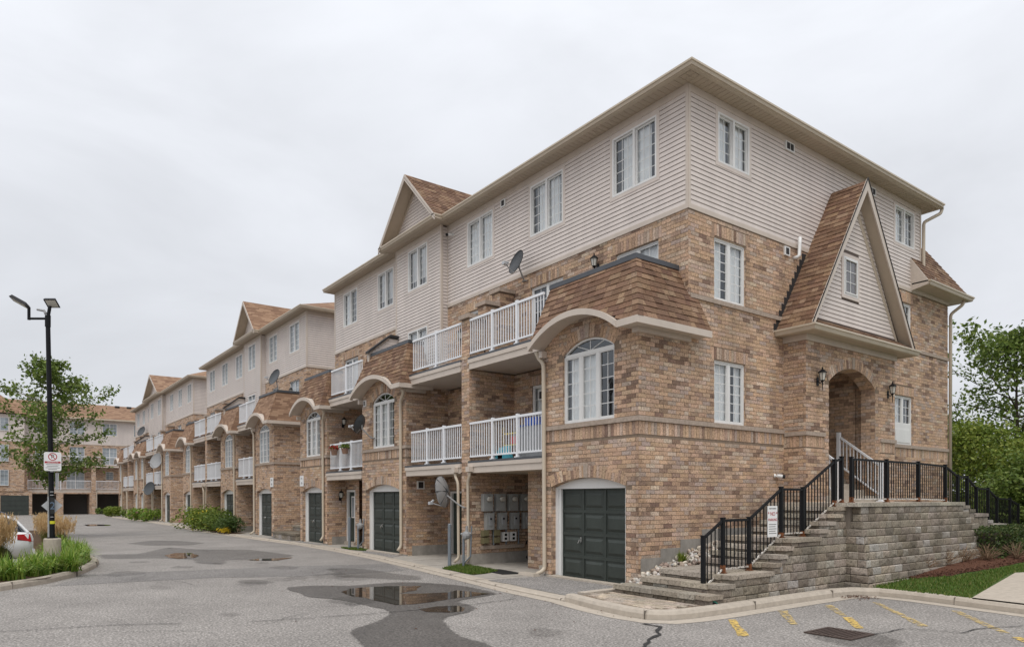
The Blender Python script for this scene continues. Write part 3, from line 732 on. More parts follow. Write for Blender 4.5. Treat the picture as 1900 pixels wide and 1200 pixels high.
def mansard(B, xa, xb, yback, left_cut=True, arch=True):
    zb, zt, yb, yt, xo, xi = 5.45, 6.93, -1.97, -1.30, xb+.38, xb-.30
    ar = (xa-.03, xb-.18, 0, zb, .50)
    R_ = lambda u: arch_z(ar, u)
    def keep(q, up):
        if ar[0] < q.x < ar[1] and q.z < R_(q.x):
            dz = R_(q.x)-q.z
            if dz > .2: return None
            return q+up*(dz/up.z)
        return q
    if B.detail:
        shingle_slope(B, (xa-.06,yb,zb), (xo,yb,zb), (xi,yt,zt), (xa-.06,yt,zt), keep=keep)
        shingle_slope(B, (xo,yb,zb), (xo,yback,zb), (xi,yback,zt), (xi,yt,zt))
    # deck under the shingles
    d = MB(); N = 24; e = .012
    us = [xa-.06]+[ar[0]+(ar[1]-ar[0])*k/N for k in range(N+1)]+[xo]
    sl = (yt-yb)/(zt-zb)
    for p, q in zip(us[:-1], us[1:]):
        if q <= p: continue
        fz = lambda u: max(zb, R_(u)) if ar[0] <= u <= ar[1] else zb
        zp, zq = fz(p), fz(q)
        tp, tq = min(p, xi), min(q, xi)
        d.poly([(p,yb+e+sl*(zp-zb),zp),(q,yb+e+sl*(zq-zb),zq),(tq,yt+e,zt),(tp,yt+e,zt)])
    d.poly([(xo-e,yb,zb),(xo-e,yback,zb),(xi-e,yback,zt),(xi-e,yt,zt)])
    d.poly([(xa-.055,yb,zb),(xa-.055,yt,zt),(xa-.055,yt+.3,zt),(xa-.055,-1.3,zb)]); d.poly([(xo,yback,zb),(xi-.3,yback,zb),(xi-.3,yback,zt),(xi,yback,zt)])
    d.poly([(xa-.055,yt+.12,zt),(xa-.055,yt+.12,5.7),(xi-.15,yt+.12,5.7),(xi-.15,yt+.12,zt)]); d.poly([(xi-.12,yt,zt),(xi-.12,yback,zt),(xi-.12,yback,5.7),(xi-.12,yt,5.7)])
    d.build('mansard_roof', 'shingle_far' if not B.detail else 'flashing_dark', B.root)
    c = MB(); c.box(xa-.08, xi+.06, yt-.05, yt+.14, zt-.05, zt+.055); c.box(xi-.13, xi+.06, yt+.141, yback+.02, zt-.05, zt+.053); c.build('roof_coping', 'coping_dark', B.root)
    # hip caps
    if B.detail:
        n = 11
        for k in range(n):
            t0, t1 = k/n, min(1, (k+1.3)/n)
            a = Vector((xo+(xi-xo)*t0, yb+(yt-yb)*t0, zb+(zt-zb)*t0)); b = Vector((xo+(xi-xo)*t1, yb+(yt-yb)*t1, zb+(zt-zb)*t1)); o_ = Vector((.022,-.022,.008))
            L_ = Vector((-.15,-.004,0)); R2 = Vector((.004,.15,0)); l2 = o_*.35
            for s1, vs in ((0,(a+L_+o_, a+o_*1.3, b+l2*1.3, b+L_+l2)), (1,(a+o_*1.3, a+R2+o_, b+R2+l2, b+l2*1.3))):
                lo = [v-o_*.6 for v in vs]; B.shingles.append((cam_score(a, .15*.13), [tuple(v) for v in lo+list(vs)], pick(SHINGC)))
    # arched eyebrow fascia and its soffit
    f = MB(); so = MB(); N = 20; th = .12
    for k in range(N):
        p, q = ar[0]+(ar[1]-ar[0])*k/N, ar[0]+(ar[1]-ar[0])*(k+1)/N; zp, zq = R_(p), R_(q)
        f.hexa([(p,-2.03,zp-th),(q,-2.03,zq-th),(q,-1.955,zq-th),(p,-1.955,zp-th)], [(p,-2.03,zp+.01),(q,-2.03,zq+.01),(q,-1.955,zq+.01),(p,-1.955,zp+.01)])
        so.hexa([(p,-1.954,zp-.07),(q,-1.954,zq-.07),(q,-1.552,zq-.07),(p,-1.552,zp-.07)], [(p,-1.954,zp-.01),(q,-1.954,zq-.01),(q,-1.552,zq-.01),(p,-1.552,zp-.01)])
    f.box(ar[1]-.001, xo+.02, -2.02, -1.95, zb-.13, zb+.01); f.box(xo-.05, xo+.021, -1.949, yback, zb-.13, zb+.01)
    f.box(ar[0]-.05, ar[0]-.001, -2.02, -1.90, zb-.13, zb+.01)
    f.build('eave_fascia', 'trim_beige', B.root)
    so.box(ar[1]+.002, xo-.052, -1.948, -1.555, zb-.10, zb-.03); so.box(xb+.012, xo-.052, -1.553, yback, zb-.10, zb-.03)
    so.box(ar[1]+.1, xb+.10, -1.66, -1.562, zb-.20, zb-.102); so.box(xb+.012, xb+.10, -1.56, min(yback-.1,-.02 if yback > 0 else yback-.1), zb-.20, zb-.102)
    so.box(ar[0]-.0, ar[0]+.12, -1.72, -1.562, zb-.26, zb-.11)
    so.build('eave_soffit', 'trim_beige', B.root)
def bay(B, xa, xb, yback, own_side=True, wall_side=0.0):
    F = Fr('S', -1.55)
    g = (xa+.24, xb-.36, 0.0, 2.14, .2, .25); wd = (xb-2.36+.02, xb-.69, 3.58, 5.14, .28, .10)
    if xb-xa > 3.1: dlt = (xb-xa-3.0)*.5; g = (xa+.3, xb-.36-dlt*.6, 0, 2.14, .2, .25); wd = (wd[0]-dlt, wd[1]-dlt, *wd[2:])
    wall(B, F, xa, xb, 0, 5.9, [g, wd], [(xa, xb, 3.19, 3.462)], name='bay_wall')
    garage(B, F, g[0], g[1], g[3], g[4], g[5])
    window(B, F, wd[0], wd[1], wd[2], wd[3], 3, (2, 5), rev=.10, rise=wd[4], curtain=random.choice([[(.70,1.0)], [(.64,.9)], [(0,.1),(.66,1)]]))
    s = MB(); s.box(xa-.0, xb+.045, -1.6, -1.545, 3.467, 3.565)
    if own_side: s.box(xb-.005, xb+.045, -1.545, wall_side, 3.467, 3.565)
    s.build('sill_course', 'sill_stone', B.root)
    if own_side: wall(B, Fr('E', xb), -1.55, wall_side, 0, 5.6, [], [(-1.55, wall_side, 3.19, 3.462)], name='bay_side_wall')
    lw = MB(); lw.poly([(xa,-1.55,0),(xa,-1.55,5.6),(xa,.6,5.6),(xa,.6,0)]); lw.build('bay_side_wall', 'brick_far', B.root)
    mansard(B, xa, xb, yback)
    fd = MB(); fd.box(xa-.01, g[0]-.0, -1.565, -1.5, -.05, .09); fd.box(g[1], xb+.012, -1.565, -1.5, -.05, .09); fd.build('foundation', 'foundation', B.root)
def downspout(B, pts, r=.05):
    P_ = [Vector(p) for p in pts]; Q = [P_[0]]
    for i in range(1, len(P_)-1):
        p = P_[i]; a, b = P_[i-1], P_[i+1]; c = min(.09, (p-a).length*.4, (b-p).length*.4); p0 = p+(a-p).normalized()*c; p1 = p+(b-p).normalized()*c
        for t in (0, .33, .67, 1): Q.append(p0.lerp(p, t).lerp(p.lerp(p1, t), t))
    Q.append(P_[-1])
    m = MB(); m.tube(Q, r, 10); m.build('downspout', 'gutter_tan', B.root, smooth=True)
def gutter_loop(B, pts, z, closed=True, name='eave_gutter', d=.12):
    """gutter, fascia and soffit line swept round the eaves outline (counter-clockwise seen from above)"""
    n = len(pts); prof = [(-.02,0),(.06,0),(.075,.012),(.10,.085),(.125,.10),(.125,.14),(.105,.14),(-.02,.14)]
    m = MB(); rings = []
    for i in range(n):
        p = Vector((*pts[i], 0)); a = Vector((*pts[i-1], 0)) if (closed or i > 0) else None; b = Vector((*pts[(i+1) % n], 0)) if (closed or i < n-1) else None
        d1 = (p-a).normalized() if a is not None else (b-p).normalized(); d2 = (b-p).normalized() if b is not None else d1
        n1 = Vector((d1.y, -d1.x, 0)); n2 = Vector((d2.y, -d2.x, 0)); nn = (n1+n2)
        nn = nn/(1+n1.dot(n2))
        i0 = len(m.v)
        for o_, h in prof: m.v.append((p.x+nn.x*(o_-.105), p.y+nn.y*(o_-.105), z+h))
        rings.append(i0)
    k = len(prof)
    for i in range(n if closed else n-1):
        r0, r1 = rings[i], rings[(i+1) % n]
        for j in range(k): m.f.append((r0+j, r1+j, r1+(j+1) % k, r0+(j+1) % k)); m.c.append(None)
    if not closed:
        m.f.append(tuple(rings[0]+j for j in range(k))); m.c.append(None); m.f.append(tuple(rings[-1]+j for j in range(k-1,-1,-1))); m.c.append(None)
    return m.build(name, 'gutter_tan', B.root)
def lantern(P, facing, label, k=1.0):
    """black wall lantern; P = wall point, facing 'S' or 'E'"""
    F = Fr(facing, P[1] if facing == 'S' else P[0]); u = P[0] if facing == 'S' else P[1]; z = P[2]
    r = empty('wall_lantern', P, label, 'lantern', 'wall lanterns')
    b = MB(); b.fbox(F, u-.045, u+.045, 0, .02, z-.22, z-.02); c = F.P(u, .14, 0)
    b.tube([F.P(u,.02,z-.1),F.P(u,.07,z-.17),F.P(u,.14,z-.12)], .012, 6); b.tube([F.P(u,.14,z-.13),F.P(u,.14,z-.34)], [.016,.007], 6); b.build('bracket', 'black_metal', r)
    g = MB(); g.lathe([(.055,z-.1),(.085,z+.08)], (c[0],c[1],0), 6); g.build('glass', 'lamp_glass', r)
    t = MB(); t.lathe([(.105,z+.08),(.10,z+.1),(.045,z+.15),(.015,z+.17),(.02,z+.2),(.004,z+.23)], (c[0],c[1],0), 8); t.lathe([(.03,z-.13),(.062,z-.1)], (c[0],c[1],0), 6)
    for j in range(6):
        a = 2*pi*j/6; t.tube([(c[0]+.057*cos(a),c[1]+.057*sin(a),z-.1),(c[0]+.088*cos(a),c[1]+.088*sin(a),z+.08)], .006, 4)
    t.build('cage', 'black_metal', r)
    return r
def dish(P, aim, rad, base, label, mat='dish_dark', mesh_back=False):
    """satellite dish: P = centre, aim = direction it looks, base = foot on the wall or railing"""
    r = empty('satellite_dish', base, label, 'satellite dish', 'satellite dishes')
    aim = Vector(aim).normalized(); M = aim.to_track_quat('Z', 'Y').to_matrix().to_4x4(); P = Vector(P)
    d = MB(); prof = [(rad*t, rad*.28*(t*t-1)) for t in (.02,.25,.5,.75,1)]
    d.lathe(prof+[(rad*1.02, .012), (rad*.98, -.012)], P, 22, M); d.build('reflector', mat, r, smooth=True)
    if mesh_back:
        b = MB()
        for k in range(7):
            a = 2*pi*k/7; b.tube([P-aim*(rad*.34), P-aim*.01+(M @ Vector((rad*cos(a), rad*sin(a), 0)))], .014, 5)
        b.build('rib', 'dish_dark', r)
    down = (M @ Vector((0,-1,0))); 
    if down.z > 0: down = -down
    a = MB(); tip = P+aim*rad*.95+down*rad*.55; a.tube([P-aim*rad*.22+down*rad*.5, P+down*rad*.98, tip], .016, 6); a.build('feed_arm', 'dish_grey', r)
    l = MB(); l.tube([tip-aim*.0+Vector((0,0,-.02)), tip+(P-tip).normalized()*.12], [.045,.03], 8); l.box(tip.x-.06, tip.x+.06, tip.y-.05, tip.y+.05, tip.z-.05, tip.z+.03); l.build('receiver', 'sign_back', r)
    m = MB(); B_ = Vector(base); k = P-aim*rad*.3; m.tube([B_, B_+(k-B_)*.35+Vector((0,0,-.08)), k+Vector((0,0,-.12)), k], .022, 7); m.lathe([(.09,0),(.09,.02)], B_-Vector((0,0,.01)), 8); m.build('mast', 'dish_grey', r)
    return r
# ------------------------------------------------------------------ town house blocks
def roof_and_eaves(B, xl, xr, yF, yR, bump, ol=.2, orr=.49, pitch=.42, ze=10.85):
    eL, eR, eF, eB = xl-ol, xr+orr, yF-.49, yR+.49
    pts = [(eL, eF)]
    if bump: pts += [(bump[0]-.42, eF), (bump[0]-.42, eF-.27), (bump[1]+.42, eF-.27), (bump[1]+.42, eF)]
    pts += [(eR, eF), (eR, eB), (eL, eB)]
    gutter_loop(B, pts, ze)
    s = MB(); s.poly([(x, y, ze+.012) for x, y in pts][::-1]); s.build('soffit', 'soffit_tan', B.root)
    # soffit boards read as shallow grooves
    g = MB(); x = eL+.15
    while x < eR-.1:
        g.box(x, x+.008, eF+.04, yF-.005, ze+.004, ze+.011); x += .15
    y = eF+.15
    while y < eB-.1: g.box(xr+.005, eR-.04, y, y+.008, ze+.004, ze+.011); y += .15
    g.build('soffit_groove', 'soffit_tan', B.root, kind='stuff')
    z0 = ze+.13; hw = (eB-eF)/2; zr = z0+hw*pitch; ym = (eF+eB)/2
    r = MB(); a, b, c, d = (eL,eF,z0), (eR,eF,z0), (eR,eB,z0), (eL,eB,z0); e1, e2 = (eL+hw,ym,zr), (eR-hw,ym,zr)
    r.poly([a,b,e2,e1]); r.poly([c,d,e1,e2]); r.poly([b,c,e2]); r.poly([d,a,e1]); r.build('roof', 'shingle_far', B.root)
    v = MB(); v.box((eL+eR)/2-3, (eL+eR)/2-2.6, ym-1.2, ym-.8, zr-.7, zr-.35); v.build('roof_vent', 'flashing_dark', B.root)
    if bump:
        m = (bump[0]+bump[1])/2; hwid = (bump[1]-bump[0])/2+.40; zb = z0+.0; za = z0+1.98; yf = eF-.27; yb = eF+(za-z0)/pitch
        R0, L0, T = (m+hwid,yf,zb), (m-hwid,yf,zb), (m,yf,za)
        if B.detail:
            shingle_slope(B, R0, (m+hwid,eF+.1,zb), (m,yb,za), T)
            k = MB(); k.poly([L0,T,(m,yb,za),(m-hwid,eF+.1,zb)]); k.build('gable_roof', 'shingle_far', B.root)
        else:
            k = MB(); k.poly([R0,(m+hwid,eF+.1,zb),(m,yb,za),T]); k.poly([L0,T,(m,yb,za),(m-hwid,eF+.1,zb)]); k.build('gable_roof', 'shingle_far', B.root)
        # recessed gable wall, rakes and their soffits
        yw = yF-.27; sl = (za-zb)/hwid
        t = MB(); t.poly([(m-hwid,yw,zb-.1),(m+hwid,yw,zb-.1),(m,yw,za-.05)]); go = t.build('gable_wall', 'lap_shadow_backing', B.root)
        z = zb+.02; pk = MB()
        while z < za-.3:
            h0, h1 = (za-.16-z)/sl, (za-.16-z-.1)/sl
            vs = [(m-h0,yw,z+.012),(m+h0,yw,z+.012),(m+h1,yw,z+.107),(m-h1,yw,z+.107),(m-h0,yw-.016,z+.012),(m+h0,yw-.016,z+.012),(m+h1,yw-.006,z+.107),(m-h1,yw-.006,z+.107)]
            if B.detail: q = MB(); q.hexa(vs[:4], vs[4:]); q.build('siding_plank', 'siding', go)
            else: pk.hexa(vs[:4], vs[4:])
            z += .107
        if pk.f: pk.build('siding_planks', 'siding', go, kind='stuff')
        rk = MB(); so = MB()
        for sg in (1, -1):
            p0, p1 = Vector((m+sg*(hwid+.03),yf-.02,zb-.03)), Vector((m,yf-.02,za)); dn = Vector((0,0,-.17))
            rk.hexa([p0+dn, p1+dn*1.2, p1+dn*1.2+Vector((0,.03,0)), p0+dn+Vector((0,.03,0))], [p0, p1, p1+Vector((0,.03,0)), p0+Vector((0,.03,0))])
            bk = Vector((0, yw-yf, 0)); so.hexa([p0+dn*.6, p1+dn*.7, p1+dn*.7+bk, p0+dn*.6+bk], [p0+dn*.5, p1+dn*.6, p1+dn*.6+bk, p0+dn*.5+bk])
            so.hexa([Vector((m+sg*(hwid-.12),yw-.03,zb)),Vector((m,yw-.03,za-.33)),Vector((m,yw,za-.33)),Vector((m+sg*(hwid-.12),yw,zb))], [Vector((m+sg*(hwid-.02),yw-.03,zb)),Vector((m,yw-.03,za-.2)),Vector((m,yw,za-.2)),Vector((m+sg*(hwid-.02),yw,zb))])
        rk.build('rake_board', 'trim_beige', B.root); so.build('rake_soffit', 'soffit_tan', B.root)
        v = MB(); v.hexa([(m+.95,1.3,za-.95),(m+1.25,1.3,za-1.22),(m+1.25,1.75,za-1.22),(m+.95,1.75,za-.95)], [(m+.95,1.3,za-.78),(m+1.3,1.3,za-1.08),(m+1.3,1.75,za-1.08),(m+.95,1.75,za-.78)]); v.build('roof_vent', 'flashing_dark', B.root)
def slab(B, xa, xb, zf, y0=-1.60, y1=0.0):
    s = MB(); s.box(xa, xb, y0+.035, y1, zf-.30, zf-.06); s.build('balcony_slab', 'trim_beige', B.root)
    f = MB(); f.box(xa, xb, y0-.01, y0+.033, zf-.16, zf-.06); f.box(xa+.06, xb-.03, y0+.012, y0+.034, zf-.33, zf-.162); f.build('balcony_fascia', 'trim_beige', B.root)
    d = MB(); d.box(xa, xb, y0+.0, y1, zf-.06, zf); d.build('deck_membrane', 'coping_dark', B.root)
def town_block(name, label, x0, spec, mirror=False, detail=False):
    Ln = spec['L']
    def X(s0, s1): return (x0-s1, x0-s0) if not mirror else (x0-Ln+s0, x0-Ln+s1)
    B = Block(name, label, (x0-Ln/2, 5, 0), detail); B.x0 = x0; xl, xr = x0-Ln, x0
    F0 = Fr('S', 0.0); bump = X(*spec['bump'])
    FB = Fr('S', -.25)
    # fourth storey: siding, with the gabled bump-out in it
    tops = sorted(X(*t) for t in spec['top']); z0, z1 = 8.19, 10.86
    W = lambda l, a, b: [(max(p,a), min(q,b), 9.16, 10.57, 0, .07) for p, q in l if a < (p+q)/2 < b]
    for a, b, cor in ((xl, bump[0], (True, False)), (bump[1], xr, (False, True))):
        o = W(tops, a, b); siding(B, F0, a, b, z0, z1, o, corners=cor)
        for q in o: window(B, F0, *q[:4], 2, (3, 5) if (q[1]-q[0]) > 1 else (2, 5), casing=True, curtain=random.choice([1, [(.3,.42)], [(0.52,.95)], 'blind', [(.05,.2),(.8,.92)]]))
    o = W(tops, *bump)
    lowb = [(q[0], q[1], 5.78, 7.72, 0, .07) for q in o]
    siding(B, FB, bump[0], bump[1], 5.72, z1, o+lowb)
    for q in o: window(B, FB, *q[:4], 2, (3, 5), casing=True, curtain='blind')
    for q in lowb: window(B, FB, *q[:4], 2, (3, 5), casing=True, name='patio_door')
    e = MB(); e.poly([(bump[1],-.25,5.72),(bump[1],0,5.72),(bump[1],0,z1),(bump[1],-.25,z1)]); e.poly([(bump[0],-.25,5.72),(bump[0],-.25,z1),(bump[0],0,z1),(bump[0],0,5.72)])
    eo = e.build('siding_wall', 'lap_shadow_backing', B.root)
    z = 5.78
    while z < z1-.12:
        B.planks.append(([(bump[1],-.235,z+.012),(bump[1],-.005,z+.012),(bump[1],-.005,z+.107),(bump[1],-.235,z+.107),(bump[1]+.016,-.235,z+.012),(bump[1]+.016,-.005,z+.012),(bump[1]+.006,-.005,z+.107),(bump[1]+.006,-.235,z+.107)], eo)); z += .107
    cp = MB(); cp.box(bump[1]-.003, bump[1]+.03, -.278, -.2, 5.74, z1); cp.box(bump[1]+.001, bump[1]+.022, -.03, -.001, 5.74, z1); cp.build('corner_post', 'trim_beige', B.root)
    # third storey: brick behind the terraces
    doors = sorted(X(*t) for t in spec['doors3'])
    for a, b in ((xl, bump[0]), (bump[1], xr)):
        o = [(p, q, 5.74, 7.74, 0, .10) for p, q in doors if a < (p+q)/2 < b]
        wall(B, F0, a, b, 5.6, 8.17, o, [(p-.1, q+.1, 7.75, 8.02) for p, q in [(t[0],t[1]) for t in o]], name='terrace_wall')
        for q in o: window(B, F0, *q[:4], 2, (2, 6), rev=.10, curtain=random.choice([1, [(0,.5)]]), name='patio_door')
    bays = sorted(X(*t) for t in spec['bays'])
    for i, (a, b) in enumerate(bays):
        end = abs(b-xr) < .01
        bay(B, a, b, .30 if end else -.80, own_side=True, wall_side=(0.0 if end else 0.0))
        # downspout at the left end of the bay
        downspout(B, [(b+.13,-1.78,5.32),(b+.13,-1.72,5.2),(b-.24,-1.63,4.95),(b-.24,-1.61,.35),(b-.26,-1.72,.2)] if not end else [(a-.12,-1.72,5.35),(a-.10,-1.66,5.2),(a+.06,-1.64,5.05),(a+.06,-1.61,.22),(a+.06,-1.72,.14),(a-.03,-1.78,.1)])
    pil = sorted(X(*t) for t in spec['pillars'])
    gaps = []
    for (a0, b0), (a1, b1) in zip(bays[:-1], bays[1:]):
        gaps.append((b0, a1))
    vest = sorted(X(*t) for t in spec['vest'])
    ramp_ = spec.get('rails', True)
    for g0, g1 in gaps:
        cuts = [p for p in pil if g0 < p[0] < g1]
        for a, b in subtract((g0, g1), cuts):
            ra = a+.0; rb = b-.0
            slab(B, a+.002, b-.002, 5.74); slab(B, a+.002, b-.002, 2.90)
            top_a = a+(.42 if abs(a-g0) < .01 else .02); top_b = b-(.02 if abs(b-g1) > .01 else .05)
            railing(B, top_a, top_b, -1.53, 5.74); railing(B, a+.02+(.3 if abs(a-g0) < .01 else 0), b-.02, -1.53, 2.90)
            # second-storey recess: back wall with a door near the bay
            mid = (a+b)/2; dr = (mid-.7, mid+.7) if detail else (mid-.6, mid+.6)
            if abs(b-g1) < .01: dr = (b-2.45, b-1.05)
            wall(B, Fr('S', 0.0), a, b, 2.9, 5.42, [(dr[0], dr[1], 2.93, 5.0, 0, .08)], [(dr[0]-.1, dr[1]+.1, 5.01, 5.27)], name='balcony_back_wall')
            window(B, Fr('S', 0.0), dr[0], dr[1], 2.93, 5.0, 2, (2, 6), rev=.08, name='patio_door', curtain=random.choice([1, [(.5,1)]]))
            # ground-level recess
            vv = [v for v in vest if a-.01 < v[0] and v[1] < b+.01]
            lo = a; hi = b
            for v in vv:
                d0 = (v[0]+.62, v[1]-.02) if abs(v[1]-b) < .02 else (v[0]+.08, v[1]-.35)
                wall(B, Fr('S', -.75), v[0], v[1], 0.0, 2.60, [(d0[0], min(d0[1], d0[0]+.95), .16, 2.2, 0, .12)], (), name='porch_wall')
                dm = MB(); F = Fr('S', -.75); u0, u1 = d0[0], min(d0[1], d0[0]+.95)
                dm.fbox(F, u0+.09, u1-.05, -.12, -.07, .2, 2.12); do = dm.build('entry_door', 'door_dark', B.root)
                fr_ = MB(); fr_.fbox(F, u0, u0+.09, -.12, .015, .17, 2.2); fr_.fbox(F, u1-.05, u1, -.12, .015, .17, 2.2); fr_.fbox(F, u0+.09, u1-.05, -.12, .01, 2.12, 2.2); fr_.build('door_frame', 'white_vinyl', do)
                lt = MB(); lt.fbox(F, u0+.3, u1-.2, -.07, -.055, 1.1, 1.95); lt.build('door_light', 'white_vinyl', do); lp = MB(); lp.fbox(F, u0+.35, u1-.25, -.056, -.052, 1.15, 1.9); lp.build('pane', 'glass_far', do)
                st = MB(); st.fbox(F, u0-.05, u1+.05, -.1, .1, 0, .165); st.build('door_step', 'concrete', do)
                side = MB(); side.poly([(v[0],-.75,0),(v[0],-.75,2.6),(v[0],1.2,2.6),(v[0],1.2,0)]); side.build('porch_side_wall', 'brick_far', B.root)
            yb = 1.2 if vv else 0.0
            if vv: 
                v = vv[0]; aa, bb = (a, v[0]) if abs(v[1]-b) < .02 else (v[1], b)
            else: aa, bb = a, b
            wall(B, Fr('S', yb), aa, bb, 0, 2.60, [(aa+.15, aa+1.1, .05, 2.1, 0, .1)], (), name='recess_wall', mat=None if yb == 0 else 'brick_far')
            dm = MB(); F = Fr('S', yb); dm.fbox(F, aa+.24, aa+1.01, -.1, -.06, .06, 2.04); do = dm.build('entry_door', 'door_dark', B.root); fr_ = MB(); fr_.fbox(F, aa+.15, aa+.24, -.1, .015, .06, 2.1); fr_.fbox(F, aa+1.01, aa+1.1, -.1, .015, .06, 2.1); fr_.fbox(F, aa+.24, aa+1.01, -.1, .01, 2.04, 2.1); fr_.build('door_frame', 'white_vinyl', do)
            if vv and not detail: pass
            cl = MB(); cl.box(a, b, -1.5, 1.3, 2.57, 2.573); cl.build('recess_ceiling', 'soffit_tan', B.root)
    for a, b in pil:
        wall(B, Fr('S', -1.55), a, b, 0, 6.84, (), (), name='pier_wall'); 
        wall(B, Fr('E', b), -1.55, 1.2, 0, 2.57, (), (), name='party_wall'); wall(B, Fr('E', b), -1.55, 0, 2.9, 5.42, (), (), name='party_wall')
        wall(B, Fr('E', b), -1.55, -1.05, 5.42, 6.84, (), (), name='party_wall')
        k = MB(); k.poly([(a,-1.55,0),(a,-1.55,6.84),(a,1.2,6.84),(a,1.2,0)]); k.build('party_wall', 'brick_far', B.root)
        c = MB(); c.box(a-.07, b+.07, -1.63, -1.0, 6.845, 6.96); c.build('pier_cap', 'sill_stone', B.root)
        for y0_, y1_, zt in ((-1.0,-.55,7.30),(-.52,-.02,7.74)):
            wall(B, Fr('S', y0_), a, b, 5.74, zt, (), (), name='pier_wall'); wall(B, Fr('E', b), y0_, y1_, 5.74, zt, (), (), name='party_wall')
            c = MB(); c.box(a-.07, b+.07, y0_-.06, y1_+.0, zt+.004, zt+.11); c.box(a, a+.01, y0_, y1_, 5.74, zt); c.build('pier_cap', 'sill_stone', B.root)
        for px_ in (b+.06, a-.06):
            downspout(B, [(px_+(.12 if px_ > b else -.12),-1.66,2.62),(px_+(.12 if px_ > b else -.12),-1.66,2.5),(px_,-1.64,2.3),(px_,-1.62,.2),(px_-.04,-1.74,.1)], .04)
            h = MB(); h.box(px_+(.04 if px_ > b else -.2), px_+(.2 if px_ > b else -.04), -1.74, -1.60, 2.6, 2.74); h.build('downspout_head', 'trim_beige', B.root)
    for (a, b) in bays:
        if b < xr-.1: k = MB(); k.box(b-.01, b+.03, -1.35, 0, -.02, .36); k.build('foundation', 'foundation', B.root)
    for (a, b) in pil: k = MB(); k.hexa([(b-.01,-1.62,-.02),(b+.05,-1.62,-.02),(b+.05,1.2,-.02),(b-.01,1.2,-.02)], [(b-.01,-1.58,.34),(b+.02,-1.58,.34),(b+.02,1.2,.36),(b-.01,1.2,.36)]); k.box(a-.02, b-.012, -1.6, -1.5, -.02, .3); k.build('foundation', 'foundation', B.root)
    # triangular screen wall between two terraces
    sx = bays[1][0]+.12
    t = MB(); t.hexa([(sx,-1.42,5.75),(sx,-.27,5.75),(sx,-.27,7.62),(sx,-.6,7.62),(sx,-1.42,6.98)], [(sx+.1,-1.42,5.75),(sx+.1,-.27,5.75),(sx+.1,-.27,7.62),(sx+.1,-.6,7.62),(sx+.1,-1.42,6.98)]); to = t.build('terrace_screen', 'trim_beige', B.root)
    for k in range(6): q = MB(); z_ = 7.0+.1*k; q.box(sx+.1, sx+.112, min(-.3, -1.4+(z_-6.98)*1.28+.1), -.28, z_+.012, z_+.1); q.build('screen_plank', 'siding', to)
    c = MB(); c.hexa([(sx-.05,-1.47,6.97),(sx+.18,-1.47,6.97),(sx+.18,-.6,7.66),(sx-.05,-.6,7.66)], [(sx-.05,-1.47,7.06),(sx+.18,-1.47,7.06),(sx+.18,-.6,7.75),(sx-.05,-.6,7.75)]); c.box(sx-.05, sx+.18, -.6, -.2, 7.66, 7.75); c.build('screen_cap', 'flashing_dark', to)
    roof_and_eaves(B, xl, xr, 0.0, spec.get('depth', 11.1), bump, orr=spec.get('or', .49))
    # plain closing walls at the back and the far end
    yR = spec.get('depth', 11.1)
    c = MB(); c.poly([(xl,0,0),(xl,0,10.86),(xl,yR,10.86),(xl,yR,0)]); c.poly([(xl,yR,0),(xl,yR,10.86),(xr,yR,10.86),(xr,yR,0)]); c.build('rear_wall', 'siding', B.root)
    return B, X
SP1 = dict(L=19.42, bays=[(0,3.0),(9.93,13.2),(16.48,19.42)], pillars=[(6.28,6.66)], bump=(9.95,13.13),
           top=[(.89,2.29),(4.13,5.51),(7.35,8.73),(10.86,12.2),(13.83,15.15),(17.08,18.46)], doors3=[(.84,2.2),(4.13,5.51),(7.3,8.75),(14.3,15.3),(17.0,18.4)],
           vest=[(3.0,4.67),(15.25,16.48)])
B1, X1 = town_block('townhouse_block', 'near four-storey brick townhouse row with stone stairs to an arched side porch', 0.0, SP1, detail=True)
# side facade of the near block ---------------------------------------------------
FS = Fr('E', 0.0)
yE = 13.06; PX, PY0, PY1 = .59, 3.62, 8.11
sw = [(.89,2.04,3.57,4.99,0,.09), (.89,2.05,6.34,7.75,0,.09), (9.41,10.55,3.46,4.96,0,.09), (9.41,10.50,6.38,7.78,0,.09)]
wall(B1, FS, 0.0, yE, 0, 8.17, sw+[(4.5,7.16,1.2,5.4,0,.02)], [(0,PY0,3.19,3.462),(PY1,yE,3.12,3.39),(.79,2.14,5.0,5.27),(.79,2.14,7.77,8.04),(9.3,10.65,4.97,5.24),(9.3,10.6,7.80,8.07)], name='side_wall')
window(B1, FS, *sw[0][:4], 2, (2, 6), rev=.09, curtain=[(.0,.16),(.62,.80)]); window(B1, FS, *sw[1][:4], 2, (2, 6), rev=.09, curtain=[(.42,.52)])
window(B1, FS, 9.41, 10.55, 4.08, 4.96, 2, (2, 3), rev=.09, curtain=[(.55,1)]); window(B1, FS, *sw[3][:4], 2, (2, 6), rev=.09, curtain=1)
m = MB(); m.fbox(FS, 9.41, 10.55, -.09, -.03, 3.46, 4.078); m.fbox(FS, 9.52, 10.44, -.03, -.015, 3.56, 3.95); m.build('spandrel_panel', 'white_vinyl', B1.root)
for a, b, z in ((0,PY0-.001,3.467),(PY1+.001,yE,3.39),(.045,PY0+.3,6.235),(8.5,yE,6.36)): s = MB(); s.fbox(FS, a, b, -.005, .045, z, z+.098); s.build('sill_course', 'sill_stone', B1.root)
s4 = [(1.01,2.18,9.45,10.58,0,.07),(9.41,10.63,9.5,10.6,0,.07)]
siding(B1, FS, 0.0, 11.08, 8.19, 10.86, s4)
for q, cu in zip(s4, ([(.4,.5)], [(.55,.9)])): window(B1, FS, *q[:4], 2, (2, 4), casing=True, curtain=cu)
fd = MB()
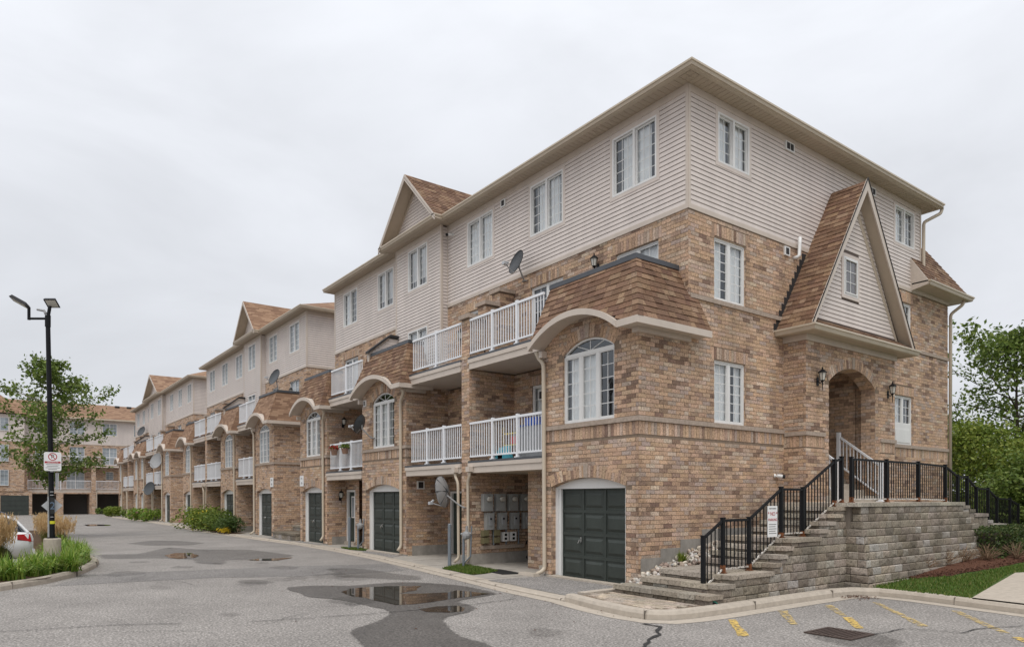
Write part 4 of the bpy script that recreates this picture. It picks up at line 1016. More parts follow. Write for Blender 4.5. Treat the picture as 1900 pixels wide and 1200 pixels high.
for k, (a, b, z) in enumerate(((-1.50,-.9,.65),(-.9,-.27,.83),(-.27,.45,1.0),(.45,3.6,1.2))): fd.fbox(FS, a, b, -.01, .022, -.05, z)
fd.build('foundation', 'foundation', B1.root)
# porch -----------------------------------------------------------------------
FP = Fr('E', PX); arch = (4.66, 7.0, 1.2, 4.80, .42, .38)
wall(B1, FP, PY0, PY1, 0.5, 6.0, [arch], [(PY0,4.45,3.12,3.395),(7.25,PY1,3.12,3.395)], name='porch_front_wall')
wall(B1, Fr('S', PY0), 0.0, PX, 0.5, 6.0, (), [(0,PX,3.12,3.395)], name='porch_return_wall')
m = MB(); m.poly([(PX,PY1,.5),(0,PY1,.5),(0,PY1,6),(PX,PY1,6)]); m.build('porch_return_wall', 'brick_far', B1.root)
s = MB(); s.box(.046, PX+.045, PY0-.045, PY0+.003, 3.4, 3.498); s.fbox(FP, PY0+.004, 4.45, -.005, .045, 3.4, 3.498); s.fbox(FP, 7.25, PY1+.04, -.005, .045, 3.4, 3.498); s.build('sill_course', 'sill_stone', B1.root)
# inside of the porch: vault, side walls, floor and door
pin = MB(); xb_ = -2.6
pin.poly([(PX-.38,4.5,1.2),(xb_,4.5,1.2),(xb_,4.5,5.4),(PX-.38,4.5,5.4)][::-1]); pin.poly([(PX-.38,7.16,1.2),(xb_,7.16,1.2),(xb_,7.16,5.4),(PX-.38,7.16,5.4)]); pin.poly([(xb_,4.5,1.2),(xb_,7.16,1.2),(xb_,7.16,5.4),(xb_,4.5,5.4)]); 
pin.poly([(PX-.38,4.5,1.2),(PX-.38,4.5,5.4),(PX-.38,4.66,5.4),(PX-.38,4.66,1.2)]); pin.poly([(PX-.38,7.0,1.2),(PX-.38,7.0,5.4),(PX-.38,7.16,5.4),(PX-.38,7.16,1.2)])
pin.build('porch_inner_wall', 'brick_far', B1.root)
pc = MB(); pc.poly([(PX-.37,4.5,5.4),(xb_,4.5,5.4),(xb_,7.16,5.4),(PX-.37,7.16,5.4)]); pc.build('porch_ceiling', 'soffit_tan', B1.root)
# steep porch roof: ridge runs out of the siding wall
RY, RZ, GX = 5.86, 10.0, .93; ez = 5.93; yL, yRr = 3.30, 8.46
if True:
    shingle_slope(B1, (0.0,yL,ez+.05), (GX+.02,yL,ez+.05), (GX+.02,RY,RZ), (0.0,RY,RZ), row=.15)
    t = MB(); t.poly([(0,yRr,ez+.05),(0,RY,RZ),(GX,RY,RZ),(GX,yRr,ez+.05)]); t.build('porch_roof', 'shingle_far', B1.root)
    gx = PX+.06
    g = MB(); g.poly([(gx,yL+.2,ez+.2),(gx,yRr-.2,ez+.2),(gx,RY,RZ-.12)]); go = g.build('gable_wall', 'lap_shadow_backing', B1.root)
    z = ez+.33; sl = (RZ-ez)/(RY-yL)
    gw = (5.22, 5.92, 7.05, 8.02)
    while z < RZ-.5:
        h0, h1 = (RZ-.2-z)/sl, (RZ-.2-z-.1)/sl
        cuts = [(gw[0]-.09, gw[1]+.09)] if z < gw[3]+.07 and z+.107 > gw[2]-.07 else []
        for p, q in subtract((RY-h0, RY+h0), cuts):
            p1, q1 = (max(p, RY-h1), min(q, RY+h1))
            vs = [(gx,p,z+.013),(gx,q,z+.013),(gx,q1,z+.107),(gx,p1,z+.107),(gx+.017,p,z+.013),(gx+.017,q,z+.013),(gx+.006,q1,z+.107),(gx+.006,p1,z+.107)]
            B1.planks.append((vs, go))
        z += .107
    window(B1, Fr('E', gx+.012), *gw, 1, (2, 3), rev=.008, casing=True, curtain=0)
    # rakes
    rk = MB(); so = MB(); bl = MB()
    for y_e in (yL-.02, yRr+.02):
        p0, p1 = Vector((GX,y_e,ez+.06)), Vector((GX,RY,RZ+.04)); dn = Vector((0,0,-.30)); ox = Vector((.035,0,0))
        rk.hexa([p0+dn*.55, p0+dn*.55+ox, p1+dn+ox, p1+dn], [p0, p0+ox, p1+ox, p1])
        bk = Vector((gx-GX,0,0)); so.hexa([p0+dn*.45, p1+dn*.85, p1+dn*.85+bk, p0+dn*.45+bk], [p0+dn*.35, p1+dn*.75, p1+dn*.75+bk, p0+dn*.35+bk])
        sg = 1 if y_e > RY else -1
        so.hexa([(gx,y_e-sg*.42,ez+.2),(gx+.02,y_e-sg*.42,ez+.2),(gx+.02,RY,RZ-.75),(gx,RY,RZ-.75)], [(gx,y_e-sg*.3,ez+.2),(gx+.02,y_e-sg*.3,ez+.2),(gx+.02,RY,RZ-.5),(gx,RY,RZ-.5)])
        bl.hexa([p0+ox, p0+ox+Vector((.02,0,0)), p1+ox+Vector((.02,0,0)), p1+ox], [p0+Vector((.03,0,.03)), p0+Vector((.055,0,.03)), p1+Vector((.055,0,.03)), p1+Vector((.03,0,.03))])
    rk.build('rake_board', 'trim_beige', B1.root); so.build('rake_soffit', 'soffit_tan', B1.root); bl.build('drip_edge', 'flashing_dark', B1.root)
    # pent strip of shingles at the foot of the gable, gutter round three sides
    B1s = B1.detail; shingle_slope(B1, (GX+.10,yL+.2,ez+.03), (GX+.10,yRr-.1,ez+.03), (gx,yRr-.4,ez+.30), (gx,yL+.5,ez+.30), row=.14)
    gutter_loop(B1, [(0.02, yL-.10), (GX+.14, yL-.10), (GX+.14, yRr+.12), (0.02, yRr+.12)], ez-.11, closed=False)
    t = MB(); t.box(.01, GX+.06, yL-.03, yRr+.05, ez-.095, ez-.085); t.build('porch_soffit', 'soffit_tan', B1.root)
    t = MB(); t.box(.01, PX+.05, PY0-.05, PY0-.002, ez-.24, ez-.097); t.box(PX+.003, PX+.05, PY0-.002, PY1+.05, ez-.24, ez-.097); t.build('frieze', 'trim_beige', B1.root)
    # stepped dark flashing where the roof meets the brick
    t = MB(); k = 0
    for i in range(13):
        za = ez+.03+i*.179; y_ = yL+(za-ez)/sl
        if za > 8.1: break
        t.fbox(FS, y_-.14, y_+.22, .0, .014, za, za+.179)
    t.build('step_flashing', 'flashing_dark', B1.root)
# rear mansard over the back of the side wall
shingle_slope(B1, (.48,10.45,8.42), (.48,13.52,8.42), (-.48,12.5,10.05), (-.48,10.45,10.05), row=.145)
t = MB(); t.poly([(.48,13.52,8.4),(-19,13.52,8.4),(-19,12.5,10.05),(-.48,12.5,10.05)]); t.build('rear_roof', 'shingle_far', B1.root)
gutter_loop(B1, [(.05, 10.42), (.58, 10.42), (.58, 13.6), (-19, 13.6)], 8.28, closed=False)
t = MB(); t.box(-.02, .5, 10.45, 13.5, 8.285, 8.295); t.hexa([(.0,10.40,8.2),(.52,10.40,8.3),(.52,10.40,8.4),(.0,10.40,9.22)], [(.0,10.45,8.2),(.52,10.45,8.3),(.52,10.45,8.4),(.0,10.45,9.22)]); t.box(.003,.05,10.45,13.1,8.175,8.284); t.build('rear_soffit', 'trim_beige', B1.root)
c = MB(); c.poly([(0,yE,0),(-19,yE,0),(-19,yE,8.2),(0,yE,8.2)]); c.build('rear_wall', 'brick_far', B1.root)
downspout(B1, [(.42,11.6,10.86),(.40,11.55,10.72),(.07,11.16,10.45),(.07,11.14,8.95),(.34,11.3,8.62)], .05)
downspout(B1, [(.42,13.25,8.28),(.38,13.22,8.15),(.07,13.12,7.9),(.06,13.1,1.0)], .05)
# vents on the walls
def vent(F, u, z, w_=.16, h=.16, n=1):
    m = MB(); m.fbox(F, u-w_*n/2-.03, u+w_*n/2+.03, 0, .05, z-h/2-.03, z+h/2+.03); vo = m.build('vent_hood', 'white_vinyl', B1.root)
    for k in range(n):
        d = MB(); a = u-w_*n/2+k*w_; d.fbox(F, a+.012, a+w_-.012, .05, .053, z-h/2, z+h/2); d.build('vent_grille', 'flashing_dark', vo)
vent(FS, 3.84, 10.62, n=2); vent(FS, 3.72, 8.0); vent(FS, 7.99, 10.6, n=2); vent(Fr('S', 0), -6.79, 10.55); vent(Fr('S', -1.55), -12.95, 5.2, .12); vent(Fr('S', 0), -5.0, 4.7, .18, .2)
vent(Fr('E', -9.93), -1.05, 2.3, .2, .2)
m = MB(); m.tube([(.0,4.05,7.9),(.1,4.05,7.9),(.12,4.12,7.95),(.12,4.14,8.25),(.10,4.18,8.42)], .045, 8); m.build('vent_pipe', 'white_vinyl', B1.root, smooth=True)
finalize(B1)
# the further blocks ------------------------------------------------------------------
B2, X2 = town_block('townhouse_block', 'second brick townhouse row, beyond the gap with the side steps', -22.9, SP1, mirror=True)
F2 = Fr('E', -22.9)
wall(B2, F2, 0, 11, 0, 8.17, (), (), name='side_wall'); q = (2.2,3.2,9.2,10.6,0,.07); siding(B2, F2, 0, 11.08, 8.19, 10.86, [q]); window(B2, F2, *q[:4], 1, (2, 5), casing=True)
finalize(B2)
SP3 = dict(L=26.4, bays=[(0,3.0),(10.7,13.7),(13.9,16.9),(23.6,26.4)], pillars=[(6.7,7.05),(20.1,20.45)], bump=(10.5,16.9),
           top=[(.6,1.9),(3.9,5.2),(7.2,8.5),(11.2,12.5),(14.6,15.9),(17.6,18.9),(20.6,21.9),(23.8,25.1)], doors3=[(.8,2.2),(4.2,5.5),(7.6,9.0),(17.5,18.9),(21,22.4),(24,25.4)], vest=[(3.0,4.6)])
B3, X3 = town_block('townhouse_block', 'third and farthest brick townhouse row along the lane, with the tall gable', -46.4, SP3)
F3 = Fr('E', -46.4)
wall(B3, F3, 0, 11, 0, 8.17, (), (), name='side_wall'); siding(B3, F3, 0, 11.08, 8.19, 10.86, ())
finalize(B3)
# the block that closes the lane: faces the camera ------------------------------------------------
BX = -84.0
B4 = Block('townhouse_block', 'brick apartment row across the end of the lane, behind the lamp post', (BX-6, -14, 0), False)
F4 = Fr('E', BX); yA, yB = -40.0, 9.0
units = []
y = yB-3.2
o4 = []; o3 = []; o2 = []
yy = [-.31-1.48-5.3*k-0.0 for k in range(-1, 8)]
winy = []
for k in range(-1, 7):
    base = -3.25*2*k
    winy += [(-1.80+base, -.31+base), (-5.05+base, -3.58+base)]
winy = sorted(p for p in winy if p[0] > yA+.3 and p[1] < yB-.3)
siding(B4, F4, yA, yB, 8.02, 10.92, [(a,b,9.13,10.55,0,.07) for a, b in winy])
for a, b in winy: window(B4, F4, a, b, 9.13, 10.55, 2, (2, 4), casing=True)
wall(B4, F4, yA, yB, 5.6, 8.0, [(a,b,5.75,7.7,0,.1) for a, b in winy], name='terrace_wall')
for a, b in winy: window(B4, F4, a, b, 5.75, 7.7, 2, (2, 5), rev=.1, name='patio_door')
Fb = Fr('E', BX-1.3)
l2 = []
for i, (a, b) in enumerate(winy): l2.append((a-.2, b+.1, 2.9, 4.95, 0, .1) if i % 2 == 0 else (a+.5, b-.2, 4.0, 4.95, 0, .1))
wall(B4, Fb, yA, yB, 2.8, 5.6, l2, name='balcony_back_wall')
for i, q in enumerate(l2): window(B4, Fb, *q[:4], 2 if i % 2 == 0 else 1, (2, 4), rev=.1, name='patio_door')
car_op = []
for i, (a, b) in enumerate(winy): car_op.append((a-.6, b+.5, 0.0, 2.35, 0, 3.0))
wall(B4, F4, yA, yB, 0, 2.5, car_op, name='ground_wall')
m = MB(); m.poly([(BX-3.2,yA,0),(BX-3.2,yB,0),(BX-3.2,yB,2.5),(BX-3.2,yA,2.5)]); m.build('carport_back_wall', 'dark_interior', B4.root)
m = MB(); m.box(BX-3, BX+.0, yA, yB, 2.5, 2.8); m.box(BX-1.5, BX+.12, yA, yB, 5.42, 5.6); m.build('balcony_slab', 'trim_beige', B4.root)
for k in range(-1, 7):
    yc = -2.7-6.5*k
    if yc < yA or yc > yB: continue
    m = MB(); m.box(BX-.2, BX+.22, yc-.22, yc+.22, 0, 7.1); m.build('pier', 'brick_far', B4.root)
    m = MB(); m.tube([(BX+.25,yc+.3,2.6),(BX+.25,yc+.3,.2)], .05, 6); m.build('downspout', 'gutter_tan', B4.root)
for zf in (2.8, 5.6):
    y = yA
    for k in range(6, -2, -1):
        yc = -2.7-6.5*k; yp = -2.7-6.5*(k+1)
        for a, b in ((yp+.25, (yp+yc)/2-.05), ((yp+yc)/2+.05, yc-.25)):
            if a < yA or b > yB: continue
            m = MB(); m.box(BX+.06, BX+.12, a, b, zf+1.0, zf+1.06); m.box(BX+.07, BX+.11, a, b, zf+.1, zf+.15)
            ro = m.build('balcony_railing', 'white_metal', B4.root); m = MB(); n = int((b-a)/.13)
            for i in range(n+1): m.box(BX+.078, BX+.102, a+(b-a)*i/n-.011, a+(b-a)*i/n+.011, zf+.14, zf+1.01)
            m.build('balusters', 'white_metal', ro, kind='stuff')
            m = MB(); m.box(BX+.05, BX+.13, a-.04, a+.04, zf, zf+1.12); m.build('post', 'white_metal', ro)
m = MB(); zr = 13.3; e = .5
m.poly([(BX+e,yA,11.0),(BX+e,yB+.5,11.0),(BX-5.5,yB-5.0,zr),(BX-5.5,yA,zr)]); m.poly([(BX+e,yB+.5,11.0),(BX-11.5,yB+.5,11.0),(BX-5.5,yB-5.0,zr)]); m.poly([(BX-11.5,yA,11),(BX-5.5,yA,zr),(BX-5.5,yB-5,zr),(BX-11.5,yB+.5,11)]); m.build('roof', 'shingle_far', B4.root)
m = MB()
for yv in (-4.6, .3, 1.6, 2.8): m.box(BX-4.9, BX-4.6, yv-.25, yv+.25, 12.98, 13.22)
m.tube([(BX-3.6,-3.4,12.5),(BX-3.6,-3.4,13.0)], .07, 8); m.build('roof_vent', 'flashing_dark', B4.root)
m = MB(); m.box(BX+.0, BX+.56, yA, yB+.5, 10.87, 10.92); m.box(BX+.48, BX+.6, yA, yB+.5, 10.87, 11.02); m.build('eave_gutter', 'gutter_tan', B4.root)
m = MB(); m.poly([(BX,yB,0),(BX-11,yB,0),(BX-11,yB,11),(BX,yB,11)]); m.build('end_wall', 'siding', B4.root)
# projecting taller bay in the same block at the left edge
m = MB(); m.box(BX+.02, BX+1.2, -22.0, -9.3, 8.0, 10.9); mo = m.build('projecting_bay', 'siding', B4.root)
m = MB(); m.hexa([(BX+1.7,-22.5,11.0),(BX+1.7,-8.9,11.0),(BX-5,-8.9,11.0),(BX-5,-22.5,11.0)], [(BX-1,-18,13.6),(BX-1,-12,13.6),(BX-5.4,-12,13.6),(BX-5.4,-18,13.6)]); m.build('projecting_roof', 'shingle_far', B4.root)
m = MB(); m.box(BX+.02, BX+1.15, -22.0, -9.3, 2.6, 7.98); m.build('projecting_wall', 'brick_far', B4.root)
for ya, yb in ((-12.2,-10.7),(-15.6,-14.1)):
    for za, zb in ((9.1,10.5),(5.8,7.6),(3.2,4.9)): window(B4, Fr('E', BX+1.22), ya, yb, za, zb, 2, (2, 4), rev=-.005)
m = MB(); m.box(BX+.03, BX+1.05, -21.5, -8.6, 0.02, 2.59); m.build('ground_wall', 'brick_far', B4.root)
for ya in (-20.6,-17.4,-14.2,-11.4):
    m = MB(); m.box(BX+1.05, BX+1.09, ya, ya+2.5, .02, 2.15); do = m.build('garage_door', 'garage_green', B4.root)
    for k in range(3): m = MB(); m.box(BX+1.09, BX+1.1, ya, ya+2.5, .5+.53*k, .53+.53*k); m.build('door_rail', 'flashing_dark', do)
finalize(B4)
# ------------------------------------------------------------------ ground
def struct(o): o['kind'] = 'structure'; return o
def sheet(name, pts, z, mat, jit=0.0, step=.25, kind='structure'):
    P = [Vector((x, y, 0)) for x, y in pts]; out_ = []
    rnd = random.Random(len(pts)*13+int(abs(pts[0][0])*100))
    for i, p in enumerate(P):
        q = P[(i+1) % len(P)]; n = max(1, int((q-p).length/step)) if jit else 1; d = (q-p); nn = Vector((-d.y, d.x, 0)); nn = nn.normalized() if nn.length else nn
        for k in range(n):
            out_.append(p+d*k/n+nn*(rnd.uniform(-jit, jit) if k or jit else 0))
    m = MB(); m.poly([(v.x, v.y, z) for v in out_])
    me_ = m.build(name, mat); bm = bmesh.new(); bm.from_mesh(me_.data); bmesh.ops.triangulate(bm, faces=bm.faces)
    bm.normal_update()
    for f in bm.faces:
        if f.normal.z < 0: f.normal_flip()
    bm.to_mesh(me_.data); bm.free()
    if kind: me_['kind'] = kind
    return me_
sheet('ground', [(-700,-700),(700,-700),(700,700),(-700,700)], 0.0, 'asphalt')
def strip(name, pts, wd, z, mat, jit=.0):
    m = MB(); P = [Vector((x, y, 0)) for x, y in pts]; rnd = random.Random(int(pts[0][0]*77)); L_ = []; R_ = []
    Q = []
    for p, q in zip(P[:-1], P[1:]):
        n = max(1, int((q-p).length/.12)) if jit else 1
        for k in range(n): Q.append(p+(q-p)*k/n)
    Q.append(P[-1])
    for i, p in enumerate(Q):
        d = (Q[min(i+1, len(Q)-1)]-Q[max(i-1, 0)]).normalized(); n = Vector((-d.y, d.x, 0)); o = n*rnd.uniform(-jit, jit); w_ = wd*rnd.uniform(.5, 1.3) if jit else wd
        L_.append(p+o+n*w_/2); R_.append(p+o-n*w_/2)
    for i in range(len(Q)-1): m.poly([(R_[i].x,R_[i].y,z),(R_[i+1].x,R_[i+1].y,z),(L_[i+1].x,L_[i+1].y,z),(L_[i].x,L_[i].y,z)])
    return struct(m.build(name, mat))
sheet('asphalt_patch', [(-8.15,-11.03),(-10.13,-10.09),(-9.79,-8.22),(-9.25,-5.29),(-8.3,-3.0),(-6.37,-3.5),(-6.69,-6.2),(-7.61,-7.78),(-7.86,-9.43),(-8.0,-11.1)], .004, 'asphalt_patch', .03)
wetA = [(-4.84,-7.1),(-4.8,-6.56),(-4.16,-5.94),(-4.26,-5.34),(-4.18,-4.71),(-3.77,-4.42),(-2.84,-4.0),(-1.31,-4.1),(-1.2,-4.73),(-1.02,-5.41),(-.35,-5.34),(.01,-5.48),(.21,-5.94),(.29,-6.37),(.67,-6.63),(1.24,-6.8),(1.56,-6.99),(2.03,-7.04),(2.58,-6.93),(2.91,-7.3),(2.9,-8.4),(1.69,-8.3),(1.02,-8.12),(.49,-8.01),(.18,-7.41),(-.45,-6.83),(-.67,-6.69),(-1.41,-6.77),(-2.1,-6.85),(-2.67,-6.9),(-3.02,-7.3),(-3.73,-7.14),(-4.42,-7.21)]
def feather_sheet(name, pts, z, mat, strength=1.0, inset=.22, step=.2):
    """stain whose strength (colour attribute) falls off towards its rim"""
    P = [Vector((x, y, 0)) for x, y in pts]; area = sum(a.x*b.y-b.x*a.y for a, b in zip(P, P[1:]+P[:1]))
    if area < 0: P = P[::-1]
    F_ = []
    for p, q in zip(P, P[1:]+P[:1]):
        n = max(1, int((q-p).length/step)); F_ += [p.lerp(q, k/n) for k in range(n)]
    for _ in range(2): F_ = [(F_[i-1]+F_[i]*2+F_[(i+1) % len(F_)])/4 for i in range(len(F_))]
    I_ = []
    for i, p in enumerate(F_):
        d = (F_[(i+1) % len(F_)]-F_[i-1]).normalized(); I_.append(p+Vector((-d.y, d.x, 0))*inset*.5)
    O_ = [p-(q-p) for p, q in zip(F_, I_)]
    bm = bmesh.new(); col = bm.loops.layers.float_color.new('Col'); vo = [bm.verts.new((p.x, p.y, z)) for p in O_]; vi = [bm.verts.new((p.x, p.y, z)) for p in I_]; n = len(vo); val = {}
    for v in vo: val[v] = 0
    for v in vi: val[v] = 1
    for i in range(n):
        try: bm.faces.new((vo[i], vo[(i+1) % n], vi[(i+1) % n], vi[i]))
        except ValueError: pass
    es = [bm.edges.get((vi[i], vi[(i+1) % n])) for i in range(n)]
    bmesh.ops.triangle_fill(bm, edges=[e for e in es if e], use_beauty=True)
    bm.normal_update()
    for f in bm.faces:
        if f.normal.z < 0: f.normal_flip()
        for l in f.loops: l[col] = (val[l.vert], strength, 0, 1)
    me = bpy.data.meshes.new(name); bm.to_mesh(me); bm.free(); me.materials.append(MATS[mat]); o = bpy.data.objects.new(name, me); COL.objects.link(o); o['kind'] = 'structure'; return o
feather_sheet('wet_patch', wetA, .008, 'asphalt_wet', .85)
feather_sheet('wet_patch', [(-8.11,-4.94),(-7.7,-4.39),(-6.6,-4.1),(-5.81,-4.1),(-5.03,-3.9),(-4.24,-4.2),(-4.81,-4.74),(-5.62,-4.96),(-5.77,-5.45),(-6.41,-5.4),(-6.78,-5.07)], .008, 'asphalt_wet', .34, .4)
feather_sheet('wet_patch', [(-17.0,-9.24),(-16.4,-8.15),(-19.17,-6.72),(-17.41,-6.06),(-16.33,-4.6),(-12.74,-4.18),(-11.79,-5.01),(-12.56,-6.39),(-10.92,-6.86),(-11.65,-7.33),(-13.07,-7.08),(-14.3,-7.91),(-14.97,-9.29)], .008, 'asphalt_wet', .34, .4)
feather_sheet('wet_patch', [(-22.71,-7.64),(-24.34,-6.49),(-23.3,-5.56),(-21.21,-4.98),(-20.23,-5.73),(-20.8,-7.07)], .008, 'asphalt_wet', .34, .4)
feather_sheet('wet_patch', [(-6.74,-7.61),(-6.69,-7.22),(-5.82,-7.0),(-5.62,-7.45),(-6.08,-7.66)], .008, 'asphalt_wet', .34, .4)
feather_sheet('wet_patch', [(4.52,-3.09),(4.47,-2.36),(5.02,-2.22),(5.5,-2.41),(5.63,-2.82),(5.58,-3.24),(5.18,-3.31)], .006, 'asphalt_wet', .34, .4)
for p in ([(-3.38,-6.47),(-3.79,-6.14),(-3.78,-5.77),(-3.68,-5.3),(-3.27,-4.75),(-2.73,-5.17),(-2.49,-5.68),(-2.21,-5.31),(-2.05,-4.81),(-2.24,-4.5),(-1.41,-4.23),(-1.33,-4.72),(-1.22,-5.5),(-1.09,-6.11),(-1.22,-6.41),(-1.67,-6.45),(-2.35,-6.47),(-2.71,-6.58)],
          [(-.54,-6.31),(-.62,-5.93),(-.52,-5.58),(-.18,-5.59),(.09,-5.82),(.04,-6.09),(-.24,-6.32)],
          [(-15.26,-7.56),(-16.14,-7.1),(-15.81,-6.66),(-14.6,-6.68),(-13.85,-6.93),(-13.62,-7.47),(-14.19,-7.64)],
          [(-11.91,-5.87),(-12.15,-5.5),(-11.96,-5.01),(-11.99,-4.44),(-11.24,-5.19),(-11.46,-5.71)],
          [(-47.26,-6.98),(-47.69,-6.34),(-46.09,-5.42),(-44.19,-5.77),(-44.69,-6.99)]):
    sheet('puddle_water', p, .012, 'puddle_water', .03)
for p in ([(-.99,-8.67),(-.82,-7.92),(-.62,-7.14),(-.5,-6.26),(-.46,-5.26),(-.6,-4.2)], [(-2.35,-12.0),(-2.17,-11.31),(-1.96,-10.58),(-1.52,-9.8)], [(-1.09,-8.92),(-.99,-8.67)], [(5.1,-2.44),(5.15,-1.54),(5.46,-1.35),(5.78,-1.2),(5.79,-.68),(6.1,.1)]):
    strip('pavement_crack', p, .022, .0135, 'crack_tar', .012)
strip('pavement_crack', [(2.64,-4.25),(2.95,-4.26),(3.1,-4.5),(3.32,-4.7),(3.5,-5.1),(3.77,-5.44),(4.2,-6.2)], .06, .0125, 'crack_tar', .03)
_r = random.Random(31)
for k in range(22):
    x, y, s = _r.uniform(-14,6), _r.uniform(-10.5,-5), _r.uniform(.15,.5)
    if y > -4.6: continue
    feather_sheet('oil_stain', [(x+s*_r.uniform(.6,1.2)*1.5*cos(a), y+s*_r.uniform(.6,1.2)*sin(a)) for a in [6.283*i/9 for i in range(9)]], .0093+.00003*k, 'asphalt_wet', _r.uniform(.12,.3), s*.9, .08)
for k in range(9):
    x, y, a = _r.uniform(-10,4), _r.uniform(-10.5,-6.5), _r.uniform(0,6.28); pts = [(x, y)]
    for i in range(4): a += _r.uniform(-.5,.5); x += cos(a)*.35; y += sin(a)*.35; pts.append((x, y))
    strip('pavement_crack', pts, .009, .0128+.00002*k, 'crack_tar', .008)
m = MB()
for k in range(230):
    if k < 150: t = _r.random(); x, y = 2.95+_r.gauss(0,.16)+.3*t, 1.1+_r.gauss(0,.16)
    elif k < 190: x, y = _r.uniform(-6,2.4), 0; y = -3.95+.13*min(0,x)*-.9 if x > -4 else -3.45; y += _r.gauss(-.1,.12)
    else: x, y = _r.uniform(-9,6), _r.uniform(-9,-4.5)
    a = _r.uniform(0,6.28); l = _r.uniform(.012,.035); m.poly([(x+cos(a)*l,y+sin(a)*l,.02),(x-sin(a)*l*.5,y+cos(a)*l*.5,.028),(x-cos(a)*l,y-sin(a)*l,.018),(x+sin(a)*l*.5,y-cos(a)*l*.5,.02)])
o = m.build('leaf_litter', 'mulch_chips'); o['kind'] = 'stuff'
strip('pavement_crack', [(-35.4,-9.7),(-32.4,-9.0),(-31.4,-8.2)], .12, .01, 'crack_tar', .03)
for p in ([(3.17,-2.94),(3.23,-2.85),(4.13,-3.79),(4.05,-3.92)], [(3.13,-1.55),(3.21,-1.40),(4.05,-2.45),(3.96,-2.52)], [(4.09,-1.28),(4.21,-1.2),(4.80,-1.98),(4.70,-2.06)], [(3.26,-.34),(3.36,-.22),(4.10,-1.12),(4.04,-1.2)], [(3.6,.7),(3.72,.72),(5.28,-1.05),(5.2,-1.16)], [(4.84,.80),(4.96,.86),(6.19,-.7),(6.1,-.78)], [(6.3,-1.0),(6.39,-.9),(7.3,-2.1),(7.2,-2.2)]):
    sheet('parking_line', p, .0085, 'line_yellow' if p[0][0] in (3.17, 4.09, 6.3) else 'line_faded', .012, .12)
# drain grate
dr = empty('storm_drain', (4.8,-2.65,0), 'rusty iron storm drain grate set in the parking asphalt', 'drain')
m = MB(); 
for q in ((4.45,5.12,-2.98,-2.93),(4.45,5.12,-2.39,-2.34),(4.45,4.50,-2.93,-2.39),(5.07,5.12,-2.93,-2.39)): m.box(q[0],q[1],q[2],q[3],.004,.022)
m.build('frame', 'iron', dr)
for k in range(9):
    m = MB(); x = 4.53+k*.062; m.box(x, x+.03, -2.93, -2.39, .008, .021); m.build('bar', 'iron', dr)
m = MB(); m.box(4.5,5.07,-2.93,-2.39,.006,.0075); m.build('pit', 'rubber', dr)
# kerbs ------------------------------------------------------------------
def kerb(name, pts, wd, h, mat='concrete', side=1, joints=True):
    """kerb swept along pts; its body lies to the left of travel when side=1"""
    m = MB(); P = [Vector((x, y, 0)) for x, y in pts]; n = len(P); rows = []
    for i, p in enumerate(P):
        a = P[i-1] if i else None; b = P[i+1] if i < n-1 else None
        d1 = (p-a).normalized() if a is not None else (b-p).normalized(); d2 = (b-p).normalized() if b is not None else d1
        n1, n2 = Vector((-d1.y, d1.x, 0))*side, Vector((-d2.y, d2.x, 0))*side; nn = (n1+n2)/(1+n1.dot(n2))
        rows.append([p+Vector((0,0,-.05)), p+nn*.01+Vector((0,0,h*.6)), p+nn*.045+Vector((0,0,h*.96)), p+nn*.07+Vector((0,0,h)), p+nn*wd+Vector((0,0,h)), p+nn*wd+Vector((0,0,-.05))])
    for i in range(n-1):
        for j in range(5):
            q = [rows[i][j], rows[i+1][j], rows[i+1][j+1], rows[i][j+1]]
            m.poly(q if side == 1 else q[::-1])
    for r in (rows[0], rows[-1]): m.poly(r)
    o = struct(m.build(name, mat))
    # contraction joints as thin dark cuts
    j = MB(); acc = 0
    for a, b in zip(P[:-1], P[1:]):
        L_ = (b-a).length; d = (b-a).normalized(); nn = Vector((-d.y, d.x, 0))*side; t = 2.2-acc
        while t < L_:
            p = a+d*t; q = p+d*.006
            j.hexa([p-nn*.002, q-nn*.002, q+nn*(wd+.001), p+nn*(wd+.001)], [v+Vector((0,0,h+.0015)) for v in (p-nn*.001, q-nn*.001, q+nn*(wd+.001), p+nn*(wd+.001))]); t += 2.4
        acc = (acc+L_) % 2.4
    if j.f and joints: j.build('joint', 'joint_dark', o)
    return o
front = [(-74,-2.6),(-61,-2.6),(-50.6,-2.25),(-41.4,-2.15),(-34,-2.6),(-28.4,-2.5),(-22.5,-2.3),(-17.8,-2.1),(-13.5,-2.2),(-10.2,-2.45),(-6.8,-2.88),(-4,-3.25),(-1.6,-3.6),(.2,-3.72)]
front2 = [(.2,-3.72),(1.2,-3.92),(2.0,-4.0),(2.42,-3.95),(2.66,-3.72),(2.78,-3.3),(2.82,-2.6),(2.84,-.5),(2.88,.9),(3.0,1.35),(3.3,1.58),(3.9,1.62),(5,1.45),(7,1.15),(12,.5)]
kerb('kerb', front, .32, .045)
kerb('kerb', front2, .20, .14)
strip('gutter_apron', [(x, y-.13) for x, y in front], .26, .0055, 'concrete')
strip('gutter_apron', [(.2,-3.86),(1.2,-4.06),(2.0,-4.14),(2.5,-4.08),(2.82,-3.8),(2.93,-3.3),(2.97,-2.6),(2.99,-.5),(3.03,.8),(3.12,1.22),(3.36,1.43),(3.9,1.46),(5,1.29),(7,.99),(12,.34)], .28, .0055, 'concrete')
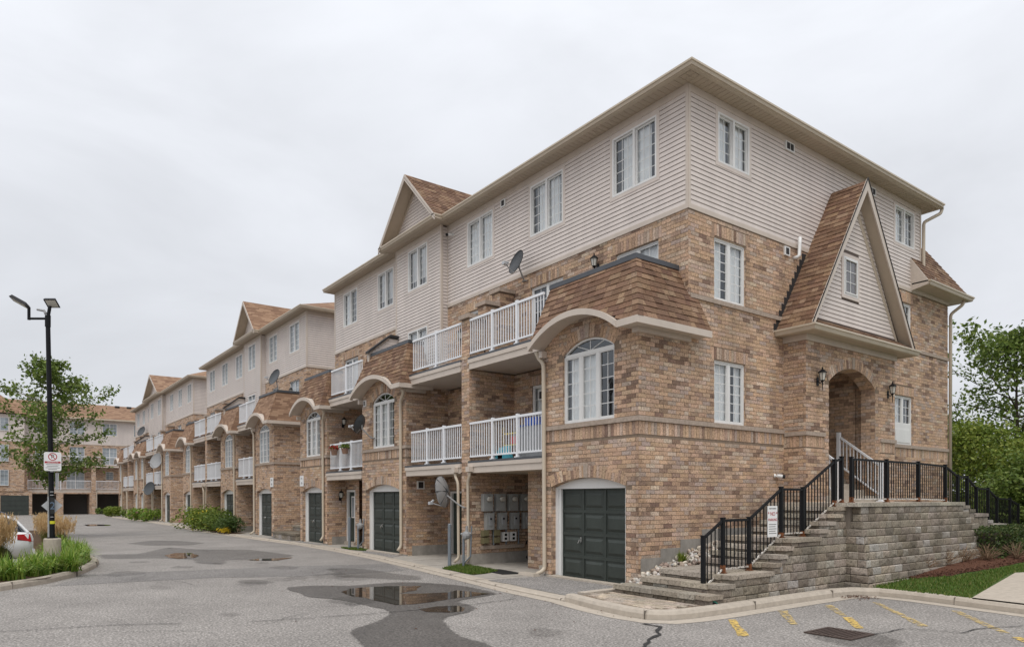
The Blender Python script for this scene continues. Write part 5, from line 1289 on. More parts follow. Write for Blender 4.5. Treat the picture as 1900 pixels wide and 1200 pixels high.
# front walk and aprons
walk = [(x, y+.25) for x, y in front]+[(.3,-3.4),(.3,-1.2),(-80,-1.2)]
m = MB()
wk = [(x, y+.3) for x, y in front]
for (x0_, y0_), (x1_, y1_) in zip(wk[:-1], wk[1:]): m.poly([(x0_,y0_,.046),(x1_,y1_,.046),(x1_,1.3,.046),(x0_,1.3,.046)])
struct(m.build('front_walk', 'concrete_walk'))
j = MB(); x = -1.0
for x in (-3.3,-4.6,-6.7,-8.3,-13.6,-15.4,-16.4,-24,-26.5,-30):
    j.box(x, x+.02, -3.4 if x > -7 else -2.2, -1.2, .0465, .0475)
struct(j.build('walk_joint', 'crack_tar'))
sheet('driveway_apron', [(-3.0,-3.2),(-2.95,-1.58),(-.3,-1.58),(-.05,-2.5),(.25,-3.4),(-.9,-3.33),(-2.0,-3.22)], .052, 'gravel_apron', .03)
sheet('driveway_apron', [(-12.3,-2.0),(-12.9,-1.58),(-10.2,-1.58),(-9.6,-2.25),(-11,-2.05)], .052, 'gravel_apron', .03)
sheet('driveway_apron', [(-19.2,-1.88),(-19.2,-1.58),(-16.8,-1.58),(-16.6,-1.86)], .052, 'gravel_apron', .02)
sheet('driveway_apron', [(-22.9,-2.02),(-22.8,-.4),(-19.45,-.4),(-19.6,-1.92)], .05, 'asphalt_patch', .03)
g = MB(); g.box(-2.78, -.35, -1.68, -1.45, .03, .085); g.build('garage_threshold', 'concrete')['kind'] = 'structure'
g = MB(); g.box(-12.9, -10.2, -1.68, -1.45, .03, .085); g.build('garage_threshold', 'concrete')['kind'] = 'structure'
# edging stones along the near apron
eg = empty('apron_edging', (.3,-2.6,.05), 'row of low concrete edging stones beside the near garage', 'edging')
for k in range(4):
    a = Vector((.36,-3.45,0)).lerp(Vector((.32,-2.4,0)), k/4); b = Vector((.36,-3.45,0)).lerp(Vector((.32,-2.4,0)), (k+.97)/4); m = MB()
    d = (b-a).normalized(); n_ = Vector((-d.y, d.x, 0))*.09
    m.hexa([a-n_+Vector((0,0,.04)), b-n_+Vector((0,0,.04)), b+n_+Vector((0,0,.04)), a+n_+Vector((0,0,.04))][::-1], [a-n_+Vector((0,0,.165)), b-n_+Vector((0,0,.165)), b+n_+Vector((0,0,.165)), a+n_+Vector((0,0,.165))][::-1]); m.build('edging_stone', 'concrete', eg)
# ------------------------------------------------------------------ grass
def blades(name, pts, z, n, h, mat, zfun=None, wd=.012, label=None, cat=None):
    P = [Vector((x, y)) for x, y in pts]; xs = [p.x for p in P]; ys = [p.y for p in P]; m = MB(); rnd = random.Random(n)
    def inside(x, y):
        c = False; j = len(P)-1
        for i in range(len(P)):
            if (P[i].y > y) != (P[j].y > y) and x < (P[j].x-P[i].x)*(y-P[i].y)/(P[j].y-P[i].y+1e-9)+P[i].x: c = not c
            j = i
        return c
    k = 0; tries = 0
    while k < n and tries < n*6:
        tries += 1; x, y = rnd.uniform(min(xs), max(xs)), rnd.uniform(min(ys), max(ys))
        if not inside(x, y): continue
        k += 1; zz = (zfun(x, y) if zfun else z); a = rnd.uniform(0, 6.28); hh = h*rnd.uniform(.5, 1.3); dx, dy = cos(a)*wd*rnd.uniform(.6,1.4), sin(a)*wd; lx, ly = rnd.uniform(-.6,.6)*hh, rnd.uniform(-.6,.6)*hh
        m.poly([(x-dx,y-dy,zz),(x+dx,y+dy,zz),(x+lx,y+ly,zz+hh)])
    o = m.build(name, mat); o['kind'] = 'stuff'
    if label: o['label'] = label; o['category'] = cat
    return o
ga = [(-5.75,-2.72),(-6.3,-1.75),(-5.0,-1.85),(-4.35,-1.95),(-4.15,-2.5),(-4.1,-2.88)]
sheet('lawn_soil', ga, .056, 'lawn_ground', .03); blades('lawn_grass', ga, .055, 5200, .06, 'leaf_lawn', label='small lawn patch by the walk in front of the pier with pipes', cat='grass')
gb = [(-13.6,-1.9),(-13.6,-1.65),(-11.9,-1.7),(-11.7,-1.95)]
gb = [(-14.4,-1.85),(-13.9,-1.45),(-12.9,-1.45),(-12.6,-1.7),(-13.2,-1.9)]
sheet('lawn_soil', gb, .056, 'lawn_ground', .03); blades('lawn_grass', gb, .055, 2200, .06, 'leaf_lawn', label='thin strip of lawn beside the second garage drive', cat='grass')
# lawn to the right, rising away from the kerb
def LZ(x, y):
    t = min(1, max(0, (y-1.7)/8)); b = min(1, max(0, (4.2-x)/2.0)); return .135+.32*t+.06*b*t+(max(0, y-9.5)*.04)
m = MB(); N = 34
for i in range(N):
    for k in range(N):
        x0_, x1_ = 2.5+(14-2.5)*(i/N)**1.6, 2.5+(14-2.5)*((i+1)/N)**1.6; y0_, y1_ = 1.55+(30-1.55)*(k/N)**1.8, 1.55+(30-1.55)*((k+1)/N)**1.8
        ky = lambda x: 1.72-.13*max(0, x-4) if x > 3.2 else 1.6
        q = [(x0_,max(y0_,ky(x0_))),(x1_,max(y0_,ky(x1_))),(x1_,max(y1_,ky(x1_))),(x0_,max(y1_,ky(x0_)))]
        m.poly([(x, y, LZ(x, y)) for x, y in q])
struct(m.build('lawn', 'lawn_ground'))
pad = [(4.9,1.55),(4.35,5.3),(4.55,5.6),(9,5.9),(9,1.05)]
m = MB(); cp_ = [(x, y, LZ(x, y)+.03) for x, y in pad]; m.poly(cp_); m.poly([(4.9,1.55,.1),(4.35,5.3,.1),cp_[1],cp_[0]]); struct(m.build('concrete_pad', 'concrete'))
strip('pad_joint', [(4.4,5.35),(5.6,3.6),(7.5,3.3)], .02, LZ(5,4)+.045, 'crack_tar', .0)
mul_ = [(2.75,3.4),(3.15,3.3),(3.55,4.2),(3.75,6),(3.9,8.0),(3.95,10),(4.1,12.8),(2.2,12.8),(2.2,7.5),(2.6,6.5)]
m = MB(); c = (2.9,7)
P_ = [Vector((x, y, 0)) for x, y in mul_]
fine = []
for i, p in enumerate(P_):
    q = P_[(i+1) % len(P_)]; n = max(1, int((q-p).length/.25))
    for k in range(n): fine.append(p.lerp(q, k/n)+Vector((random.uniform(-.05,.05), random.uniform(-.05,.05), 0)))
ctr = Vector((2.9,6.6,0))
for i, p in enumerate(fine):
    q = fine[(i+1) % len(fine)]
    a, b = p.lerp(ctr, .35), q.lerp(ctr, .35)
    m.poly([(v.x, v.y, LZ(v.x, v.y)+(.012 if v in (p, q) else .06)) for v in (p, q, b, a)]); m.poly([(v.x, v.y, LZ(v.x, v.y)+.06) for v in (a, b)]+[(ctr.x, ctr.y, LZ(ctr.x, ctr.y)+.08)])
struct(m.build('mulch_bed', 'mulch'))
def chips(name, pts, n, mat, zf, s=.03):
    m = MB(); rnd = random.Random(5); xs = [p[0] for p in pts]; ys = [p[1] for p in pts]
    P = [Vector(p) for p in pts]
    for _ in range(n):
        i = rnd.randrange(len(P)); a, b, c_ = P[i], P[(i+1) % len(P)], Vector((2.9,6.6)); u, v = sqrt(rnd.random()), rnd.random(); p = c_*(1-u)+(a*(1-v)+b*v)*u
        z = zf(p.x, p.y)+.03+.05*(1-u); A = Vector((rnd.gauss(0,1), rnd.gauss(0,1), rnd.gauss(0,.35))).normalized()*s*rnd.uniform(.5,1.6); Bv = Vector((rnd.gauss(0,1), rnd.gauss(0,1), rnd.gauss(0,.35))).normalized()*s*.35
        q = Vector((p.x, p.y, z)); m.poly([q-A-Bv, q+A-Bv, q+A+Bv, q-A+Bv])
    o = m.build(name, mat); o['kind'] = 'stuff'; return o
chips('mulch_chips', mul_, 5000, 'mulch_chips', LZ)
lawn_poly = [(3.05,1.75),(2.8,3.3),(3.2,3.2),(3.65,4.2),(3.85,6),(4.0,8.0),(4.05,10),(4.2,12),(6,12),(9,9.5),(9,6.0),(4.5,5.7),(4.25,5.3),(4.85,1.6)]
blades('lawn_grass', lawn_poly, 0, 30000, .055, 'leaf_lawn', zfun=LZ, wd=.011, label='green lawn between the parking kerb and the mulch bed', cat='grass')
# ------------------------------------------------------------------ stone stairs and retaining walls
def stones(B_root, F, u0, u1, z0, z1, lo, hi, name='block', rnd=random, dep=.16):
    u = u0+0.0; first = True
    while u < u1-.02:
        l = rnd.uniform(lo, hi); 
        if first: l *= rnd.uniform(.4, 1); first = False
        e = min(u+l, u1)
        if u1-e < .12: e = u1
        pr = rnd.uniform(-.006, .010); m = MB(); P = F.P; b = .012; x0_, x1_, za, zb = u+.003, e-.003, z0+.002, z1-.003
        # split-faced block: chamfered edges and an uneven face
        um, zm = rnd.uniform(x0_+.3*(x1_-x0_), x1_-.3*(x1_-x0_)), rnd.uniform(za+.35*(zb-za), zb-.35*(zb-za))
        ring0 = [P(x0_,-dep,za),P(x1_,-dep,za),P(x1_,-dep,zb),P(x0_,-dep,zb)]; ring1 = [P(x0_,pr-.012,za),P(x1_,pr-.012,za),P(x1_,pr-.012,zb),P(x0_,pr-.012,zb)]; ring2 = [P(x0_+b,pr+rnd.uniform(0,.01),za+b),P(x1_-b,pr+rnd.uniform(0,.01),za+b),P(x1_-b,pr+rnd.uniform(0,.01),zb-b),P(x0_+b,pr+rnd.uniform(0,.01),zb-b)]; c = P(um,pr+rnd.uniform(.008,.02),zm)
        i = len(m.v); m.v += ring0+ring1+ring2+[c]
        for k in range(4):
            k2 = (k+1) % 4; m.f += [(i+k,i+k2,i+4+k2,i+4+k),(i+4+k,i+4+k2,i+8+k2,i+8+k),(i+8+k,i+8+k2,i+12)]; m.c += [None]*3
        o = m.build(name, 'stone_piece', B_root); o.color = pick(STONEC); u = e
rw = empty('retaining_wall', (2.8,3.5,0), 'split-faced concrete block retaining wall under the black landing railing', 'retaining wall')
CH = .15
for i in range(11):
    z0_ = .06+CH*i; xw = 3.10-.034*i; ye = 6.7+(11-i)*.22
    stones(rw, Fr('E', xw), 1.62+.034*i, ye, z0_, z0_+CH, .24, .42)
    stones(rw, Fr('S', 1.62+.034*i), 2.40, xw-.004, z0_, z0_+CH, .2, .45)
m = MB(); m.box(.6, 2.58, 1.85, 6.7, .1, 1.70); m.box(2.3, 2.72, 2.0, 6.8, .1, 1.69); m.build('wall_core', 'rock_base', rw)
x_ = 1.75
while x_ < 6.9:
    e_ = min(x_+random.uniform(.5,.6), 6.95); m = MB(); m.box(2.38, 2.79, x_+.003, e_-.003, 1.712, 1.79); o = m.build('coping_stone', 'stone_piece', rw); o.color = pick([((.40,.36,.30),1)]); x_ = e_
m = MB(); m.box(.55, 2.37, 1.9, 7.0, 1.70, 1.785); m.build('landing_slab', 'concrete', rw)
st = empty('stone_stairs', (1.4,-1.5,.1), 'split concrete block stairs climbing beside the near brick wall', 'stairs')
steps = [(-2.58,-.62,.13,.29),(-2.18,.10,.29,.43),(-1.82,.42,.43,.57)]
SX0, SX1 = 1.05, 2.36
lev = [(-2.72,.28),(-2.38,.43),(-2.02,.57)]
n4 = 4
for k in range(n4): lev.append((-.85+k*.22, .57+.14*(k+1)))
for k in range(n4): lev.append((.78+k*.29, 1.13+.145*(k+1)))
lev.append((1.95, 1.785))
def left_x(y): return .48 if y < -2.5 else (.85 if y < -2.2 else (.98 if y < -1.0 else 1.05))
for i, (y0_, zt) in enumerate(lev[:-1]):
    y1_ = lev[i+1][0]; zb_ = lev[i-1][1] if i else .12
    xl_ = left_x(y0_); x = xl_; cap = .085
    while x < SX1-.02:
        e = min(x+random.uniform(.42,.62), SX1)
        if SX1-e < .2: e = SX1
        m = MB(); dz = random.uniform(-.004,.004); dy = random.uniform(-.012,.012)
        m.hexa([(x+.004,y0_-.04+dy,zt-cap),(e-.004,y0_-.04+dy,zt-cap),(e-.004,y1_+.06,zt-cap),(x+.004,y1_+.06,zt-cap)], [(x+.008,y0_-.03+dy,zt+dz),(e-.008,y0_-.03+dy,zt+dz),(e-.004,y1_+.06,zt-.002),(x+.004,y1_+.06,zt-.002)])
        o = m.build('tread_stone', 'stone_piece', st); o.color = pick([((.40,.35,.285),2),((.36,.31,.25),2),((.33,.29,.24),1)]); x = e
    stones(st, Fr('S', y0_+.01), xl_, SX1-.01, max(zb_-.01, zt-cap-.16), zt-cap-.001, .28, .45, dep=.3)
# outer wall of the stairs, stepped courses
for i in range(11):
    z0_ = .06+CH*i; z1_ = z0_+CH; xo_ = 2.60-.012*i
    ys = None
    for y0_, zt in lev:
        if zt-.085 >= z1_-.03: ys = y0_; break
    if ys is None: continue
    stones(st, Fr('E', xo_), ys+.02, 1.66+.034*i, z0_, z1_, .22, .44, dep=.3)
    m = MB(); m.box(SX1-.6, 2.42, ys+.12, 1.9, z0_, z1_-.01); m.build('core', 'rock_base', st)
for i, (y0_, zt) in enumerate(lev[:-1]):
    y1_ = lev[i+1][0]; k = int((zt-.085-.06+.03)/CH); zf_ = .06+CH*k
    if zt-.076-zf_ > .012: stones(st, Fr('E', 2.60-.012*k), y0_+.03, y1_+.04, zf_, zt-.076, .25, .45, dep=.3)
    m = MB(); m.box(SX1+.003, 2.64-.012*k, y0_+.0, y1_+.05, zt-.075, zt+.0); o = m.build('tread_stone', 'stone_piece', st); o.color = pick([((.40,.345,.28),2),((.34,.29,.235),1)])
# paved corner at the foot of the stairs
pv = [(.35,-3.45),(.48,-2.7),(2.6,-2.7),(2.62,-3.3),(2.55,-3.68),(2.3,-3.8),(1.9,-3.8),(1.2,-3.72)]
m = MB(); m.poly([(x, y, .118) for x, y in pv+[(2.55,-2.0),(.62,-2.0)][:0]]); m.box(.3, 2.55, -2.72, -1.9, 0, .117); 
pvo = struct(m.build('paved_corner', 'mortar'))
def inpoly(P, x, y):
    c = False; j = len(P)-1
    for i in range(len(P)):
        if (P[i][1] > y) != (P[j][1] > y) and x < (P[j][0]-P[i][0])*(y-P[i][1])/(P[j][1]-P[i][1])+P[i][0]: c = not c
        j = i
    return c
y = -3.85; r = 0
while y < -2.55:
    x = .2+(r % 2)*.11
    while x < 2.6:
        a, b, c_, d = x+.004, x+.216, y+.004, y+.126
        if all(inpoly(pv, px_, py_) for px_, py_ in ((a,c_),(b,c_),(b,d),(a,d))):
            m = MB(); h = random.uniform(-.002,.003); m.box(a, b, c_, d, .1, .137+h); o = m.build('paver', 'stone_piece', pvo); o.color = pick([((.47,.39,.31),2),((.43,.36,.285),2),((.40,.34,.28),1)])
        x += .22
    y += .13; r += 1
# stones spilling between the wall and the stairs
sb = empty('stone_bed', (.2,-1.2,.4), 'bed of pale river stones between the brick wall and the stairs', 'stone bed')
m = MB(); m.hexa([(.02,-2.3,.05),(.95,-2.3,.05),(1.08,.9,.05),(.02,.9,.05)], [(.02,-2.2,.10),(.8,-2.3,.10),(1.07,.9,.84),(.02,.9,.95)]); m.build('bed', 'gravel_bed', sb)
for k in range(298):
    t = random.random(); y = -2.3+2.9*t; x = random.uniform(.05, min(1.02, .5+.9*t)); z = .115+.27*(y+2.3)+random.uniform(-.02,.02)-.05*x; r_ = random.uniform(.04,.078)
    m = MB(); M = Matrix.Rotation(random.uniform(0,6), 4, (random.random(), random.random(), random.random()+.1)) @ Matrix.Diagonal((1, random.uniform(.6,.9), random.uniform(.45,.7), 1))
    m.lathe([(r_*.35,-r_*.9),(r_*.8,-r_*.5),(r_,0),(r_*.78,r_*.55),(r_*.3,r_*.9)], (x, y, z), 7, M); o = m.build('stone', 'stone_piece', sb, smooth=True); o.color = pick([((.62,.56,.48),3),((.50,.40,.32),2),((.36,.28,.23),2),((.70,.66,.60),2),((.45,.44,.42),1)])
for k in range(2):
    m = MB(); t = random.random(); x, y, z, r_ = random.uniform(.05,.55), random.uniform(-2.5,-1.9), .19, random.uniform(.025,.05)
    m.lathe([(r_*.35,-r_*.6),(r_,0),(r_*.3,r_*.6)], (x, y, z), 7); o = m.build('stone', 'stone_piece', sb, smooth=True); o.color = pick([((.66,.6,.52),2),((.5,.4,.33),1)])
# black railing up the stairs and along the landing ------------------------------
rl = empty('black_railing', (2.2,0,.3), 'black metal railing climbing the block stairs and round the landing', 'railing')
RX = 2.22
posts = [(-2.33,.27),(-1.79,.57),(-1.02,.57),(0.0,1.13),(.75,1.13),(1.93,1.72),(2.22,1.785),(2.62,1.79),(4.18,1.79),(5.76,1.79),(7.26,1.76),(8.0,1.52),(8.6,1.5),(9.2,1.22),(10.0,1.2),(10.63,.95),(11.6,.92),(12.25,.75)]
for k, (y, z) in enumerate(posts):
    m = MB(); h = .96; m.box(RX-.032, RX+.032, y-.032, y+.032, z+.002, z+h); m.box(RX-.038, RX+.038, y-.038, y+.038, z+h, z+h+.018); m.build('post', 'black_metal', rl)
    if k < 11:
        m = MB(); a = .055; m.box(RX-a, RX+a, y-a, y+a, z+.001, z+.014); m.box(RX-.034, RX+.034, y-.034, y+.034, z+.014, z+.1+random.uniform(-.03,.05)); m.build('rusty_foot', 'foot_rust', rl)
for k, ((ya, za), (yb, zb)) in enumerate(zip(posts[:-1], posts[1:])):
    if k == 6: continue
    for dz, t in ((.925,.022),(.075,.014)):
        m = MB(); m.hexa([(RX-t,ya,za+dz-t),(RX+t,ya,za+dz-t),(RX+t,yb,zb+dz-t),(RX-t,yb,zb+dz-t)], [(RX-t,ya,za+dz+t),(RX+t,ya,za+dz+t),(RX+t,yb,zb+dz+t),(RX-t,yb,zb+dz+t)])
        m.build('rail' if dz > .5 else 'bottom_rail', 'black_metal' if dz > .5 or k > 10 else 'peeled_paint', rl)
    n = max(1, int((yb-ya-.07)/.108))
    for i in range(1, n+1):
        t = i/(n+1); y = ya+(yb-ya)*t; z = za+(zb-za)*t; m = MB(); m.box(RX-.008, RX+.008, y-.008, y+.008, z+.085, z+.91); m.build('baluster', 'black_metal', rl)
m = MB()
for (xa, xb) in ((RX-1.5, RX),): m.box(.7, RX, 1.93-.0, 1.96, 2.68, 2.72)
# steps that go down at the far end
fs = empty('far_steps', (1.5,9.5,.8), 'low stone steps going down behind the retaining wall by the hedge', 'stairs')
for k, (ya, yb, zt) in enumerate(((6.95,7.9,1.70),(7.9,8.25,1.6),(8.25,9.1,1.48),(9.1,9.4,1.3),(9.4,10.5,1.18),(10.5,11.9,.92),(11.9,13,.75))):
    m = MB(); m.box(.6, 2.5, ya+.002, yb, .1, zt-.082); m.build('riser', 'rock_base', fs); m = MB(); m.box(.6, 2.55, ya-.03, yb-.005, zt-.08, zt); o = m.build('tread_stone', 'stone_piece', fs); o.color = pick(STONEC)
    stones(fs, Fr('E', 2.52), ya+.01, yb-.01, max(.4, zt-.38), zt-.085, .25, .45)
# white handrails into the porch
wr = empty('white_handrail', (.75,5.8,1.8), 'white metal stair handrails leading into the arched porch', 'railing')
def slope_rail(y, x0_, z0_, x1_, z1_):
    m = MB(); m.hexa([(x0_,y-.03,z0_),(x0_,y+.03,z0_),(x1_,y+.03,z1_),(x1_,y-.03,z1_)], [(x0_,y-.03,z0_+.065),(x0_,y+.03,z0_+.065),(x1_,y+.03,z1_+.065),(x1_,y-.03,z1_+.065)])
    m.hexa([(x0_,y-.02,z0_-.78),(x0_,y+.02,z0_-.78),(x1_,y+.02,z1_-.78),(x1_,y-.02,z1_-.78)], [(x0_,y-.02,z0_-.73),(x0_,y+.02,z0_-.73),(x1_,y+.02,z1_-.73),(x1_,y-.02,z1_-.73)]); m.build('rail', 'white_metal', wr)
    n = 11
    for i in range(1, n): t = i/n; x = x0_+(x1_-x0_)*t; z = z0_+(z1_-z0_)*t; m = MB(); m.box(x-.011, x+.011, y-.011, y+.011, z-.74, z+.01); m.build('baluster', 'white_metal', wr)
for y, px_ in ((4.80,.78),(6.93,.78)):
    m = MB(); m.box(px_-.045, px_+.045, y-.045, y+.045, 1.787, 2.84); m.box(px_-.055, px_+.055, y-.055, y+.055, 2.84, 2.865); m.box(px_-.08, px_+.08, y-.08, y+.08, 1.787, 1.81); m.build('post', 'white_metal', wr)
    m = MB(); m.box(-.42, -.33, y-.045, y+.045, 2.4, 3.72); m.build('post', 'white_metal', wr)
    slope_rail(y, .73, 2.74, -.34, 3.55)
ps = empty('porch_steps', (.2,5.8,1.8), 'concrete steps rising inside the arched porch', 'stairs')
for k in range(5):
    m = MB(); m.box(-1.6, .62-.3*k, 4.52, 7.14, 1.2 if k == 0 else 1.787+.16*k, 1.787+.16*(k+1)); m.build('step', 'concrete', ps)
# ------------------------------------------------------------------ signs
def text(parent, body, loc, rot, size, mat, name='lettering', align='CENTER', ext=.001):
    cu = bpy.data.curves.new(name, 'FONT'); cu.body = body; cu.size = size; cu.align_x = align; cu.align_y = 'CENTER'; cu.extrude = ext
    o = bpy.data.objects.new(name, cu); COL.objects.link(o); o.location = loc; o.rotation_euler = rot; cu.materials.append(MATS[mat])
    bpy.context.view_layer.update(); me = bpy.data.meshes.new_from_object(o.evaluated_get(bpy.context.evaluated_depsgraph_get())); bpy.data.objects.remove(o)
    o = bpy.data.objects.new(name, me); COL.objects.link(o); o.location = loc; o.rotation_euler = rot
    if parent is not None: o.parent = parent; o.matrix_parent_inverse = Matrix.Translation(-Vector(parent_world(parent)))
    return o
RE = (pi/2, 0, pi/2)          # text on a face looking +x
sg = empty('no_parking_sign', (2.27,-.45,1.2), 'white and red NO PARKING notice fixed to the black stair railing', 'sign')
m = MB(); m.box(2.262, 2.272, -.515, -.205, 1.16, 1.74); m.build('plate', 'sign_white', sg)
text(sg, 'PRIVATE PROPERTY', (2.2745,-.36,1.69), RE, .026, 'sign_black'); text(sg, '* NO *', (2.2745,-.36,1.59), RE, .10, 'sign_red'); text(sg, 'PARKING', (2.2745,-.36,1.48), RE, .068, 'sign_red')
for k in range(5): m = MB(); m.box(2.2725, 2.2735, -.48, -.48+.24-.03*(k % 2), 1.39-.042*k, 1.40-.042*k); m.build('text_line', 'sign_black', sg)
m = MB(); m.tube([(2.50,-2.46,.13),(2.60,-2.54,.12)], .07, 12); m.build('pipe', 'plastic_green', tag_e := empty('drain_pipe', (2.5,-2.5,.1), 'open green plastic drain pipe end at the foot of the stairs', 'pipe')); m = MB(); m.tube([(2.592,-2.534,.121),(2.603,-2.543,.12)], .055, 12); m.build('bore', 'rubber', tag_e)
def wall_plate(P, w_, h, lines, label, facing='S', mat='sign_black', bg='sign_white'):
    F = Fr(facing, P[1] if facing == 'S' else P[0]); u = P[0] if facing == 'S' else P[1]
    r = empty('number_plate', P, label, 'sign', 'unit number plates'); m = MB(); m.fbox(F, u-w_/2, u+w_/2, .001, .02, P[2]-h/2, P[2]+h/2); m.build('plate', bg, r)
    for i, t in enumerate(lines): text(r, t, F.P(u, .022, P[2]+h*(.22-.45*i)), (pi/2, 0, 0) if facing == 'S' else RE, h*.3, mat)
wall_plate((-23.15,-1.565,2.62), .42, .44, ['181-', '185'], 'white unit number plate on the first bay of the second row')
wall_plate((-19.2,-1.565,2.60), .42, .44, ['171-', '179'], 'white unit number plate on the last bay of the near row')
# ------------------------------------------------------------------ electric meters under the balcony
for k in range(4):
    y = -1.17+.44*k; r = empty('meter_cabinet', (-6.27,y,1.6), ['electric meter cabinet nearest the pier, upper row', 'second electric meter cabinet from the pier, upper row', 'third electric meter cabinet from the pier, upper row', 'innermost electric meter cabinet, upper row'][k], 'electric meter', 'electric meters')
    m = MB(); m.box(-6.272, -6.12, y, y+.31, 1.52, 2.0); m.build('box', 'meter_grey', r); m = MB(); m.tube([(-6.12,y+.16,1.86),(-6.02,y+.16,1.86)], [.075,.065], 12); m.build('meter_glass', 'lamp_glass', r); m = MB(); m.tube([(-6.125,y+.16,1.86),(-6.10,y+.16,1.86)], .088, 12); m.build('ring', 'chrome', r)
for k in range(4):
    y = -1.07+.44*k; r = empty('switch_box', (-6.27,y,1.2), ['grey electric switch box nearest the pier, lower row', 'second grey switch box from the pier, lower row', 'third grey switch box from the pier, lower row', 'innermost grey switch box, lower row'][k], 'switch box', 'electric switch boxes')
    m = MB(); m.box(-6.272, -6.13, y, y+.26, 1.0, 1.47); m.build('box', 'meter_grey', r); m = MB(); m.box(-6.13, -6.11, y+.08, y+.19, 1.12, 1.38); m.build('cover', 'bin_grey', r); m = MB(); m.box(-6.11, -6.09, y+.1, y+.15, 1.28, 1.33); m.box(-6.2, -6.15, y+.265, y+.3, 1.2, 1.4); m.build('lever', 'rubber', r)
for k, (y, z) in enumerate(((-1.18,.82),(-1.18,.62),(-.80,.82),(-.80,.62))):
    m = MB(); m.box(-6.272, -6.12, y, y+.19, z, z+.17); m.box(-6.12, -6.10, y+.02, y+.17, z+.02, z+.15); tag(m.build('junction_box', 'meter_olive'), ['upper olive junction box next to the pier', 'lower olive junction box next to the pier', 'upper olive junction box further in', 'lower olive junction box further in'][k], 'junction box', 'olive junction boxes')
for k, y in enumerate((-.50,-.22)):
    r = empty('outlet_box', (-6.27,y,.75), ['white outdoor outlet box under the meters, nearer the pier', 'white outdoor outlet box under the meters, further in'][k], 'outlet', 'outlet boxes'); m = MB(); m.box(-6.272, -6.15, y, y+.2, .66, .92); m.build('box', 'white_vinyl', r); m = MB(); m.box(-6.15, -6.145, y+.06, y+.14, .70, .77); m.box(-6.15, -6.145, y+.06, y+.14, .81, .88); m.build('socket', 'rubber', r)
m = MB(); m.box(-6.275, -6.2, -1.2, .3, .46, .56); tag(m.build('meter_shelf', 'sill_stone'), 'narrow stone ledge below the electric meters', 'ledge')
for k, y in enumerate((-.79,-.35,.09)):
    m = MB(); m.tube([(-6.2,y,.57),(-6.2,y,1.5)], .026, 8); tag(m.build('conduit', 'pipe_grey'), ['grey conduit between the meter boxes nearest the pier', 'grey conduit in the middle of the meter boxes', 'grey conduit furthest in among the meter boxes'][k], 'conduit', 'electric conduits')
m = MB(); m.box(-6.276, -6.274, -1.22, .62, .57, 2.05); tag(m.build('meter_board', 'flashing_dark'), 'dark backing board behind the electric meters', 'board')
# bicycle leaning in the recess
bk = empty('bicycle', (-5.5,.35,.05), 'dark bicycle standing in the recess beside the meters', 'bicycle')
for x in (-6.0,-5.05):
    m = MB(); c_ = Vector((x,.42,.385)); pts = [c_+Vector((.33*cos(a),.0,.33*sin(a))) for a in [2*pi*k/24 for k in range(25)]]; m.tube(pts, .022, 6, cap=False); wo = m.build('wheel', 'rubber', bk); m = MB()
    for k in range(9): a = pi*k/9; m.tube([c_+Vector((.32*cos(a),0,.32*sin(a))), c_-Vector((.32*cos(a),0,.32*sin(a)))], .003, 4)
    m.build('spokes', 'chrome', wo)
m = MB()
for a, b in (((-6.0,.42,.385),(-5.8,.42,.85)),((-5.8,.42,.8),(-5.4,.42,.38)),((-5.4,.42,.38),(-5.05,.42,.385)),((-5.25,.42,.85),(-5.05,.42,.385)),((-5.8,.42,.8),(-5.25,.42,.8)),((-5.4,.42,.38),(-5.25,.42,.9))): m.tube([a, b], .017, 6)
m.build('frame', 'car_blue', bk); m = MB(); m.hexa([(-5.35,.36,.92),(-5.1,.40,.92),(-5.1,.44,.92),(-5.35,.48,.92)][::1], [(-5.35,.37,.97),(-5.1,.41,.96),(-5.1,.43,.96),(-5.35,.47,.97)]); m.build('saddle', 'rubber', bk); m = MB(); m.tube([(-5.8,.17,1.0),(-5.82,.42,.95),(-5.8,.67,1.0)], .014, 6); m.build('handlebar', 'chrome', bk)
m = MB(); m.hexa([(-4.9,-2.15,.047),(-3.75,-2.25,.047),(-3.6,-1.75,.047),(-4.75,-1.62,.047)], [(-4.9,-2.15,.062),(-3.75,-2.25,.062),(-3.6,-1.75,.062),(-4.75,-1.62,.062)]); tag(m.build('door_mat', 'rubber'), 'black rubber door mat on the walk by the near garage', 'mat')
m = MB(); m.hexa([(-3.5,-1.98,.05),(-2.9,-1.98,.05),(-2.9,-1.78,.05),(-3.5,-1.78,.05)], [(-3.48,-1.96,.12),(-2.92,-1.96,.12),(-2.92,-1.8,.12),(-3.48,-1.8,.12)]); tag(m.build('loose_slab', 'concrete'), 'loose grey paving slab beside the door mat', 'slab')
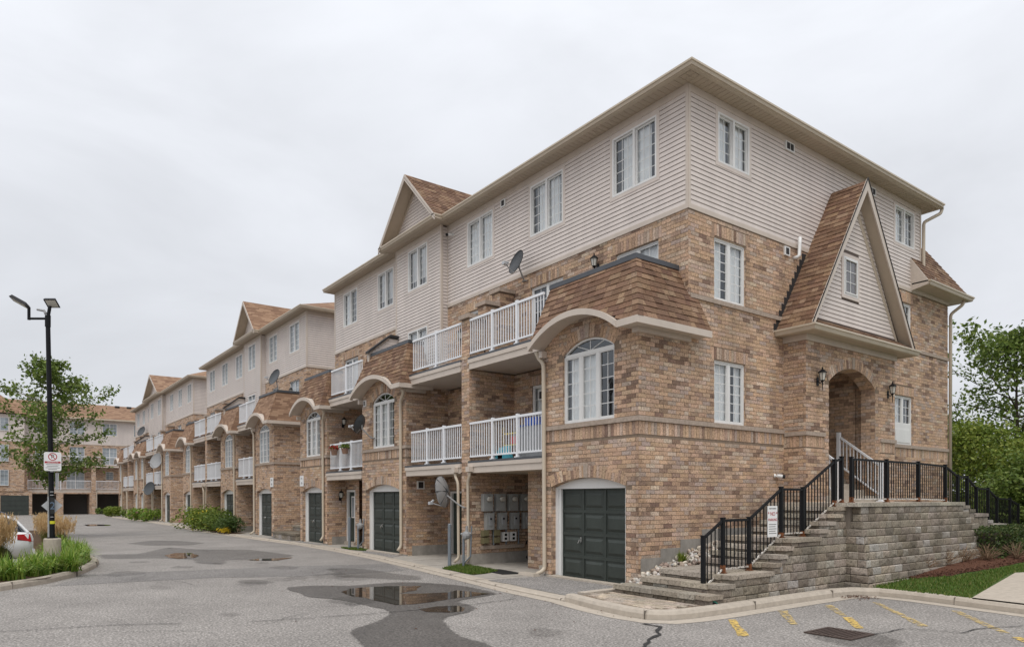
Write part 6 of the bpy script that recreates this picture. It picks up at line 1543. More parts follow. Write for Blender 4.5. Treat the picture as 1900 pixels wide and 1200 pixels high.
# gas pipes and guard posts by the piers
def gas(x, y, zg, label, glabel):
    r = empty('gas_meter', (x,y,zg), label, 'gas meter', 'gas meters')
    m = MB(); m.tube([(x,y,zg),(x,y,zg+.78)], .035, 8); m.tube([(x,y,zg+.1),(x+.15,y+.12,zg+.3),(x+.16,y+.15,zg+1.1)], .022, 7); m.build('pipe', 'pipe_grey', r)
    m = MB(); m.lathe([(.02,-.09),(.10,-.07),(.12,0),(.10,.07),(.02,.09)], (x+.07,y+.04,zg+.85), 12, Matrix.Rotation(pi/2, 4, 'X')); m.tube([(x-.12,y,zg+.88),(x+.2,y+.12,zg+.9)], .03, 8); m.tube([(x+.08,y+.05,zg+.9),(x+.08,y+.05,zg+1.1)], [.05,.03], 8); m.build('regulator', 'dish_grey', r)
    m = MB(); m.tube([(x-.62,y-.05,zg),(x-.62,y-.05,zg+1.12)], .05, 10); m.tube([(x-.62,y-.05,zg+1.12),(x-.62,y-.05,zg+1.14)], [.05,.03], 10); tag(m.build('guard_post', 'pipe_grey'), glabel, 'bollard', 'pipe guard posts')
gas(-5.75,-2.08,.05, 'gas regulator and pipes at the brick pier with the mesh dish', 'blue-grey pipe guard post in the small lawn by the pier')
gas(-13.2,-1.72,.05, 'gas regulator and pipes left of the second garage', 'blue-grey pipe guard post left of the second garage')
# ------------------------------------------------------------------ dishes, lanterns, cameras, pots
dish((-5.6,-.45,8.42), (-.12,-.95,.3), .34, (-5.75,-.02,8.0), 'dark satellite dish on the siding above the upper balcony')
dish((-6.95,-2.0,2.06), (-.75,-.5,-.15), .44, (-6.5,-1.56,1.62), 'big grey satellite dish with ribbed back on the ground-floor pier', 'dish_grey', True)
dish((-12.5,-1.98,4.42), (-.75,-.55,.35), .33, (-12.35,-1.56,3.95), 'dark satellite dish on the bay wall left of the middle arched window')
dish((-23.5,-1.35,7.63), (.2,-.9,.35), .4, (-23.4,-1.2,6.95), 'dark satellite dish on the roof edge of the second row')
dish((-49.8,-1.95,4.75), (.5,-.8,.3), .62, (-49.6,-1.56,4.2), 'large grey satellite dish on the upper bay of the third row', 'dish_grey')
dish((-52.8,-1.95,2.65), (.5,-.8,.3), .55, (-52.6,-1.5,1.9), 'dark satellite dish low on the third row', 'dish_dark')
dish((-66.0,-.5,8.35), (.4,-.8,.4), .5, (-65.9,-.02,7.8), 'dark satellite dish high on the far end of the third row')
lantern((-2.8,0,7.72), 'S', 'black wall lantern above the nearest mansard roof'); lantern((PX,4.12,4.85), 'E', 'black wall lantern left of the porch arch'); lantern((PX,7.70,4.85), 'E', 'black wall lantern right of the porch arch')
lantern((-8.95,0,7.05), 'S', 'black wall lantern on the terrace wall by the stepped piers'); lantern((-13.6,0,7.55), 'S', 'black wall lantern by the terrace door left of the siding bump-out'); lantern((-16.48,-1.02,2.0), 'E', 'black wall lantern on the porch side wall of the last near unit')
lantern((-16.48,-.9,4.9), 'E', 'black wall lantern above the flower pots')
lantern((-24.7,0,7.2), 'S', 'black wall lantern beside the terrace door of the second row')
def security_cam(P, d, label):
    r = empty('security_camera', P, label, 'security camera', 'security cameras'); P = Vector(P); d = Vector(d).normalized()
    m = MB(); m.tube([P, P+d*.04], .05, 10); m.tube([P+d*.04, P+d*.1+Vector((0,0,-.02))], .02, 6); m.build('mount', 'white_vinyl', r); m = MB(); m.tube([P+d*.08, P+d*.2+Vector((0,0,-.01))], .045, 10); m.build('body', 'white_vinyl', r); m = MB(); m.tube([P+d*.2+Vector((0,0,-.01)), P+d*.26+Vector((0,0,-.015))], .046, 10); m.build('lens', 'rubber', r)
security_cam((.0,3.2,2.43), (.7,.6,-.05), 'small white security camera low on the side wall'); security_cam((-9.6,0,10.48), (-.2,-1,-.1), 'small white security camera under the eaves by the bump-out')
def pot(x, y, z, mat, label):
    r = empty('flower_pot', (x,y,z), label, 'flower pot', 'hanging flower pots'); m = MB(); m.lathe([(.09,z),(.13,z+.17),(.14,z+.18),(.14,z+.2)], (x,y,0), 12); m.tube([(x,y+.12,z+.15),(x,y+.22,z+.3)], .008, 5); m.build('pot', 'terracotta', r)
    for nm, mt, n in (('leaves', 'leaf_dark', 90), ('flowers', mat, 80)):
        m = MB()
        for k in range(n):
            a, b = random.uniform(0,6.28), random.uniform(-.2,1.2); d = Vector((cos(a)*cos(b), sin(a)*cos(b), sin(b)*.7))*random.uniform(.08,.2); c = Vector((x,y,z+.24))+d; u = Vector((random.gauss(0,1),random.gauss(0,1),random.gauss(0,1))).normalized()*.035; v = u.orthogonal().normalized()*.03
            m.poly([c-u, c-v, c+u, c+v])
        m.build(nm, mt, r)
pot(-15.35,-1.72,3.50, 'flower_red', 'hanging pot of red flowers on the balcony railing'); pot(-14.35,-1.72,3.50, 'leaf_bush', 'hanging pot of green leaves on the balcony railing')
# things on the near lower balcony
bx = empty('storage_bin', (-3.7,-.9,2.9), 'grey storage bin with blue lid behind the near balcony railing', 'bin'); m = MB(); m.hexa([(-4.25,-1.35,2.91),(-3.2,-1.35,2.91),(-3.2,-.8,2.91),(-4.25,-.8,2.91)], [(-4.3,-1.38,3.68),(-3.15,-1.38,3.68),(-3.15,-.77,3.68),(-4.3,-.77,3.68)]); m.build('tub', 'bin_grey', bx); m = MB(); m.box(-4.32,-3.13,-1.4,-.75,3.682,3.72); m.box(-4.1,-3.6,-1.3,-.9,3.72,3.9); m.build('lid', 'toy_blue', bx)
ty = empty('toy_rack', (-4.7,-1.1,2.9), 'yellow toy rack with red and turquoise toys on the near balcony', 'toys')
m = MB(); 
for z in (3.25, 3.55): m.box(-5.05,-4.4,-1.3,-1.0,z,z+.03)
for x in (-5.05,-4.43): m.box(x,x+.03,-1.3,-1.27,2.9,3.75)
m.build('rack', 'toy_yellow', ty); m = MB(); m.box(-4.75,-4.5,-1.28,-1.05,3.29,3.48); m.box(-5.15,-4.95,-1.4,-1.3,2.92,3.02); m.build('red_toy', 'toy_red', ty); m = MB(); m.hexa([(-5.3,-1.4,2.92),(-4.6,-1.4,2.92),(-4.6,-1.3,2.92),(-5.3,-1.3,2.92)], [(-5.1,-1.4,3.2),(-4.7,-1.4,3.25),(-4.7,-1.3,3.25),(-5.1,-1.3,3.2)]); m.build('turquoise_toy', 'toy_cyan', ty)
# steps between the first and second row
gs = empty('gap_steps', (-21.2,-.6,0), 'stone steps and planter walls in the gap between the first two rows', 'stairs')
for k, (xa, xb, ya, yb, zt) in enumerate(((-22.6,-19.6,-1.75,-.9,.35),(-22.4,-19.6,-.9,.4,.62),(-22.2,-19.6,.4,1.0,.85),(-22.2,-19.6,1.0,1.6,1.08),(-22.2,-19.6,1.6,2.4,1.3))):
    stones(gs, Fr('S', ya+.04), xa, xb-.02, .04 if k == 0 else zt-.26, zt-.085, .3, .5); stones(gs, Fr('E', xb), ya+.05, yb, .04, zt-.085, .3, .5)
    m = MB(); m.box(xa, xb+.03, ya, yb+.05, zt-.083, zt); o = m.build('tread_stone', 'stone_piece', gs); o.color = pick(STONEC)
# ------------------------------------------------------------------ left island
isl = [(-6.9,-14.5),(-7.25,-13.0),(-7.65,-12.0),(-8.62,-11.12),(-9.8,-10.5),(-10.97,-10.13),(-12.2,-9.8),(-13.4,-9.62),(-14.6,-9.62),(-15.8,-9.75),(-19,-9.75),(-24,-9.5),(-31,-9.4),(-36,-9.3)]
kerb('kerb', [(x, y) for x, y in isl][::-1], .17, .15, side=-1)
inner = [(-6.9,-14.5),(-7.25,-13.0),(-7.65,-12.0),(-8.62,-11.12),(-9.8,-10.5),(-10.97,-10.13),(-12.2,-9.8),(-13.4,-9.62),(-14.6,-9.62),(-15.8,-9.75),(-19,-9.75),(-24,-9.5),(-31,-9.4),(-36,-9.3),(-36,-11),(-24,-11.0),(-12.6,-10.95),(-12.6,-14.5)]
def shrink(P, d):
    c = [];
    for i, p in enumerate(P):
        a, b = Vector(P[i-1]), Vector(P[(i+1) % len(P)]); t = (b-a).normalized(); n = Vector((-t.y, t.x)); c.append((p[0]+n.x*d*-1*0+(-n.x if False else n.x)*d, p[1]+n.y*d))
    return c
sheet('island_soil', [(x, y-.16 if y > -10.6 else y) if x < -8 else (x-.12, y) for x, y in inner], .13, 'soil')
m = MB(); m.box(-36, -12.6, -11.1, -10.95, 0, .14); m.box(-12.75, -12.6, -14.5, -11.1, 0, .14); struct(m.build('kerb', 'concrete'))
def clump(name, x, y, z, n, h, spread, mat, wd, label, cat, group=None, droop=1.0, plume=0, seed=1):
    rnd = random.Random(seed); r = empty(name, (x,y,z), label, cat, group); m = MB(); pl = MB()
    for k in range(n):
        a = rnd.uniform(0,6.28); L_ = h*rnd.uniform(.6,1.15); sp = spread*rnd.uniform(.15,1); b = Vector((x+rnd.gauss(0,.06*spread/.4), y+rnd.gauss(0,.06*spread/.4), z)); d = Vector((cos(a), sin(a), 0)); s = Vector((-d.y, d.x, 0))*wd
        prev = None; S = 4
        for i in range(S+1):
            t = i/S; p = b+d*sp*(t**1.5)+Vector((0,0,L_*(t-(.42*droop)*t**2.6*sp/spread))); w_ = s*(1-t)**.7 if t < 1 else s*.02
            if prev: m.poly([prev[0]-prev[1], prev[0]+prev[1], p+w_, p-w_])
            prev = (p, w_)
        if plume and k % plume == 0:
            t0 = prev[0]; q = b+d*sp*.8+Vector((0,0,L_*1.0)); up = (Vector((0,0,1))+d*.18).normalized()
            for i in range(12):
                c = q+up*(rnd.uniform(0,.34))+Vector((rnd.gauss(0,.016), rnd.gauss(0,.016), 0)); u = Vector((rnd.gauss(0,.012), rnd.gauss(0,.012), .045)); v = Vector((rnd.gauss(0,1), rnd.gauss(0,1), 0)).normalized()*.007
                pl.poly([c-u-v, c-u+v, c+u+v*.4, c+u-v*.4])
    m.build('blades', mat, r)
    if pl.f: pl.build('plumes', 'grass_plume', r)
    return r
pos = [(-9.95,-10.62),(-10.2,-11.35),(-16.4,-10.2),(-17.2,-10.4),(-8.3,-12.35),(-8.6,-11.75),(-9.3,-11.3),(-9.9,-11.0),(-9.3,-12.0),(-10.6,-10.75),(-11.4,-10.5),(-12.3,-10.25),(-13.2,-10.1),(-14.1,-10.1),(-15.0,-10.15),(-11.5,-11.0),(-12.4,-10.75),(-13.6,-10.6),(-14.8,-10.7),(-15.6,-10.4),(-8.0,-13.2),(-8.9,-13.0)]
for k, (x, y) in enumerate(pos): clump('daylily_clump', x, y, .13, 180, .66, .66, 'leaf_lily', .02, 'green daylily clump in the planted kerb island at the lamp post', 'plant', 'daylilies on the island', 1.75, seed=k)
clump('ornamental_grass', -11.35, -12.0, .13, 560, .92, .42, 'grass_blade', .006, 'tall feathery tan ornamental grass in front of the white car', 'plant', 'ornamental grasses', .7, 2, 50)
clump('ornamental_grass', -10.4, -12.55, .13, 480, .92, .45, 'grass_blade', .006, 'tall feathery tan ornamental grass at the left picture edge', 'plant', 'ornamental grasses', .7, 2, 51)
for k, (x, y, lb) in enumerate(((-19.3,-10.15,'tan ornamental grass just right of the lamp post foot'),(-20.6,-10.45,'tan ornamental grass behind the lamp post foot'),(-22.3,-10.35,'tan ornamental grass in front of the pale tree trunk'),(-24.0,-10.3,'tan ornamental grass left of the pale tree trunk'),(-25.8,-10.2,'farthest tan ornamental grass of the island'))):
    clump('ornamental_grass', x, y, .13, 380, .72, .45, 'grass_blade', .007, lb, 'plant', 'ornamental grasses', .7, 2, 60+k)
# lamp post ------------------------------------------------------------------
LX, LY = -10.47, -10.92; RV = Vector((.597, .8023, 0))
lp = empty('lamp_post', (LX,LY,.1), 'tall black lamp post with two flood heads on a concrete footing', 'lamp post')
m = MB(); n = 18; m.lathe([(.185,.05),(.185,.88),(.175,.905),(.15,.91)], (LX,LY,0), 20); m.build('concrete_base', 'concrete', lp)
top = Vector((LX,LY,6.25))-RV*.11
m = MB(); m.tube([(LX,LY,.911),(LX,LY,.935)], .12, 12); m.tube([(LX,LY,.93), tuple(Vector((LX,LY,.93)).lerp(top, .5)), tuple(top)], [.058,.055,.05], 14); m.build('pole', 'black_metal', lp, smooth=False)
m = MB(); m.tube([top-Vector((0,0,.2)), top+Vector((0,0,.08))], .062, 10); a0 = top+Vector((0,0,-.0)); a1 = a0-RV*.46; m.tube([a0, a1], .03, 8); m.tube([a1-Vector((0,0,.03)), a1+Vector((0,0,.28))], .034, 8); m.tube([top, top+RV*.05+Vector((0,0,.3))], .038, 8); m.build('arm', 'black_metal', lp)
def head(c, ax, nrm, L_, W_):
    ax = ax.normalized(); nrm = nrm.normalized(); s = ax.cross(nrm).normalized(); m = MB(); c = Vector(c)
    def q(o, k): return [c+o+ax*L_/2*k+s*W_/2*k, c+o-ax*L_/2*k+s*W_/2*k, c+o-ax*L_/2*k-s*W_/2*k, c+o+ax*L_/2*k-s*W_/2*k]
    m.hexa(q(-nrm*.05, .85), q(nrm*.03, 1)); ho = m.build('flood_head', 'black_metal', lp); m = MB(); m.hexa(q(nrm*.031, .8), q(nrm*.036, .8)); m.build('lens', 'lamp_glass', ho)
cv = Vector((1,-.06,0))
head(a1+Vector((0,0,.40))-RV*.22, -RV+Vector((0,0,.55)), Vector((0,0,-1))-RV*.5+cv*.4, .46, .22); head(top+RV*.10+Vector((0,0,.38)), RV, Vector((.75,-.1,-.75)), .31, .24)
m = MB(); p = top+Vector((0,0,.12)); m.tube([p-RV*.05, p-RV*.09+Vector((0,0,.07)), p-RV*.26+Vector((0,0,.10))], [.036,.03,.026], 8); m.build('sensor', 'dish_grey', lp)
FL = Fr('E', LX+.10)
m = MB(); m.tube([(LX-.0,LY,1.26),(LX,LY,1.33)], .061, 14); tag(m.build('pole_band', 'sign_yellow'), 'yellow band round the black lamp post', 'band')
pn = empty('pole_number', (LX+.07,LY,1.7), 'pale number 2 plate on the black lamp post', 'sign'); m = MB(); m.box(LX+.056, LX+.060, LY-.045, LY+.045, 1.5, 1.9); m.build('plate', 'sign_black', pn); text(pn, '2', (LX+.0615,LY,1.69), RE, .25, 'number_blue')
sgn = empty('parking_sign', (LX+.12,LY,3.0), 'white no parking fire route sign on the lamp post', 'sign')
def rrect(w_, h, r, n=5): 
    o = []
    for cx_, cy_, a0_ in ((w_/2-r,h/2-r,0),(-w_/2+r,h/2-r,pi/2),(-w_/2+r,-h/2+r,pi),(w_/2-r,-h/2+r,1.5*pi)):
        for k in range(n+1): o.append((cx_+r*cos(a0_+pi/2*k/n), cy_+r*sin(a0_+pi/2*k/n)))
    return o
zc = 2.77; m = MB(); rr = rrect(.355,.455,.04); m.hexa([(LX+.10,LY+a,zc+b) for a, b in rr], [(LX+.106,LY+a,zc+b) for a, b in rr]); m.build('plate', 'sign_white', sgn)
k_ = .77
m = MB(); c_ = [(cos(2*pi*k/28), sin(2*pi*k/28)) for k in range(29)]
for (a, b), (c2, d2) in zip(c_[:-1], c_[1:]): m.hexa([(LX+.1065,LY+0.0732*a,zc+.1155+0.0732*b),(LX+.1065,LY+0.0924*a,zc+.1155+0.0924*b),(LX+.1065,LY+0.0924*c2,zc+.1155+0.0924*d2),(LX+.1065,LY+0.0732*c2,zc+.1155+0.0732*d2)], [(LX+.108,LY+0.0732*a,zc+.1155+0.0732*b),(LX+.108,LY+0.0924*a,zc+.1155+0.0924*b),(LX+.108,LY+0.0924*c2,zc+.1155+0.0924*d2),(LX+.108,LY+0.0732*c2,zc+.1155+0.0732*d2)])
m.hexa([(LX+.1085,LY-0.0616,zc+0.1656),(LX+.1085,LY-0.0501,zc+0.1771),(LX+.1085,LY+0.0616,zc+0.0655),(LX+.1085,LY+0.0501,zc+0.0539)], [(LX+.1095,LY-0.0616,zc+0.1656),(LX+.1095,LY-0.0501,zc+0.1771),(LX+.1095,LY+0.0616,zc+0.0655),(LX+.1095,LY+0.0501,zc+0.0539)])
m.build('no_parking_ring', 'sign_red', sgn); text(sgn, 'P', (LX+.1075,LY,zc+0.1155), RE, .13, 'sign_black')
m = MB(); m.box(LX+.1065, LX+.108, LY-0.1617, LY+0.1617, zc-0.0423, zc+0.0039); m.build('red_band', 'sign_red', sgn); text(sgn, 'FIRE ROUTE', (LX+.109,LY,zc-0.0193), RE, .043, 'sign_white')
for k in range(4): m = MB(); w_ = (.28,.23,.29,.18)[k]; m.box(LX+.1065, LX+.1075, LY-w_/2, LY+w_/2, zc-0.0770-.0385*k, zc-0.0678-.0385*k); m.build('text_line', 'sign_black', sgn)
dg = empty('diamond_sign', (LX-.15,LY,1.65), 'grey back of a diamond-shaped sign behind the lamp post', 'sign'); m = MB(); q_ = [(0,-.22),(.22,0),(0,.22),(-.22,0)]; m.hexa([(LX-.10,LY+a,1.70+b) for a, b in q_], [(LX-.095,LY+a,1.70+b) for a, b in q_]); m.build('plate', 'sign_back', dg); m = MB(); m.box(LX-.135, LX-.101, LY-.09, LY-.055, .13, 1.92); m.build('post', 'sign_back', dg)
ns = empty('narrow_sign', (LX,LY+.2,2.4), 'narrow pale sign seen edge-on below the parking sign', 'sign'); m = MB(); m.hexa([(LX-.12,LY+.07,2.09),(LX+.08,LY+.115,2.09),(LX+.08,LY+.125,2.09),(LX-.12,LY+.08,2.09)], [(LX-.12,LY+.07,2.5),(LX+.08,LY+.115,2.5),(LX+.08,LY+.125,2.5),(LX-.12,LY+.08,2.5)]); m.build('plate', 'sign_back', ns)
for z in (2.03, 2.52, 1.95, 1.42): m = MB(); m.tube([(LX,LY,z),(LX,LY,z+.015)], .06, 14); m.build('strap', 'chrome', lp)
# ------------------------------------------------------------------ cars
def car(x, ytail, body, label):
    """hatchback parked along y with its tail at ytail"""
    r = empty('parked_car', (x,ytail-2,0), label, 'car', 'parked cars')
    # (d from tail, half width, z low, z belt, z roof or None, roof half width)
    S = [(0.0,.62,.48,.80),(.04,.74,.34,.92),(.12,.82,.28,.96),(.35,.875,.26,.98),(.9,.89,.24,.97),(2.2,.89,.24,.94),(3.1,.88,.24,.92),(3.7,.84,.26,.80),(4.1,.74,.30,.70),(4.25,.55,.40,.62)]
    m = MB(); rings = []
    for d, hw, zl, zb in S:
        y = ytail-d; i = len(m.v); zm = (zl+zb)/2
        sec = [(-hw*.8,zl),(-hw*.97,zl+.1),(-hw*1.0,zm+.02),(-hw*.985,zb-.06),(-hw*.93,zb),(hw*.93,zb),(hw*.985,zb-.06),(hw,zm+.02),(hw*.97,zl+.1),(hw*.8,zl)]
        m.v += [(x+a, y, b) for a, b in sec]; rings.append(i)
    n = 10
    for a, b in zip(rings[:-1], rings[1:]):
        for k in range(n): m.f.append((a+k, a+(k+1) % n, b+(k+1) % n, b+k)); m.c.append(None)
    m.f.append(tuple(rings[0]+k for k in range(n))); m.c.append(None); m.f.append(tuple(rings[-1]+k for k in range(n-1,-1,-1))); m.c.append(None); m.build('body', body, r, smooth=True)
    G = [(.10,.72,.955,.60,1.00),(.34,.80,.975,.58,1.26),(.60,.80,.97,.60,1.40),(1.2,.80,.96,.62,1.45),(2.0,.80,.94,.61,1.43),(2.5,.79,.93,.59,1.34),(3.15,.74,.92,.60,.96)]
    m = MB(); rt = MB(); rings = []; r2 = []
    for d, hb, zb, hr, zr in G:
        y = ytail-d; rings.append(len(m.v)); m.v += [(x-hb,y,zb-.01),(x-hr,y,zr-.03),(x+hr,y,zr-.03),(x+hb,y,zb-.01)]; r2.append(len(rt.v)); rt.v += [(x-hr-.025,y,zr-.07),(x-hr*.9,y,zr-.005),(x,y,zr+.02),(x+hr*.9,y,zr-.005),(x+hr+.025,y,zr-.07)]
    for a, b in zip(rings[:-1], rings[1:]):
        for k in range(3): m.f.append((a+k,a+k+1,b+k+1,b+k)); m.c.append(None)
    m.f.append(tuple(rings[0]+k for k in range(4))); m.c.append(None); m.build('windows', 'car_glass', r)
    for a, b in list(zip(r2[:-1], r2[1:]))[1:5]:
        for k in range(4): rt.f.append((a+k,a+k+1,b+k+1,b+k)); rt.c.append(None)
    rt.build('roof', body, r, smooth=True)
    pl = MB()
    for sx in (1, -1):
        for (d0, h0, z0), (d1, h1, z1) in (((.12,.77,.96),(.40,.64,1.30)),((.40,.645,1.30),(.66,.635,1.40)),((1.22,.825,.96),(1.16,.655,1.41)),((3.12,.78,.92),(2.45,.62,1.34))): pl.tube([(x+sx*h0,ytail-d0,z0),(x+sx*h1,ytail-d1,z1)], .035, 6)
    pl.build('pillar', body, r)
    for sx in (1, -1):
        m = MB(); a = x+sx*.60; m.hexa([(a,ytail+.005,.72),(x+sx*.80,ytail-.06,.72),(x+sx*.89,ytail-.36,.80),(x+sx*.84,ytail-.36,.72)], [(a,ytail-.02,.90),(x+sx*.78,ytail-.085,.92),(x+sx*.885,ytail-.36,.92),(x+sx*.82,ytail-.36,.93)]); m.build('taillight', 'car_light', r)
        m = MB(); m.box(x+sx*.55-.12, x+sx*.55+.12, ytail-.03, ytail+.005, .42, .47); m.build('reflector', 'car_light', r)
        for d in (.78, 3.35):
            m = MB(); c = Vector((x+sx*.80,ytail-d,.31)); M = Matrix.Rotation(pi/2, 4, 'Y'); m.lathe([(.2,-.1),(.30,-.095),(.315,-.06),(.315,.06),(.30,.095),(.2,.1)], c, 22, M); wo = m.build('wheel', 'rubber', r); m = MB(); m.lathe([(.02,-.10),(.2,-.105),(.2,.105),(.02,.10)], c, 16, M); m.build('rim', 'chrome', wo)
    m = MB(); m.box(x-.7, x+.7, ytail-.05, ytail+.03, .36, .5); m.build('bumper', body, r); m = MB(); m.box(x-.26, x+.26, ytail-.0, ytail+.012, .62, .74); m.build('licence_plate', 'sign_white', r)
    return r
car(-13.7, -11.2, 'car_white', 'white hatchback parked behind the tall ornamental grass'); car(-21.9, -11.3, 'car_blue', 'dark blue car roof seen beyond the white car at the left edge')
# distant road signs beyond the cars
for x, y, mt, lb in ((-48,-15.6,'sign_back','small grey diamond sign on a thin post at the far left'),(-48.2,-14.6,'sign_red','small red sign on a thin post near the far left garages')):
    r = empty('road_sign', (x,y,0), lb, 'sign', 'distant road signs'); m = MB(); m.tube([(x,y,0),(x,y,2.3)], .05, 6); m.build('post', 'sign_back', r); m = MB(); m.hexa([(x+.06,y,1.9),(x+.06,y+.36,2.26),(x+.06,y,2.62),(x+.06,y-.36,2.26)], [(x+.07,y,1.9),(x+.07,y+.36,2.26),(x+.07,y,2.62),(x+.07,y-.36,2.26)]); m.build('plate', mt, r)
# ------------------------------------------------------------------ trees and shrubs
def tree(name, base, h, rad, z0, seed, label, nleaf, ls, leaf='leaf_tree', bark='bark_grey', r0=.11, nl=26, fill=1.0, lean=(0,0), cat='tree', group=None, shape='oval'):
    rnd = random.Random(seed); r = empty(name, base, label, cat, group); b = Vector(base); tr = MB(); tips = []
    tp = [b+Vector((lean[0]*t+rnd.gauss(0,.05)*t, lean[1]*t+rnd.gauss(0,.05)*t, h*.93*t)) for t in [k/9 for k in range(10)]]
    tr.tube(tp, [r0*(1-.93*(k/9)**.8) for k in range(10)], 8)
    def at(t):
        f = t*9; i = min(8, int(f)); return tp[i].lerp(tp[i+1], f-i)
    ga = 2.4
    for k in range(nl):
        t = z0+(0.97-z0)*(k+.5)/nl; p = at(t); a = k*ga+rnd.uniform(-.4,.4); prof = sin(pi*min(1, max(.0, (t-z0)/(1-z0)*.86+.16)))**.8 if shape == 'oval' else 1.1-(t-z0)/(1-z0)
        L_ = rad*prof*rnd.uniform(.7,1.12); up = rnd.uniform(.25,.75); d = Vector((cos(a), sin(a), up)).normalized(); q = [p]; dd = d.copy()
        for i in range(4): dd = (dd+Vector((rnd.gauss(0,.18), rnd.gauss(0,.18), rnd.gauss(.02,.12)))).normalized(); q.append(q[-1]+dd*L_/4)
        rr = r0*.42*(1-t*.7); tr.tube(q, [rr, rr*.75, rr*.5, rr*.3, rr*.12], 5)
        for i in range(1, 5):
            for s in range(2 if i < 4 else 3):
                e = (dd+Vector((rnd.gauss(0,.7), rnd.gauss(0,.7), rnd.gauss(.1,.5)))).normalized()*L_*rnd.uniform(.16,.36); a_ = q[i]; tr.tube([a_, a_+e*.5+Vector((0,0,rnd.gauss(0,.03))), a_+e], [rr*.3, rr*.2, rr*.06], 4, cap=False); tips += [(a_+e*.55, L_), (a_+e, L_), (a_+e*.8, L_)]
    tr.build('trunk', bark, r)
    m = MB()
    for k in range(nleaf):
        c, L_ = tips[rnd.randrange(len(tips))]; s = rad*.075*fill; c = c+Vector((rnd.gauss(0,s), rnd.gauss(0,s), rnd.gauss(0,s*.8)))
        n_ = Vector((rnd.gauss(0,.6), rnd.gauss(0,.6), rnd.gauss(.5,.5))).normalized(); u = n_.orthogonal().normalized(); u = (Matrix.Rotation(rnd.uniform(0,6.28), 3, n_) @ u); v = n_.cross(u); l = ls*rnd.uniform(.6,1.25); w_ = l*.58
        f = n_*l*.12; m.poly([c-u*l, c-v*w_-f*0+f, c+u*l, c+v*w_+f])
    m.build('crown', leaf, r)
    return r
tree('young_tree', (-28.9,-9.95,.13), 8.75, 2.3, .26, 3, 'young pale-barked tree standing behind the lamp post', 8200, .088, nl=34, r0=.14, fill=1.0)
tree('young_tree', (-33.5,-14.2,.0), 5.4, 2.3, .18, 9, 'dark green tree at the left edge behind the parked cars', 7000, .085, leaf='leaf_dark', nl=26, r0=.10, fill=1.2)
tree('tall_tree', (-1.2,23.0,.3), 9.3, 3.6, .12, 21, 'tall open-crowned tree behind the far end of the stairs', 12500, .10, leaf='leaf_tree', bark='bark_dark', nl=40, r0=.15, fill=1.1)
tree('tall_tree', (3.2,25.5,.3), 9.0, 3.4, .12, 22, 'tall tree at the right picture edge', 8000, .095, leaf='leaf_tree', bark='bark_dark', nl=34, r0=.14, fill=1.1)
for k, (x, y, h, rd, lf, lb) in enumerate(((-1.4,18.6,4.6,1.9,'leaf_bush','bright green bushy tree just beyond the building corner'),(1.2,18.0,3.9,1.9,'leaf_bush','mid green bushy tree above the black railing'),(2.9,19.5,4.4,2.0,'leaf_bush','yellow-green bushy tree at the right behind the railing'),(5.2,21.0,4.6,2.2,'leaf_bush','leafy bush tree at the far right edge'),(-3.0,22.0,4.4,2.1,'leaf_tree','dark bush tree half hidden by the building corner'),(1.5,15.2,2.6,1.5,'leaf_tree','low green shrub directly behind the descending railing'),(3.6,15.8,2.8,1.6,'leaf_dark','low dark shrub behind the hedge'))):
    tree('bushy_tree' if h > 3 else 'shrub', (x,y,.4), h, rd, .04, 40+k, lb, 8500, .075, leaf=lf, bark='bark_dark', nl=30, r0=.07, fill=2.0, cat='tree' if h > 3 else 'shrub')
# boxwood hedge
hd = empty('hedge', (3.0,9.8,.5), 'clipped dark green boxwood hedge at the end of the retaining wall', 'hedge'); m = MB(); rnd = random.Random(4)
for k in range(26000):
    x, y, z = rnd.uniform(2.62,3.45), rnd.uniform(7.15,12.6), rnd.uniform(.38,1.16)
    e = min(x-2.62, 3.45-x, y-7.15, 1.16-z)
    if e > .16: continue
    x += .05*sin(y*4.3+z*5); z += .03*sin(y*5)
    n_ = Vector((rnd.gauss(.3,1), rnd.gauss(-.1,1), rnd.gauss(.4,1))).normalized(); u = n_.orthogonal().normalized()*.034; v = n_.cross(u)*.6; c = Vector((x,y,z)); m.poly([c-u, c-v, c+u, c+v])
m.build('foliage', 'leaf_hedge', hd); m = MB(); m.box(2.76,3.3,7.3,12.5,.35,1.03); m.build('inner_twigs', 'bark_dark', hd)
# dead twig shrubs in the mulch
for k, (x, y, s, lb) in enumerate(((2.95,4.35,.55,'small bare twig shrub nearest the retaining wall corner'),(2.95,5.3,.6,'second bare twig shrub in the mulch bed'),(3.05,6.1,.6,'third bare twig shrub in the mulch bed'),(3.3,6.8,.6,'bare twig shrub in front of the hedge'),(3.65,7.6,.6,'bare twig shrub touching the side of the hedge'))):
    z = LZ(x, y)+.05; r = empty('twig_shrub', (x,y,z), lb, 'shrub', 'bare twig shrubs'); m = MB(); rnd = random.Random(k+90)
    for i in range(int(34*s)+14):
        a = rnd.uniform(0,6.28); d = Vector((cos(a)*rnd.uniform(.3,1), sin(a)*rnd.uniform(.3,1), rnd.uniform(.5,1.1))).normalized(); p = Vector((x,y,z)); q = [p]
        for j in range(3): d = (d+Vector((rnd.gauss(0,.25), rnd.gauss(0,.25), rnd.gauss(0,.15)))).normalized(); q.append(q[-1]+d*s*.24)
        m.tube(q, [.009,.007,.005,.003], 4, cap=False)
        for j in (1, 2): e = (d+Vector((rnd.gauss(0,.8), rnd.gauss(0,.8), rnd.gauss(0,.5)))).normalized()*s*.2; m.tube([q[j], q[j]+e], [.005,.002], 4, cap=False)
    m.build('twigs', 'twig_brown', r)
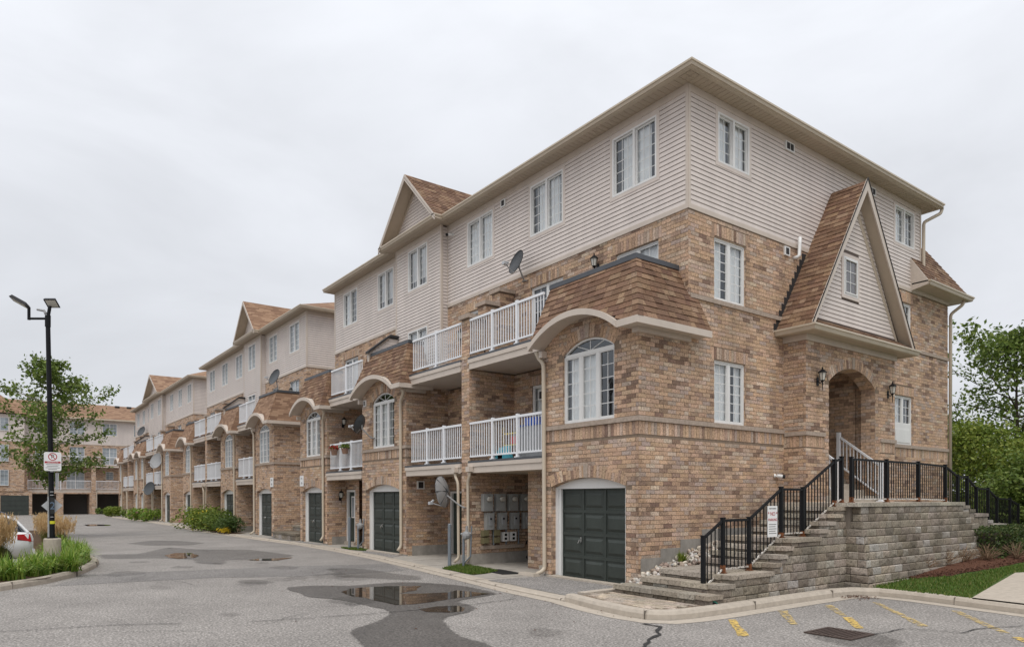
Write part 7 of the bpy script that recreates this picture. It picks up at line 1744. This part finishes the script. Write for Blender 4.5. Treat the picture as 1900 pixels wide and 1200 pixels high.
# weeds by the stairs and beds along the lane
clump('weed', .3, -.55, .5, 60, .35, .22, 'leaf_bush', .02, 'bright green weed among the river stones', 'plant', seed=7)
def shrub(x, y, z, rx, h, n, leaf, label, seed, ls=.05, flowers=None, nf=0):
    rnd = random.Random(seed); r = empty('garden_shrub', (x,y,z), label, 'shrub', 'garden shrubs along the lane'); m = MB(); st_ = MB(); lumps = [(rnd.gauss(0,rx*.45), rnd.gauss(0,rx*.4), h*rnd.uniform(.3,.75), rnd.uniform(.3,.55)*min(rx,h)) for _ in range(14)]
    for L_ in lumps: st_.tube([(x,y,z),(x+L_[0]*.6,y+L_[1]*.6,z+L_[2]*.6),(x+L_[0],y+L_[1],z+L_[2])], [.02,.012,.005], 4)
    st_.build('stems', 'bark_dark', r); fl = MB()
    for k in range(n+nf):
        l = lumps[rnd.randrange(14)]; d = Vector((rnd.gauss(0,1), rnd.gauss(0,1), rnd.gauss(.1,1))).normalized()*l[3]*rnd.uniform(.6,1.1); c = Vector((x+l[0],y+l[1],z+l[2]))+d
        if c.z < z: c.z = z+rnd.uniform(0,.1)
        n_ = Vector((rnd.gauss(0,1), rnd.gauss(0,1), rnd.gauss(.5,1))).normalized(); s = ls*rnd.uniform(.6,1.3); u = n_.orthogonal().normalized()*s; v = n_.cross(u)*.6; (m if k < n else fl).poly([c-u, c-v, c+u, c+v])
    m.build('foliage', leaf, r)
    if fl.f: fl.build('flowers', flowers, r)
shrub(-32.6,-2.2,.05,1.3,1.15,3000,'leaf_bush','large loose flowering shrub with yellow blooms by the second row',1,.07,'flower_yellow',60); shrub(-30.2,-2.0,.05,1.2,1.1,2200,'leaf_tree','leafy shrub in the middle of the lane-side bed',2,.06)
shrub(-28.3,-1.95,.05,.7,.85,1600,'leaf_dark','rounded dark shrub at the near end of the lane-side bed',3,.05); shrub(-28.4,-2.35,.03,.6,.3,700,'flower_yellow','low cushion of yellow flowers at the near end of the bed',4,.03); shrub(-35,-2.1,.05,1.2,1.2,2200,'leaf_bush','pale green shrub at the far end of the lane-side bed',5,.07,'flower_pink',50)
shrub(-52.5,-2.2,.05,1.6,.9,1500,'leaf_lily','low green planting in front of the third row',6,.09,'flower_pink',80); shrub(-55.5,-2.2,.05,1.4,.9,1300,'leaf_tree','dark low planting left of the third row steps',7,.09); shrub(-70,-2.4,.05,1.4,.9,1200,'leaf_bush','farthest low shrubs near the end block',8,.1); shrub(-80,-1.6,.05,1.6,.8,1000,'leaf_tree','low shrub at the foot of the end block',10,.1)
sheet('planting_soil', [(-36.5,-2.3),(-36.5,-1.6),(-27.2,-1.6),(-27.2,-2.45),(-30,-2.55)], .052, 'soil', .03)
# far trees behind the buildings
